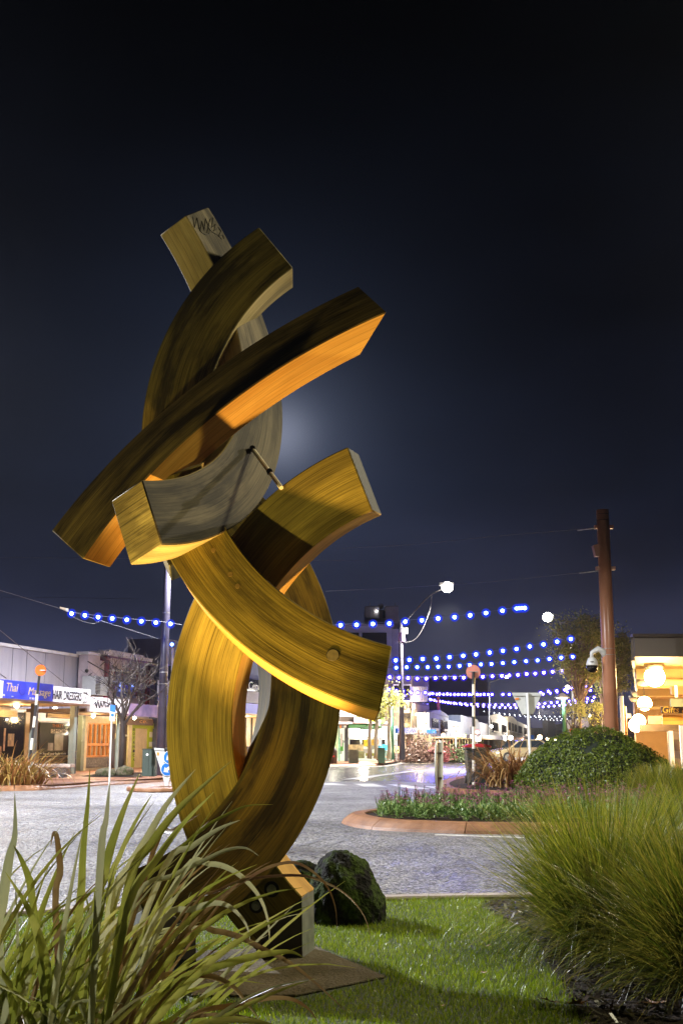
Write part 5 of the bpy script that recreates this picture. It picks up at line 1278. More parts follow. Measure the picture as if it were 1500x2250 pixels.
# ================================================================ buildings
class Fac:
    """a street frontage: runs along d through o; w metres behind the line (into the building)"""
    def __init__(s, o, d, flip=1):
        s.o = Vector((o[0], o[1], 0)); s.d = Vector((d[0], d[1], 0)).normalized(); s.n = Vector((s.d.y, -s.d.x, 0)) * flip
    def pt(s, px, py, w=0.0):
        return on_plane(px, py, s.o - s.n * w, s.n)
    def u(s, px, w=0.0):
        return (s.pt(px, 1600, w) - s.o).dot(s.d)
    def P(s, u, w, z): q = s.o + s.d * u - s.n * w; return Vector((q.x, q.y, z))
    def box(s, px0, px1, yt, yb, w0, w1, m, parent, name, ref=None, bevel=0, ub=None, zt=None, zb=None, mb=None):
        ref = px0 if ref is None else ref
        u0, u1 = s.u(px0, w0), s.u(px1, w0)
        z1 = s.pt(ref, yt, w0).z if zt is None else zt; z0 = s.pt(ref, yb, w0).z if zb is None else zb
        q = [s.P(u0, w0, z0), s.P(u1, w0, z0), s.P(u1, w1, z0), s.P(u0, w1, z0), s.P(u0, w0, z1), s.P(u1, w0, z1), s.P(u1, w1, z1), s.P(u0, w1, z1)]
        if mb is not None: mb.hexa(q); return None
        b = MB(); b.hexa(q); return b.build(name, m, parent, bevel=bevel)
    def text(s, t, px, py, hpx, w, m, parent, xs=1.0, pxw=None, **k):
        p = s.pt(px, py, w - .012); Y = p.y; h = hpx * Y / FPX * 1.38
        o = text(t, h, p, s.d, (0, 0, 1), m, parent, .003, **k)
        wd = max(v.co.x for v in o.data.vertices) - min(v.co.x for v in o.data.vertices)
        if pxw is None: pxw = (px - len(t) * hpx * .33 * xs, px + len(t) * hpx * .33 * xs)
        want = abs(s.u(pxw[1], w) - s.u(pxw[0], w)); f = want / wd
        for v in o.data.vertices: v.co.x *= f
        return o
M['clad'] = mat('grey_metal_cladding', (.30, .29, .34), .45, .12, .8, .05, 8, stretch=(3, 3, .4))
M['cap'] = mat('parapet_cap', (.62, .62, .66), .4, .15, 2)
M['sign_deep'] = mat('deep_blue_sign', (.025, .045, .55), .3, .12, 2)
M['gold'] = mat('gold_letter', (.55, .42, .25), .4, .1, 4)
M['pinkwall'] = mat('pale_pink_render', (.50, .42, .46), .6, .18, 1.6, .2, 20)
M['maroon'] = mat('maroon_paint', (.20, .025, .05), .5, .15, 3)
M['soffit'] = mat('cream_soffit', (.62, .50, .30), .5, .08, 2)
M['lime'] = mat('lime_paint', (.42, .52, .02), .45, .08, 3)
M['orange_frame'] = mat('orange_joinery', (.62, .25, .05), .4, .12, 5)
M['darkdoor'] = mat('dark_door_panel', (.035, .022, .018), .35, .3, 3)
M['shutter'] = mat('roller_shutter', (.20, .19, .19), .4, .15, 4, metal=.3)
M['postgreen'] = mat('grey_green_post', (.16, .19, .16), .4, .12, 3)
M['brickgrey'] = mat('grey_brick', (.16, .14, .14), .6, .3, 9)
M['glassd'] = mat('shop_glass', (.015, .013, .012), .08, .3, 1.2, spec=.8)
M['black_board'] = mat('black_board', (.015, .014, .014), .3, .3, 4)
def lit(name, c1, c2, s, scale=1.2):
    m, t, b = new_mat(name); co = t.nodes.new('ShaderNodeTexCoord'); v = t.nodes.new('ShaderNodeTexVoronoi'); v.feature = 'F1'; v.inputs['Scale'].default_value = scale
    mpp = t.nodes.new('ShaderNodeMapping'); mpp.inputs['Scale'].default_value = (1, 1, 2.2); t.links.new(co.outputs['Object'], mpp.inputs[0]); t.links.new(mpp.outputs[0], v.inputs['Vector'])
    sp_ = t.nodes.new('ShaderNodeSeparateColor'); t.links.new(v.outputs['Color'], sp_.inputs[0])
    r = t.nodes.new('ShaderNodeValToRGB'); r.color_ramp.interpolation = 'CONSTANT'; e = r.color_ramp.elements
    e[0].color = (*c1, 1); e[1].position = .55; e[1].color = (*c2, 1); x = e.new(.8); x.color = (c1[0] * .35, c1[1] * .35, c1[2] * .35, 1)
    t.links.new(sp_.outputs[0], r.inputs[0]); t.links.new(r.outputs[0], b.inputs['Emission Color']); b.inputs['Emission Strength'].default_value = s
    b.inputs['Base Color'].default_value = (.1, .1, .1, 1); return m
M['shop_warm'] = lit('warm_shop_interior', (1, .62, .25), (1, .80, .48), 1.0)
M['shop_white'] = lit('white_shop_interior', (.9, .92, .70), (1, .98, .85), 1.1, 1.0)
M['shop_dim'] = lit('dim_shop_interior', (.35, .18, .07), (.12, .07, .04), .7, 1.5)
M['tube'] = emit('fluorescent_tube', (1, .93, .72), 9)

# ---- left row: canopy edge line
F1 = Fac((-19.9, 0), (.28, 1))
W1 = 3.1
s1 = empty('grey_shop', F1.pt(60, 1690, W1), 'single storey shop with grey panelled parapet, blue restaurant sign and hair dressers sign', 'shop')
seams = [-60, -20, 19, 51, 92, 135, 168, 188]
for a, b_ in zip(seams, seams[1:]):
    u0 = F1.u(a, W1); u1 = F1.u(b_, W1); zt = F1.pt(0, 1416, W1).z
    b = MB(); b.hexa([F1.P(u0 + .02, W1, 2.4), F1.P(u1 - .02, W1, 2.4), F1.P(u1 - .02, W1 + .1, 2.4), F1.P(u0 + .02, W1 + .1, 2.4), F1.P(u0 + .02, W1, zt), F1.P(u1 - .02, W1, zt), F1.P(u1 - .02, W1 + .1, zt), F1.P(u0 + .02, W1 + .1, zt)]); b.build('parapet_panel', M['clad'], s1)
F1.box(-60, 188, 1411, 1418, W1 - .06, W1 + .3, M['cap'], s1, 'parapet_cap', ref=0)
F1.box(-60, 188, 1420, 1560, W1 + .12, W1 + 8, M['grey'], s1, 'rear_wall', ref=0, zb=.2)
F1.box(-60, 2, 1495, 1534, 0, .12, M['sign_white'], s1, 'fascia_board', ref=2)
sgn = F1.box(2, 113, 1492.5, 1533, 0, .12, M['sign_deep'], s1, 'blue_sign', ref=2)
F1.text('Thai', 26, 1511, 19, 0, M['gold'], sgn, .55, pxw=(12, 38), shear=.25, name='lettering')
F1.text('Massage', 87, 1521, 17, 0, M['gold'], sgn, .52, pxw=(63, 112), shear=.25)
b = MB(); q = F1.pt(51, 1513, -.005); b.tube([q, q + F1.n * .006], .22, 24); b.build('round_logo', mat('sign_logo_blue', (.02, .03, .35), .3, .1, 4), sgn)
F1.text('1180A', 7, 1527.5, 4.5, 0, M['sign_white'], sgn, .6); F1.text('www', 28, 1530, 3, 0, M['sign_white'], sgn, .6); F1.text('07 343', 71, 1535, 4.5, 0, M['sign_white'], sgn, .6)
sgn = F1.box(113.3, 196, 1507, 1543, 0, .12, M['sign_white'], s1, 'white_sign', ref=113.3)
F1.text('HAIR DRESSERS', 149, 1529.5, 19, 0, M['black'], sgn, .40, pxw=(117, 181), offset=.006)
F1.text('LADIES', 188.5, 1523.5, 6, 0, M['black'], sgn, pxw=(183, 194)); F1.text('&', 188, 1533.5, 5, 0, M['black'], sgn, pxw=(186, 190)); F1.text('GENTS', 187.5, 1543, 6, 0, M['black'], sgn, pxw=(181.5, 193.5))
zc = F1.pt(2, 1537, 0).z
b = MB(); b.hexa([F1.P(F1.u(-60), .13, zc - .02), F1.P(F1.u(196), .13, zc - .02), F1.P(F1.u(196), W1 - .01, zc - .02), F1.P(F1.u(-60), W1 - .01, zc - .02)] + [F1.P(F1.u(-60), .13, zc + .10), F1.P(F1.u(196), .13, zc + .10), F1.P(F1.u(196), W1 - .01, zc + .10), F1.P(F1.u(-60), W1 - .01, zc + .10)]); b.build('canopy_soffit', M['soffit'], s1)
F1.box(-60, 196, 1533.5, 1538, -.03, .02, M['brown'], s1, 'canopy_edge_trim', ref=2)
for px, w_ in ((-12, .25), (80, .25), (166, .25)):
    u0 = F1.u(px, w_); b = MB(); b.hexa([F1.P(u0 - .09, w_, .1), F1.P(u0 + .09, w_, .1), F1.P(u0 + .09, w_ + .18, .1), F1.P(u0 - .09, w_ + .18, .1), F1.P(u0 - .09, w_, zc - .03), F1.P(u0 + .09, w_, zc - .03), F1.P(u0 + .09, w_ + .18, zc - .03), F1.P(u0 - .09, w_ + .18, zc - .03)]); b.build('canopy_post', M['postgreen'], s1)
u0 = F1.u(173.5, .3); b = MB(); b.tube([F1.P(u0, .4, .1), F1.P(u0, .4, zc)], .06, 10); b.build('downpipe', M['black'], s1)
zw = F1.pt(60, 1683, W1).z
# shopfront wall pieces (all at w=W1)
F1.box(-60, 188, 1550, 1690, W1 + .06, W1 + .1, M['cream'], s1, 'shopfront_wall', ref=60, zb=.1, zt=zc)
F1.box(-40, 57, 1563, 1690, W1 - .02, W1 + .04, M['glassd'], s1, 'dark_window', ref=0, zb=.3)
F1.box(57, 66, 1563, 1690, W1 - .05, W1 + .05, mat('tan_pillar', (.38, .27, .14), .5, .1, 3), s1, 'pillar', ref=57, zb=.1)
F1.box(66, 78, 1563, 1690, W1 - .06, W1 + .05, M['cream'], s1, 'pillar', ref=66, zb=.1)
F1.box(89, 155, 1585, 1661, W1 - .04, W1 + .04, M['black_board'], s1, 'dark_window', ref=89)
F1.box(86, 158, 1583, 1587, W1 - .08, W1 + .04, M['sign_white'], s1, 'window_head', ref=86)
F1.box(155, 160, 1587, 1690, W1 - .06, W1 + .04, M['cream'], s1, 'pillar', ref=155, zb=.1)
b = MB()
for i in range(14): # stone cladding pieces beside the window
    for j in range(2):
        px = 84 + j * 1 + (72 if i % 2 else 0); py = 1652 + (i // 2) * 5
        F1.box(px, px + 4.5, py, py + 4.4, W1 - .09 - .02 * (i % 3), W1 - .03, None, None, None, mb=b)
b.build('stone_pier', mat('stacked_stone', (.38, .30, .2), .6, .4, 6), s1)
F1.box(89, 156, 1663, 1690, W1 - .05, W1 + .04, M['darkbrown'], s1, 'stall_riser', ref=89, zb=.1)
hs = F1.box(103, 161, 1562, 1577, W1 - .5, W1 - .44, M['brown'], s1, 'hanging_sign', ref=103)
F1.box(104.2, 159.8, 1563.3, 1575.6, W1 - .515, W1 - .5, mat('tan_sign', (.42, .30, .16), .5, .1, 4), hs, 'sign_face', ref=104.2)
F1.box(108, 110, 1545, 1563, W1 - .48, W1 - .46, M['black'], hs, 'hanger', ref=108)
hs = F1.box(-40, 37, 1561, 1576, W1 - .9, W1 - .85, mat('tan_sign2', (.55, .42, .24), .5, .08, 4), s1, 'hanging_sign', ref=37)
F1.text('HAIRDRESSER', 1.5, 1566, 9, W1 - .9, M['gold'], hs, pxw=(-36, 34), offset=.003)
F1.text('THIRTY', 128, 1595, 7, W1 - .04, mat('rust_letter', (.45, .16, .05), .5, .1, 4), s1, .9)
F1.box(114, 148, 1602, 1611, W1 - .07, W1 - .04, mat('pale_notice', (.55, .48, .42), .5, .1, 4), s1, 'notice', ref=114)
F1.text('SMOK', 131, 1607, 8, W1 - .07, M['black'], s1, pxw=(116, 146))
F1.box(122, 141, 1613, 1649, W1 - .055, W1 - .04, mat('grey_poster', (.24, .22, .22), .5, .2, 4), s1, 'poster', ref=122)
F1.box(108, 120, 1632, 1649, W1 - .06, W1 - .04, mat('grey_poster2', (.18, .16, .17), .5, .2, 4), s1, 'poster', ref=108)
F1.text('For all your body needs', 121, 1656, 5, W1 - .04, M['sign_white'], s1, pxw=(98, 148))
b = MB(); F1.box(10, 14, 1600, 1650, W1 - .03, W1 - .02, None, None, None, ref=10, mb=b); F1.box(20, 33, 1612, 1640, W1 - .03, W1 - .02, None, None, None, ref=20, mb=b); F1.box(2, 7, 1640, 1660, W1 - .03, W1 - .02, None, None, None, ref=2, mb=b); b.build('window_display', mat('dim_display', (.20, .10, .04), .5, .5, 6), s1)
for i, (px, py, s_) in enumerate(((30, 1581, .05), (158, 1611, .06), (163, 1592, .05))):
    sphere('downlight', F1.pt(px, py, W1 - .15), s_, M['lamp_glow2'], s1, 1)
lamp_light('canopy_light', F1.P(F1.u(40, 1.5), 1.6, zc - .15), 190, (1, .66, .28), .08); lamp_light('canopy_light', F1.P(F1.u(125, 2), 2.1, zc - .15), 240, (1, .72, .38), .08)
sphere('canopy_lamp', F1.P(F1.u(125, 2), 2.1, zc - .06), .08, M['lamp_glow2'], s1, 2); sphere('canopy_lamp', F1.P(F1.u(40, 1.5), 1.6, zc - .06), .08, M['lamp_glow2'], s1, 2)

# art deco shop
W2 = 2.7
s2 = empty('art_deco_shop', F1.pt(265, 1688, W2), 'pale pink art deco shop with stepped parapet, maroon piers and a lime green doorway', 'shop')
def f2(px0, px1, yt, yb, w0, w1, m, name, ref=None, **k): return F1.box(px0, px1, yt, yb, w0, w1, M[m] if isinstance(m, str) else m, s2, name, ref, **k)
f2(188, 352, 1505, 1560, W2 + .15, W2 + 7, 'pinkwall', 'wall', 188, zb=.2)
f2(188, 214, 1433, 1540, W2 - .12, W2 + .3, 'pinkwall', 'left_pier'); f2(187, 215, 1430, 1436, W2 - .18, W2 + .35, 'cap', 'pier_cap')
f2(214, 231, 1450, 1545, W2, W2 + .3, 'pinkwall', 'wall_step'); f2(208, 222, 1444, 1452, W2 + .3, W2 + .5, 'maroon', 'wall_step')
f2(229, 236, 1440, 1545, W2 - .1, W2 + .3, 'maroon', 'maroon_pier'); f2(321.5, 328, 1462, 1548, W2 - .1, W2 + .3, 'maroon', 'maroon_pier')
f2(236, 314, 1441, 1548, W2 - .05, W2 + .3, 'pinkwall', 'central_block'); f2(314, 322, 1466, 1550, W2 + .02, W2 + .3, 'pinkwall', 'wall_step')
f2(222, 331, 1431, 1439, W2 - .28, W2 + .35, 'cap', 'parapet_cap', 236); f2(234, 312, 1426.5, 1432, W2 - .2, W2 + .3, 'cap', 'upper_cap', 236)
f2(236, 322, 1439.5, 1443, W2 - .2, W2, mat('mauve_band', (.16, .06, .22), .5, .1, 4), 'mauve_band', 236)
f2(328, 352, 1459, 1556, W2 - .12, W2 + .3, 'pinkwall', 'right_pier'); f2(327, 353, 1456, 1460, W2 - .18, W2 + .35, 'cap', 'pier_cap')
f2(188, 208, 1487, 1532, W2 - .14, W2 - .12, 'maroon', 'maroon_panel')
wn = f2(248, 298, 1468, 1530, W2 - .07, W2 - .04, mat('curtained_window', (.20, .20, .38), .3, .15, 3), 'window')
for a, b_, y in ((244, 302, 1470), (244, 298, 1495)):
    F1.box(a, b_, y, y + 2.6, W2 - .3, W2 - .06, M['sign_white'], wn, 'sill', ref=a)
for px in (248, 264, 281, 297): F1.box(px, px + 1.5, 1468, 1530, W2 - .10, W2 - .06, M['maroon'], wn, 'frame', ref=px)
for px, py in ((267, 1507), (291, 1508), (267, 1517)): sphere('reflected_lamp', F1.pt(px, py, W2 - .1), .045, M['glint_blue'], wn, 1)  # emissive beads put in as lamp reflections on the glass
ac = f2(206, 236, 1484, 1526, W2 - .7, W2 - .12, M['grey'], 'air_conditioner', 206)
b = MB()
for i in range(12): F1.box(207, 217, 1486 + i * 3.2, 1487.6 + i * 3.2, W2 - .715, W2 - .7, None, None, None, ref=207, mb=b)
b.build('grille', M['black'], ac)
q = F1.pt(191, 1474, W2 - .2); sphere('wall_lamp', q, .09, M['black'], s2, 1)
can = f2(196, 282, 1530, 1563, .05, .15, mat('white_fascia_grubby', (.60, .58, .60), .5, .2, 3), 'canopy_fascia', 196)
sc_ = MB(); rs = random.Random(9); pts = [F1.pt(206 + i * 2.3, 1548 + rs.uniform(-9, 9) + i * .15, .03) for i in range(24)]; sc_.tube(curve(pts, 3), .018, 4, caps=False); sc_.build('graffiti_scribble', M['black'], can)
pst = f2(282, 352, 1545, 1573, .04, .15, mat('poster_fascia', (.06, .05, .12), .3, .8, 1.4, col2=(.30, .20, .30)), 'poster_fascia', 282)
zc2 = F1.pt(196, 1564, .1).z
b = MB(); b.hexa([F1.P(F1.u(196), .16, zc2), F1.P(F1.u(352), .16, zc2), F1.P(F1.u(352), W2 - .2, zc2), F1.P(F1.u(196), W2 - .2, zc2), F1.P(F1.u(196), .16, zc2 + .12), F1.P(F1.u(352), .16, zc2 + .12), F1.P(F1.u(352), W2 - .2, zc2 + .12), F1.P(F1.u(196), W2 - .2, zc2 + .12)]); b.build('canopy_soffit', M['brown'], s2)
u0 = F1.u(262, .3); b = MB(); b.tube([F1.P(u0, .35, .1), F1.P(u0, .35, zc2)], .07, 10); b.build('canopy_post', M['postgreen'], s2)
f2(188, 193, 1572, 1695, W2 - .3, W2, 'cream', 'pillar', 188, zb=.1); f2(181, 188, 1572, 1695, W2 - .5, W2, M['postgreen'], 'pillar', 188, zb=.1)
f2(188, 352, 1572, 1600, W2 - .02, W2 + .1, 'cream', 'shopfront_wall', 188, zb=.1)
wf = f2(193, 241, 1590, 1663, W2 - .04, W2 - .02, 'shop_dim', 'window', 193)
for px in (193, 201, 211, 221, 231, 239.5): F1.box(px, px + 2.4, 1590, 1663, W2 - .12, W2 - .04, M['orange_frame'], wf, 'frame', ref=px)
for y, h in ((1588, 3), (1633, 6), (1660, 4)): F1.box(192, 242, y, y + h, W2 - .14, W2 - .04, M['orange_frame'], wf, 'frame', ref=193)
bw = f2(190, 243, 1665, 1690, W2 - .09, W2 - .02, 'brickgrey', 'plinth', 190, zb=.2)
b = MB()
for r_i in range(4):
    for c_i in range(9):
        px = 190.5 + c_i * 5.8 + (2.9 if r_i % 2 else 0); F1.box(px, px + 5.3, 1667 + r_i * 4.6, 1671 + r_i * 4.6, W2 - .11, W2 - .09, None, None, None, ref=190, mb=b)
br = b.build('brick', M['brickgrey'], bw); br['kind'] = 'stuff'
for px in (245, 258, 271): f2(px, px + 12, 1590, 1695, W2 - .07, W2 - .02, 'darkdoor', 'door_panel', 245, zb=.15)
q = F1.pt(257, 1618, W2 - .1); f2(256, 258.5, 1611, 1624, W2 - .11, W2 - .07, 'gold', 'door_handle', 256)
f2(274, 282, 1614, 1618, W2 - .10, W2 - .07, 'sign_white', 'notice', 274)
f2(284, 291, 1588, 1695, W2 - .15, W2, 'cream', 'pillar', 284, zb=.15)
f2(291, 298, 1588, 1695, W2 - .10, W2, 'lime', 'lime_surround', 291, zb=.15); f2(291, 352, 1588, 1600, W2 - .11, W2, 'lime', 'lime_surround', 291)
for i, ch in enumerate('BOTANICA'): F1.text(ch, 294.5, 1603 + i * 9.5, 6, W2 - .10, M['bin_green'], s2)
sh_ = f2(298, 325, 1600, 1690, W2 + .05, W2 + .08, 'shutter', 'roller_shutter', 298, zb=.15)
b = MB()
for i in range(17): F1.box(298, 325, 1601 + i * 4.9, 1604.6 + i * 4.9, W2 + .02, W2 + .05, None, None, None, ref=298, mb=b)
b.build('shutter_slats', M['shutter'], sh_)
dr = f2(326, 346, 1598, 1695, W2 - .06, W2, 'lime', 'lime_door', 326, zb=.15)
for y0_, y1_ in ((1608, 1620), (1630, 1641)): F1.box(330, 336, y0_, y1_, W2 - .08, W2 - .06, M['sign_white'], dr, 'notice', ref=330)
hb = f2(275, 337, 1578, 1592, W2 - .35, W2 - .28, 'brown', 'sign_board', 275)
F1.text('ce.', 316, 1585, 9, W2 - .35, M['orange_frame'], hb, pxw=(308, 325))
lamp_light('canopy_light', F1.P(F1.u(215, 1.2), 1.4, zc2 - .2), 240, (1, .70, .32), .08); lamp_light('canopy_light', F1.P(F1.u(305, 1.2), 1.4, zc2 - .2), 220, (1, .78, .36), .08)
sphere('canopy_lamp', F1.P(F1.u(215, 1.2), 1.4, zc2 - .07), .07, M['lamp_glow2'], s2, 1); sphere('canopy_lamp', F1.P(F1.u(305, 1.2), 1.4, zc2 - .07), .07, M['lamp_glow2'], s2, 1)
for (a, b_) in (((193, 1453, W2 - .15), (352, 1545, .1)), ((246, 1462, W2 - .1), (352, 1525, .1)), ((188, 1491, W2 - .15), (236, 1450, W2)), ((310, 1472, W2 - .1), (352, 1500, .1))):
    b = MB(); b.tube([F1.pt(*a), F1.pt(*b_)], .022, 5); b.build('stay_rod', M['black'], s2)

# third building of the left row, mostly behind the sculpture
s3 = empty('dark_corner_shop', F1.pt(560, 1680, 2), 'dark corner shop with white script sign seen through the gap in the sculpture', 'shop')
F1.box(356, 690, 1436, 1600, 2.2, 4, mat('slate_wall', (.10, .11, .20), .5, .2, 1), s3, 'wall', ref=520, zb=.1)
F1.box(353, 690, 1520, 1545, .0, .2, mat('grey_fascia', (.20, .19, .23), .5, .15, 2), s3, 'fascia', ref=555)
F1.box(353, 690, 1492, 1519, 1.2, 1.3, M['glassd'], s3, 'sign_panel', ref=555)
F1.text('Cenn', 559, 1508, 17, 1.2, M['sign_white'], s3, pxw=(546, 572), shear=.2)
F1.box(353, 690, 1546, 1568, .05, .2, M['sign_deep'], s3, 'blue_sign', ref=555)
F1.box(353, 690, 1568, 1571, -.1, 2.2, M['soffit'], s3, 'canopy_soffit', ref=555)
F1.box(380, 680, 1574, 1672, 2.1, 2.18, M['shop_warm'], s3, 'shop_window', ref=555)
for px in range(400, 680, 14): F1.box(px, px + 1.2, 1574, 1672, 2.02, 2.1, M['darkbrown'], s3, 'mullion', ref=px)
F1.box(353, 690, 1640, 1690, 2.0, 2.1, M['darkbrown'], s3, 'stall_riser', ref=555, zb=.1)
b = MB(); b.tube([F1.pt(379, 1424, 0), F1.pt(379, 1700, 0)], .05, 8); b.build('downpipe', M['cap'], s3)
lamp_light('canopy_light', F1.P(F1.u(550, 1), 1.2, F1.pt(555, 1572, 1).z - .2), 400, (1, .78, .42), .1)

# ---- frontal block across the junction
F2 = Fac((0, 68), (1, .02))
s4 = empty('green_convenience_shop', F2.pt(770, 1672, 3), 'brightly lit shop with green trim and bunting across the junction', 'shop')
def f4(a, b_, yt, yb, w0, w1, m, name, ref=None, par=None, **k): return F2.box(a, b_, yt, yb, w0, w1, M[m] if isinstance(m, str) else m, par or s4, name, ref, **k)
f4(600, 836, 1540, 1600, 3, 12, mat('mauve_wall', (.15, .14, .18), .5, .1, .6), 'wall')
for i in range(6): f4(700, 778, 1553 + i * 3.6, 1556 + i * 3.6, 2.9, 3.0, mat('mauve_board', (.28, .26, .34), .5, .1, .6), 'weatherboard')
f4(600, 779, 1574, 1586, 0, .25, 'darkbrown', 'fascia'); f4(600, 860, 1586, 1590, -.2, 3, 'pinkwall', 'canopy_soffit')
f4(778, 808, 1567, 1588, -.3, -.2, mat('lilac_sign', (.44, .40, .55), .4, .05, 3), 'lilac_sign')
f4(808, 828, 1575, 1588, -.1, .1, 'lime', 'green_sign'); 
b = MB(); c_ = F2.pt(836, 1589, -.35); R_ = 12 * 68 / FPX
b.prism([c_ + Vector((R_ * .75 * math.cos(a), 0, R_ * 1.9 * math.sin(a))) for a in np.linspace(0, math.pi, 14)], (0, .1, 0)); b.build('arched_green_sign', mat('bright_green_sign', (.10, .42, .05), .4, .05, 3), s4)
f4(829, 836, 1570, 1594, -.4, -.36, 'sign_back', 'side_sign')
f4(765, 838, 1590, 1600, .2, .3, mat('green_trim', (.05, .22, .08), .4, .1, 3), 'green_trim'); f4(790, 832, 1597, 1603, .0, .1, mat('green_trim_d', (.03, .12, .05), .4, .1, 3), 'green_beam')
f4(720, 872, 1595, 1672, 3.0, 3.1, 'shop_white', 'shop_window', zb=.1)
for px in (792, 815, 833, 846, 860): f4(px, px + 2, 1600, 1660, 2.85, 2.98, 'cap', 'mullion')
f4(765, 872, 1622, 1624, 2.8, 2.97, 'cap', 'transom'); f4(765, 872, 1600, 1620, 2.9, 2.98, emit('ceiling_glow', (1, 1, .84), 1.2), 'lit_ceiling')
f4(768, 790, 1625, 1636, 2.88, 2.96, 'glassd', 'dark_pane'); f4(795, 815, 1625, 1636, 2.88, 2.96, 'glassd', 'dark_pane'); f4(838, 846, 1625, 1637, 2.88, 2.96, 'glassd', 'dark_pane')
for (a, b_, y0_, y1_, c_) in ((799, 812, 1625, 1640, (.9, .62, .02)), (824, 831, 1625, 1636, (.85, .30, .03)), (816, 823, 1625, 1638, (.8, .55, .05)), (822, 838, 1638, 1660, (.02, .20, .32)), (839, 858, 1636, 1648, (.02, .30, .50)), (765, 798, 1636, 1650, (.62, .55, .30)), (790, 812, 1646, 1655, (.55, .6, .55)), (764, 800, 1651, 1666, (.25, .3, .12)), (803, 826, 1655, 1661, (.35, .42, .05)), (840, 862, 1650, 1668, (.06, .16, .14)), (864, 878, 1640, 1655, (.6, .5, .2))):
    f4(a, b_, y0_, y1_, 2.5 + .01 * (a % 7), 2.8, mat('display_stock', c_, .5, .4, 4), 'display')
for px, wd in ((757, 8), (744, 2.4), (703, 4)): f4(px, px + wd, 1592, 1672, .3, .7, 'black' if wd > 3 else 'green_post', 'column', zb=.1)
f4(735, 743, 1600, 1666, 2.9, 2.95, emit('green_poster_glow', (.3, .8, .15), .45), 'green_poster'); f4(747, 754, 1632, 1650, 2.8, 2.95, mat('green_poster', (.08, .4, .05), .4, .2, 3), 'green_poster')
f4(748, 752, 1612, 1640, 2.7, 2.8, 'sign_white', 'white_poster')
for px, mm in ((738, 'lime'), (748, 'sign_orange'), (758.5, 'sign_white'), (728, 'sign_white')):
    b = MB(); b.prism([F2.pt(px - 3, 1594, .1), F2.pt(px + 3, 1594, .1), F2.pt(px, 1602, .1)], (0, .02, 0)); b.build('bunting_flag', M[mm], s4)
lamp_light('shop_light', F2.P(F2.u(800, 1.5), 1.5, 3.2), 1500, (1, .97, .78), .2); lamp_light('shop_light', F2.P(F2.u(730, 1.5), 1.5, 3.0), 500, (1, .95, .75), .2)
sphere('canopy_lamp', F2.pt(799, 1612, 2.6), .3, M['lamp_glow2'], s4, 2, .7); sphere('canopy_lamp', F2.pt(742, 1576, -.3), .08, M['lamp_glow2'], s4, 1)

# tall pale building behind with roof tower
F3 = Fac((0, 95), (1, 0))
s5 = empty('tall_pale_building', F3.pt(830, 1660, 0), 'tall pale multi storey building with a roof tower behind the shops', 'building')
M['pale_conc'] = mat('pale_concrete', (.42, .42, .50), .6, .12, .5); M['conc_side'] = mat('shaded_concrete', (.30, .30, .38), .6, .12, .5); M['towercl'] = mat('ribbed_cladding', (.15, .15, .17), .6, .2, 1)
def f5(a, b_, yt, yb, w0, w1, m, name, par=None, **k): return F3.box(a, b_, yt, yb, w0, w1, M[m], par or s5, name, None, **k)
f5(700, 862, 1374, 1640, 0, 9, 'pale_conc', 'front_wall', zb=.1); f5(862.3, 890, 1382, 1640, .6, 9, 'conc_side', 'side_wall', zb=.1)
f5(700, 868, 1371, 1376, -.3, 9, 'pale_conc', 'roof_slab')
for a, b_ in ((740, 789), (796, 851)):
    for y0_, y1_ in ((1390, 1445), (1458, 1512)):
        w_ = f5(a, b_, y0_, y1_, -.03, .05, 'glassd', 'window'); f5(a, b_, y1_, y1_ + 3, -.12, .05, 'pale_conc', 'sill', w_)
f5(803, 835, 1332, 1358, 3, 8, 'towercl', 'roof_tower'); f5(835.3, 848, 1340, 1374, 4, 8, 'towercl', 'roof_tower'); f5(848.3, 878, 1331, 1374, 3, 8, 'towercl', 'roof_tower'); f5(803, 878, 1356, 1374, 4.2, 8, 'towercl', 'roof_tower')
f5(843, 848, 1342, 1358, 2.8, 3, 'glassd', 'louvre')
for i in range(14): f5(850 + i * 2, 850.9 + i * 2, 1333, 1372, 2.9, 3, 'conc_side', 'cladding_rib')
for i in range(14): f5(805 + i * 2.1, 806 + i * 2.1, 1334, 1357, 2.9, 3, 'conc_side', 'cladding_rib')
for px in (812, 838, 868): b = MB(); b.tube([F3.pt(px, 1332, 5), F3.pt(px, 1325, 5)], .03, 5); b.build('aerial', M['steel_dark'], s5)
f5(832, 844, 1328, 1332, 5, 7, 'towercl', 'roof_vent')
sphere('warning_lamp', F3.pt(827, 1343, 2.8), .07, M['lamp_glow2'], s5, 1); sphere('warning_lamp', F3.pt(829.5, 1374, -.2), .06, M['lamp_glow2'], s5, 1)

# corner building with number
F4 = Fac((0, 76), (1, .03)); F4s = Fac((0, 0), (0, 1))
s6 = empty('corner_building', F4.pt(890, 1665, 0), 'taupe two storey corner building with tall windows, street number and ray white fascia', 'building')
s6['label'] = 'taupe two storey corner building with ribbed side windows and a street number'
M['taupe'] = mat('taupe_render', (.17, .145, .125), .6, .12, .7); M['taupe_l'] = mat('taupe_band', (.36, .30, .20), .6, .1, .7)
def f6(a, b_, yt, yb, w0, w1, m, name, par=None, fac=F4, **k): return fac.box(a, b_, yt, yb, w0, w1, M[m] if isinstance(m, str) else m, par or s6, name, None, **k)
f6(829, 906, 1486, 1640, 0, 6, 'taupe', 'front_wall', zb=.1)
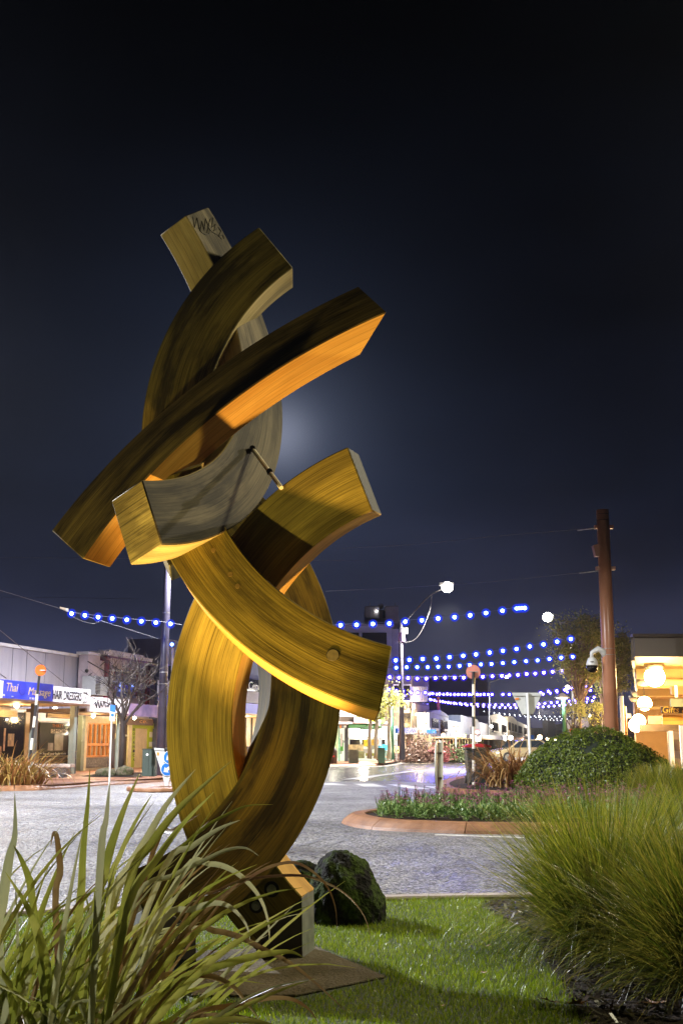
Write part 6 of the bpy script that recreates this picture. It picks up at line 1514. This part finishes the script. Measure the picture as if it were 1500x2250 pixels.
# receding side: use an oblique facade
pc = F4.pt(906, 1600, 0); F5 = Fac((pc.x, pc.y), (.27, 1)); 
def f6s(a, b_, yt, yb, w0, w1, m, name, par=None, **k): return f6(a, b_, yt, yb, w0, w1, m, name, par, F5, **k)
f6s(906.2, 943, 1486, 1640, 0, 5, 'taupe', 'side_wall', zb=.1); f6s(906.2, 943, 1546, 1573, -.06, 0, 'taupe_l', 'side_band')
f6(845, 906, 1541, 1566, -.06, 0, 'taupe_l', 'number_band')
w_ = f6(864, 903, 1506, 1540, -.05, 0, 'glassd', 'window')
for px in (864, 883, 902): f6(px, px + 2, 1504, 1541, -.12, -.05, 'cap', 'frame', w_)
f6(864, 904, 1503, 1506, -.12, -.05, 'cap', 'frame', w_); f6(864, 904, 1539.5, 1541.5, -.14, -.05, 'cap', 'sill', w_)
w_ = f6(886, 902, 1567, 1597, -.05, 0, 'glassd', 'window'); f6(902, 905.5, 1566, 1600, -.12, 0, 'cream', 'frame', w_)
w_ = f6s(907, 942, 1509, 1542, -.03, 0, 'glassd', 'window')
for i in range(9): f6s(907.5 + i * 3.9, 908.6 + i * 3.9, 1509, 1542, -.18, -.03, 'cap', 'fin', w_)
w_ = f6s(907, 942, 1572, 1599, -.03, 0, 'shop_dim', 'window')
for i in range(9): f6s(907.5 + i * 3.9, 908.4 + i * 3.9, 1572, 1599, -.14, -.03, 'steel_dark', 'fin', w_)
sphere('room_lamp', F5.pt(913, 1571, -.05), .12, M['lamp_glow2'], s6, 1)
F4.text('104', 890, 1554, 14, -.06, M['steel_dark'], s6, pxw=(876, 904), offset=.012); f6(908, 912, 1546, 1558, -.1, -.07, mat('small_mauve_sign', (.25, .18, .35), .5, .1, 3), 'small_sign')
f6(833, 945, 1599, 1612, -1.6, -1.4, mat('white_fascia', (.38, .38, .39), .45, .06, 1), 'white_fascia'); f6(833, 945, 1612, 1614, -1.5, 0, 'cap', 'canopy_soffit')
F4.text('BERREGAN', 893, 1605.5, 9.5, -1.6, M['sign_deep'], s6, pxw=(873, 913), offset=.008)
f6(937, 957, 1603, 1611, -1.75, -1.62, 'sign_blue', 'blue_sign')
f6(880, 945, 1615, 1660, -.02, 0, 'shop_warm', 'shop_window'); 
for px in (892, 904, 918, 931): f6(px, px + 1.4, 1615, 1660, -.12, -.03, 'darkbrown', 'mullion')
f6(893, 901, 1614, 1650, -.2, -.12, mat('surf_poster', (.10, .18, .30), .4, .8, 2, col2=(.6, .25, .06)), 'poster'); f6(903, 908, 1612, 1655, -.4, -.15, 'darkbrown', 'column')
lamp_light('shop_light', F4.P(F4.u(920, -1), -.9, 3.0), 900, (1, .75, .42), .15)

# dark blue box building
F6 = Fac((0, 165), (1, 0))
s7 = empty('dark_blue_building', F6.pt(1000, 1650, 0), 'plain dark blue box building with a grey edge pillar down the street', 'building')
F6.box(941, 1052, 1494, 1640, 0, 14, mat('night_blue_wall', (.09, .075, .36), .5, .1, .4), s7, 'wall', zb=.1)
F6.box(1052.2, 1073, 1490, 1640, -.3, 14, mat('blue_grey_pillar', (.11, .10, .17), .5, .1, .4), s7, 'edge_pillar', zb=.1)
F6.box(940, 1053, 1491.5, 1495, -.2, 14, M['steel_dark'], s7, 'roof_edge')

# left side of the far street, frontage receding
F7 = Fac((-6.4, 0), (.2, 1))
def far_shop(name, label, px0, px1, ytop, ycan, yfas, m_wall, lit_m, m_fas='white_fascia_b', windows=0, extra=None, ped=None, cat='building', canw=2.5, ref=None, group=None):
    ref = px0 if ref is None else ref
    t = empty(name, F7.pt((px0 + px1) / 2, 1650, 3), label, cat, group)
    F7.box(px0, px1, ytop, 1640, 3, 10, m_wall, t, 'wall', ref=ref, zb=.1)
    if ped:
        u0, u1 = F7.u(px0, 3), F7.u(px1, 3); z0 = F7.pt(ref, ytop, 3).z; b = MB(); b.prism([F7.P(u0, 2.95, z0), F7.P(u0 + (u1 - u0) * .2, 2.95, z0 + ped * .6), F7.P((u0 + u1) / 2, 2.95, z0 + ped), F7.P(u0 + (u1 - u0) * .8, 2.95, z0 + ped * .6), F7.P(u1, 2.95, z0)], -F7.n * .4); b.build('pediment', m_wall, t)
    u0, u1 = F7.u(px0, 3), F7.u(px1, 3)
    zt = F7.pt(ref, yfas, .5).z; zb_ = F7.pt(ref, ycan, .5).z
    b = MB(); b.hexa([F7.P(u0, .5, zb_), F7.P(u1, .5, zb_), F7.P(u1, .7, zb_), F7.P(u0, .7, zb_), F7.P(u0, .5, zt), F7.P(u1, .5, zt), F7.P(u1, .7, zt), F7.P(u0, .7, zt)]); b.build('fascia', M[m_fas], t)
    b = MB(); b.hexa([F7.P(u0, .7, zb_), F7.P(u1, .7, zb_), F7.P(u1, 3, zb_), F7.P(u0, 3, zb_), F7.P(u0, .7, zb_ + .1), F7.P(u1, .7, zb_ + .1), F7.P(u1, 3, zb_ + .1), F7.P(u0, 3, zb_ + .1)]); b.build('canopy_soffit', M['soffit'], t)
    b = MB(); b.hexa([F7.P(u0 + .2, 2.9, .6), F7.P(u1 - .2, 2.9, .6), F7.P(u1 - .2, 2.95, .6), F7.P(u0 + .2, 2.95, .6), F7.P(u0 + .2, 2.9, zb_ - .1), F7.P(u1 - .2, 2.9, zb_ - .1), F7.P(u1 - .2, 2.95, zb_ - .1), F7.P(u0 + .2, 2.95, zb_ - .1)]); b.build('shop_window', lit_m, t)
    k = max(3, int((u1 - u0) / 2.5))
    for i in range(k + 1):
        u = u0 + (u1 - u0) * i / k; b = MB(); b.hexa([F7.P(u, 2.7, .1), F7.P(u + .12, 2.7, .1), F7.P(u + .12, 2.88, .1), F7.P(u, 2.88, .1), F7.P(u, 2.7, zb_), F7.P(u + .12, 2.7, zb_), F7.P(u + .12, 2.88, zb_), F7.P(u, 2.88, zb_)]); b.build('mullion', M['darkbrown'], t)
    for i in range(windows):
        zc_ = F7.pt(ref, (ytop * .45 + yfas * .55), 3).z; hh_ = (F7.pt(ref, ytop, 3).z - zt) * .22; u = u0 + (u1 - u0) * (i + .5) / windows; ww = (u1 - u0) / windows * .28
        b = MB(); b.hexa([F7.P(u - ww, 2.92, zc_ - hh_), F7.P(u + ww, 2.92, zc_ - hh_), F7.P(u + ww, 3.05, zc_ - hh_), F7.P(u - ww, 3.05, zc_ - hh_), F7.P(u - ww, 2.92, zc_ + hh_), F7.P(u + ww, 2.92, zc_ + hh_), F7.P(u + ww, 3.05, zc_ + hh_), F7.P(u - ww, 3.05, zc_ + hh_)]); w_ = b.build('window', M['glassd'], t)
        b = MB(); b.hexa([F7.P(u - ww - .1, 2.85, zc_ - hh_ - .15), F7.P(u + ww + .1, 2.85, zc_ - hh_ - .15), F7.P(u + ww + .1, 3.05, zc_ - hh_ - .15), F7.P(u - ww - .1, 3.05, zc_ - hh_ - .15), F7.P(u - ww - .1, 2.85, zc_ - hh_), F7.P(u + ww + .1, 2.85, zc_ - hh_), F7.P(u + ww + .1, 3.05, zc_ - hh_), F7.P(u - ww - .1, 3.05, zc_ - hh_)]); b.build('sill', M['cap'], w_)
    return t, u0, u1, zb_
M['white_fascia_b'] = mat('pale_fascia', (.50, .50, .50), .5, .1, .8); M['dark_fascia'] = mat('dark_fascia', (.07, .07, .08), .5, .15, .8); M['blue_white'] = mat('bluish_render', (.36, .42, .50), .6, .12, .6); M['slate_r'] = mat('slate_blue_cladding', (.16, .19, .27), .5, .15, .6); M['cream_r'] = mat('cream_render', (.42, .38, .30), .6, .12, .6); M['red_fascia'] = mat('orange_red_fascia', (.5, .2, .08), .5, .1, .8)
specs = [
 ('gabled_white_shop', 'white shop with curved gable behind the red post', 943, 985, 1566, 1617, 1606, 'blue_white', 'shop_warm', 'white_fascia_b', 2, .35, (1, .62, .28), 300),
 ('ridged_shop', 'low pale shop with long white canopy left of the beacon pole', 985, 1012, 1582, 1617, 1606, 'blue_white', 'shop_warm', 'white_fascia_b', 0, None, (1, .62, .28), 250),
 ('slate_shop', 'slate blue clad shop behind the beacon pole', 1012, 1050, 1571, 1619, 1607, 'slate_r', 'shop_warm', 'white_fascia_b', 0, None, (1, .68, .35), 300),
 ('grey_low_shop', 'grey shop just right of the beacon pole', 1050, 1076, 1586, 1619, 1609, 'towercl', 'shop_dim', 'dark_fascia', 0, None, None, 0),
 ('blue_white_deco_building', 'blue white two storey building with dark upper windows, behind the car', 1076, 1114, 1573, 1621, 1612, 'blue_white', 'shop_white', 'red_fascia', 2, .7, (1, .8, .5), 900),
 ('cream_two_storey_shop', 'cream two storey shop with narrow windows right of the blue white one', 1114, 1135, 1575, 1620, 1611, 'cream_r', 'shop_white', 'dark_fascia', 3, .4, (1, .9, .7), 900),
 ('long_grey_shop', 'long grey shop with dark canopy beside the give way pole', 1135, 1158, 1584, 1624, 1616, 'towercl', 'shop_white', 'dark_fascia', 2, None, (1, .9, .7), 900),
 ('cream_end_shop', 'cream shop with bright warm lights just right of the give way pole', 1158, 1172, 1596, 1628, 1620, 'cream_r', 'shop_warm', 'white_fascia_b', 0, None, (1, .8, .5), 900),
]
for nm, lab, a, b_, yt, yc, yf, mw, ml, mf, wn_, ped, lc, lp in specs:
    t, u0, u1, zb_ = far_shop(nm, lab, a, b_, yt, yc, yf, M[mw], M[ml], mf, wn_, ped=ped)
    if lc: lamp_light('canopy_light', F7.P((u0 + u1) / 2, 1.2, zb_ - .3), lp, lc, .15, None)
for i, (px, py, Y, r, lab, c_) in enumerate([(973, 1615, 80, .18, 'bright orange canopy lamp beside the red post', 'w'), (1034, 1618, 80, .17, 'bright orange canopy lamp left of the beacon pole', 'w'), (1079, 1596, 120, .2, 'small round white lamp before the blue white building', 'c'), (1106, 1620, 120, .2, 'white lamp under canopy above the car roof', 'c'), (1121, 1621, 125, .35, 'brightest white lamp above the parked car', 'c'), (1109, 1624, 120, .22, 'lower white lamp above the parked car', 'c'), (1185, 1620, 140, .42, 'brightest warm far lamp just above the bronze flax', 'w'), (1163, 1622, 140, .25, 'warm far lamp beside the give way pole', 'w'), (1178, 1627, 140, .25, 'lower warm far lamp above the bronze flax', 'w'), (1202, 1624, 150, .28, 'warm far lamp at the right end of the bronze flax', 'w'), (1219, 1625, 150, .18, 'small far lamp over the left of the box dome', 'w'), (1184, 1574, 170, .22, 'dim orange lamp beside the white light strings', 'w'), (1244, 1624, 130, .2, 'small lamp right of the right green lamp post', 'c'), (1294, 1572, 120, .2, 'small white lamp among the trees left of the brown pole', 'c'), (1328, 1571, 110, .2, 'small star bright lamp touching the brown pole', 'c')]):
    h_ = at(px, py, Y); b = empty('shop_lamp', h_, lab, 'lamp'); sphere('lens', h_, r * .7, emit('warm_lamp_%d' % i, (1, .72, .38), 22) if c_ == 'w' else emit('cool_lamp_%d' % i, (.95, .97, 1), 22), b, 2)
    q = MB(); q.tube([h_ + Vector((0, 0, r * .8)), h_ + Vector((0, 0, r + .5))], .03, 5); q.build('stem', M['black'], b)
lamp_light('far_shop_fill', at(1184, 1574, 170) - Vector((0, 2, 0)), 11000, (1, .85, .65), .3); lamp_light('far_shop_fill', at(1195, 1560, 250), 18000, (1, .88, .7), .3)  # added fill lights that brighten the far shop fronts
# end of the street and the right side
eb = empty('street_end_buildings', at(1220, 1640, 400), 'dim low buildings closing the far end of the street', 'building')
for i, (a, b_, y) in enumerate(((1165, 1200, 1600), (1201, 1236, 1605), (1237, 1290, 1590), (1291, 1370, 1583))):
    x0 = at(a, 1600, 400).x; x1 = at(b_, 1600, 400).x; b = MB(); b.box((x0, 400, 0), (x1, 415, at(a, y, 400).z)); b.build('wall', M['towercl'], eb)
tw = empty('dark_tower', at(1215, 1640, 380), 'dim blue grey tower block beyond the far street lights', 'building')
b = MB(); x0 = at(1203, 1600, 380).x; x1 = at(1219, 1600, 380).x; b.box((x0, 380, 0), (x1, 390, at(1210, 1578, 380).z)); b.build('wall', mat('tower_blue', (.10, .12, .20), .6, .1, .3), tw)
od = empty('orange_roundel', at(1256, 1650, 75), 'distant orange beacon disc on a post left of the pink trunk', 'beacon')
b = MB(); q = at(1256, 1605, 75); b.tube([q, q + Vector((0, .03, 0))], .18, 20); b.build('disc', M['orange'], od); b = MB(); b.tube([at(1256, 1650, 75), at(1256, 1607, 75)], .035, 6); b.build('post', M['white'], od)

# ---- right shop with the big canopy
YR_ = 31.0
s8 = empty('right_canopy_shop', at(1480, 1690, YR_ + 4), 'shop at right edge whose deep boarded canopy glows with amber lamps', 'shop')
M['fascia_r'] = mat('canopy_fascia', (.14, .125, .10), .5, .1, .8); M['board'] = mat('cream_boards', (.42, .28, .11), .45, .1, 2)
L0 = at(1392, 1400, YR_); xL = L0.x; zT = L0.z; zB = at(1392, 1443, YR_).z; sl = .18
def rx(Y): return xL + (Y - YR_) * .262
b = MB(); b.box((xL, YR_, zB), (xL + 12, YR_ + .15, zT)); b.build('canopy_fascia', M['fascia_r'], s8)
b = MB(); b.box((xL - .05, YR_ - .08, zT), (xL + 12, YR_ + .2, zT + .09)); b.build('fascia_cap', M['darkbrown'], s8)
b = MB(); b.hexa([(xL - .06, YR_ + .16, zB - .1), (xL + .02, YR_ + .16, zB - .1), (rx(62) + .02, 62, zB - .1), (rx(62) - .06, 62, zB - .1), (xL - .06, YR_ + .16, zT), (xL + .02, YR_ + .16, zT), (rx(62) + .02, 62, zT), (rx(62) - .06, 62, zT)]); b.build('street_side_fascia', M['fascia_r'], s8)
for i in range(46):
    ya = YR_ + .2 + i * .66; b = MB(); xr = rx(ya); b.hexa([(xr, ya, zB), (xr + 6.5, ya, zB), (rx(ya + .63) + 6.5, ya + .63, zB), (rx(ya + .63), ya + .63, zB), (xr, ya, zB + .06), (xr + 6.5, ya, zB + .06), (rx(ya + .63) + 6.5, ya + .63, zB + .06), (rx(ya + .63), ya + .63, zB + .06)]); b.build('ceiling_board', M['board'], s8)
# beams under the ceiling
for ya in (36, 42, 49): 
    b = MB(); b.box((rx(ya), ya, zB - .32), (rx(ya) + 6.5, ya + .16, zB - .002)); b.build('cross_beam', M['board'], s8)
b = MB(); b.box((rx(62) - .2, 62, .1), (rx(62) + 7, 62.3, zB + .2)); b.build('end_wall', M['board'], s8)
# lamp pods and lamps
for (px, py, ya, r, pw) in ((1437, 1487, 33.5, .30, 2200), (1415, 1546, 41, .26, 1500), (1402, 1584, 50, .3, 1200), (1396, 1593, 56, .35, 900)):
    h_ = at(px, py, ya); b = MB()
    b.lathe([(.02, -.02), (.18, 0), (.26, .12), (.3, .28)], (h_.x, h_.y, zB - .29), 16); b.build('lamp_pod', M['fascia_r'], s8, smooth=True)
    b = MB(); b.tube([h_, (h_.x, h_.y, zB - .28)], .015, 5); b.build('lamp_cord', M['black'], s8)
    sphere('lamp_globe', h_, r * 1.0, emit('amber_globe_%d' % px, (1, .70, .30), 60), s8, 3); lamp_light('amber_light', h_ - Vector((0, .5, .35)), pw, (1, .66, .26), .15)
def rbox(px0, px1, y0_, y1_, ya, d, m, name, par=None):
    a = at(px0, y1_, ya); c_ = at(px1, y0_, ya); b = MB(); b.box((a.x, ya, at(px0, y1_, ya).z), (at(px1, y1_, ya).x, ya + d, at(px0, y0_, ya).z)); return b.build(name, m, par or s8)
sg = rbox(1453, 1560, 1553, 1567, 38, .12, M['darkbrown'], 'hanging_sign'); text('Gifts &', .3, at(1480, 1560, 37.98), (1, 0, 0), (0, 0, 1), mat('gold_paint', (.75, .48, .08), .4, .05, 3), sg, .003, shear=.2)
rbox(1400, 1453, 1553, 1558, 38.2, .1, M['board'], 'timber_rail'); rbox(1473, 1560, 1535, 1553, 36.4, .12, mat('sage_sign', (.18, .22, .16), .5, .1, 2), 'sage_sign')
ys_ = rbox(1455, 1560, 1571, 1582, 39, .1, mat('yellow_sign', (.85, .55, .10), .4, .08, 2), 'yellow_sign'); rbox(1455, 1560, 1583, 1592, 39, .1, mat('yellow_sign2', (.85, .60, .14), .4, .08, 2), 'yellow_sign')
rbox(1424, 1453, 1573, 1591, 43, .1, mat('peach_poster', (.6, .35, .22), .5, .3, 3), 'poster_sign'); ds = rbox(1405, 1560, 1592, 1607, 42, .1, M['darkbrown'], 'lower_sign_board')
for px, y0_, ya, wd in ((1484, 1506, 35, .07), (1473, 1606, 37, .12), (1496, 1594, 33, .1)):
    a = at(px, y0_, ya); b = MB(); b.box((a.x - wd / 2, ya, .1 if y0_ > 1590 else at(px, 1532, ya).z), (a.x + wd / 2, ya + wd, a.z)); b.build('post', M['white'], s8)
rbox(1462, 1560, 1496, 1506, 35, .2, M['board'], 'cross_beam'); rbox(1475, 1560, 1508, 1526, 37, .2, M['board'], 'header_panel')
b = MB(); dd = 4.6; b.hexa([(rx(36) + dd, 36, .1), (rx(36) + dd + .2, 36, .1), (rx(62) + dd + .2, 62, .1), (rx(62) + dd, 62, .1), (rx(36) + dd, 36, zB - .05), (rx(36) + dd + .2, 36, zB - .05), (rx(62) + dd + .2, 62, zB - .05), (rx(62) + dd, 62, zB - .05)]); b.build('shop_wall', M['cream'], s8)
rbox(1476, 1499, 1625, 1650, 38.5, .1, mat('dim_mirror', (.12, .09, .07), .4, .5, 3), 'framed_picture'); rbox(1470, 1560, 1607, 1680, 40, .1, M['shop_dim'], 'shop_window')
# red brown post and white column just left of the shop
t = empty('white_post', at(1388, 1650, 40), 'white and red banded street post between the brown pole and the amber lit canopy', 'pole')
b = MB(); b.tube([at(1369, 1660, 40), at(1364, 1529, 40)], .07, 10); b.build('white_side', M['white'], t); b = MB(); b.tube([at(1374, 1660, 40.2), at(1369, 1552, 40.2)], .09, 10); b.build('red_side', M['pole_brown'], t)
rt = empty('notice_board', at(1381, 1574, 44), 'small white notice beside the amber lit canopy', 'sign'); rbox(1376, 1386, 1568, 1578, 44, .03, M['sign_white'], 'plate', rt)
# dim shapes between the trees and the canopy
rbx = empty('right_far_shops', at(1360, 1640, 90), 'dim row of shops beyond the amber lit canopy on the right', 'building')
b = MB(); b.box((at(1295, 1600, 90).x, 90, 0), (at(1392, 1600, 90).x, 99, at(1300, 1577, 90).z)); b.build('wall', M['taupe'], rbx)
b = MB(); b.box((at(1300, 1600, 88).x, 88, at(1300, 1622, 88).z), (at(1392, 1600, 88).x, 89.9, at(1300, 1612, 88).z)); b.build('canopy', M['dark_fascia'], rbx)
b = MB(); b.box((at(1300, 1600, 89).x, 89.8, .5), (at(1392, 1600, 89).x, 89.95, at(1300, 1624, 88).z)); b.build('shop_window', M['shop_warm'], rbx)

# ================================================================ lamps that are out of the frame or unseen
def street_lamp_far(x, y, h, power, col, label, head=(1.2, 0), tilt=None, r=.12, grp='street lamps outside the view'):
    t = empty('street_lamp', (x, y, 0), label, 'street lamp', grp)
    b = MB(); b.tube([(x, y, 0), (x, y, h * .5), (x, y, h)], [.10, .08, .06], 10); b.build('pole', M['steel'], t)
    b = MB(); b.tube([(x, y, h - .1), (x + head[0] * .6, y + head[1] * .6, h + .25), (x + head[0], y + head[1], h + .3)], .03, 8); b.build('arm', M['steel'], t)
    hx, hy = x + head[0], y + head[1]
    b = MB(); b.box((hx - .3, hy - .15, h + .26), (hx + .3, hy + .15, h + .36)); b.build('lamp_head', M['grey'], t)
    l = bpy.data.lights.new('lamp', 'SPOT'); l.spot_size = math.radians(165); l.spot_blend = .3; l.energy = power; l.color = col; l.shadow_soft_size = r
    o = bpy.data.objects.new('lamp_light', l); COL.objects.link(o); o.location = (hx, hy, h + .1)
    return t
street_lamp_far(9.6, 14.5, 8.5, 3800, (1, .90, .74), 'tall unseen street lamp on the right of the roundabout', (-1.2, 0), grp=None)
street_lamp_far(-12.5, 19, 9, 30000, (.92, .93, 1), 'tall unseen street lamp on the left of the roundabout', (1.2, 0), grp=None)
street_lamp_far(6.8, 7.6, 8.0, 2600, (1, .92, .60), 'street lamp just right of the frame above the grass clumps', (-.8, .2), grp=None, r=.35)

# flood light in the planting, aimed up at the sculpture
LX, LY = -0.66, 4.97
fl = empty('flood_light', (LX, LY, LZ), 'small ground flood light aimed up at the sculpture, hidden behind the flax', 'flood light')
b = MB(); b.tube([(LX, LY, LZ), (LX, LY, .13)], .015, 8); b.build('stake', M['black'], fl)
b = MB(); b.tube([(LX, LY, .12), (LX + .01, LY + .03, .20)], [.045, .065], 14); b.build('lamp_body', M['black'], fl)
def spot(loc, target, power, col, ang, blend, r=.04):
    l = bpy.data.lights.new('flood', 'SPOT'); l.energy = power; l.color = col; l.spot_size = math.radians(ang); l.spot_blend = blend; l.shadow_soft_size = r
    o = bpy.data.objects.new('flood_beam', l); COL.objects.link(o); o.location = loc
    o.rotation_euler = (Vector(target) - Vector(loc)).to_track_quat('-Z', 'Y').to_euler(); return o
spot((LX + .01, LY + .02, .24), (-.22, 5.80, 3.0), 560, (1, .62, .20), 52, .55)
fl2 = empty('flood_light', (-2.6, 4.1, LZ), 'ground flood light left of the frame washing the sculpture with yellow light', 'flood light')
b = MB(); b.tube([(-2.6, 4.1, LZ), (-2.6, 4.1, .2)], .015, 8); b.build('stake', M['black'], fl2)
b = MB(); b.tube([(-2.62, 4.08, .18), (-2.56, 4.14, .28)], [.05, .075], 14); b.build('lamp_body', M['black'], fl2)
spot((-2.54, 4.17, .33), (-.3, 5.9, 2.5), 300, (1, .84, .32), 66, .55)

# ---------------------------------------------------------------- damp night air
hz = MB(); hz.box((-420, -62, -1), (420, 420, 24)); h_o = hz.build('haze', None); tag(h_o, 'thin damp night air over the whole street', 'haze', kind='stuff')
hm = bpy.data.materials.new('haze'); hm.use_nodes = True; t_ = hm.node_tree; t_.nodes.clear()
o_ = t_.nodes.new('ShaderNodeOutputMaterial'); v_ = t_.nodes.new('ShaderNodeVolumePrincipled'); v_.inputs['Density'].default_value = .00014; v_.inputs['Color'].default_value = (.85, .88, 1, 1); v_.inputs['Anisotropy'].default_value = .72
t_.links.new(v_.outputs[0], o_.inputs['Volume']); h_o.data.materials.append(hm)
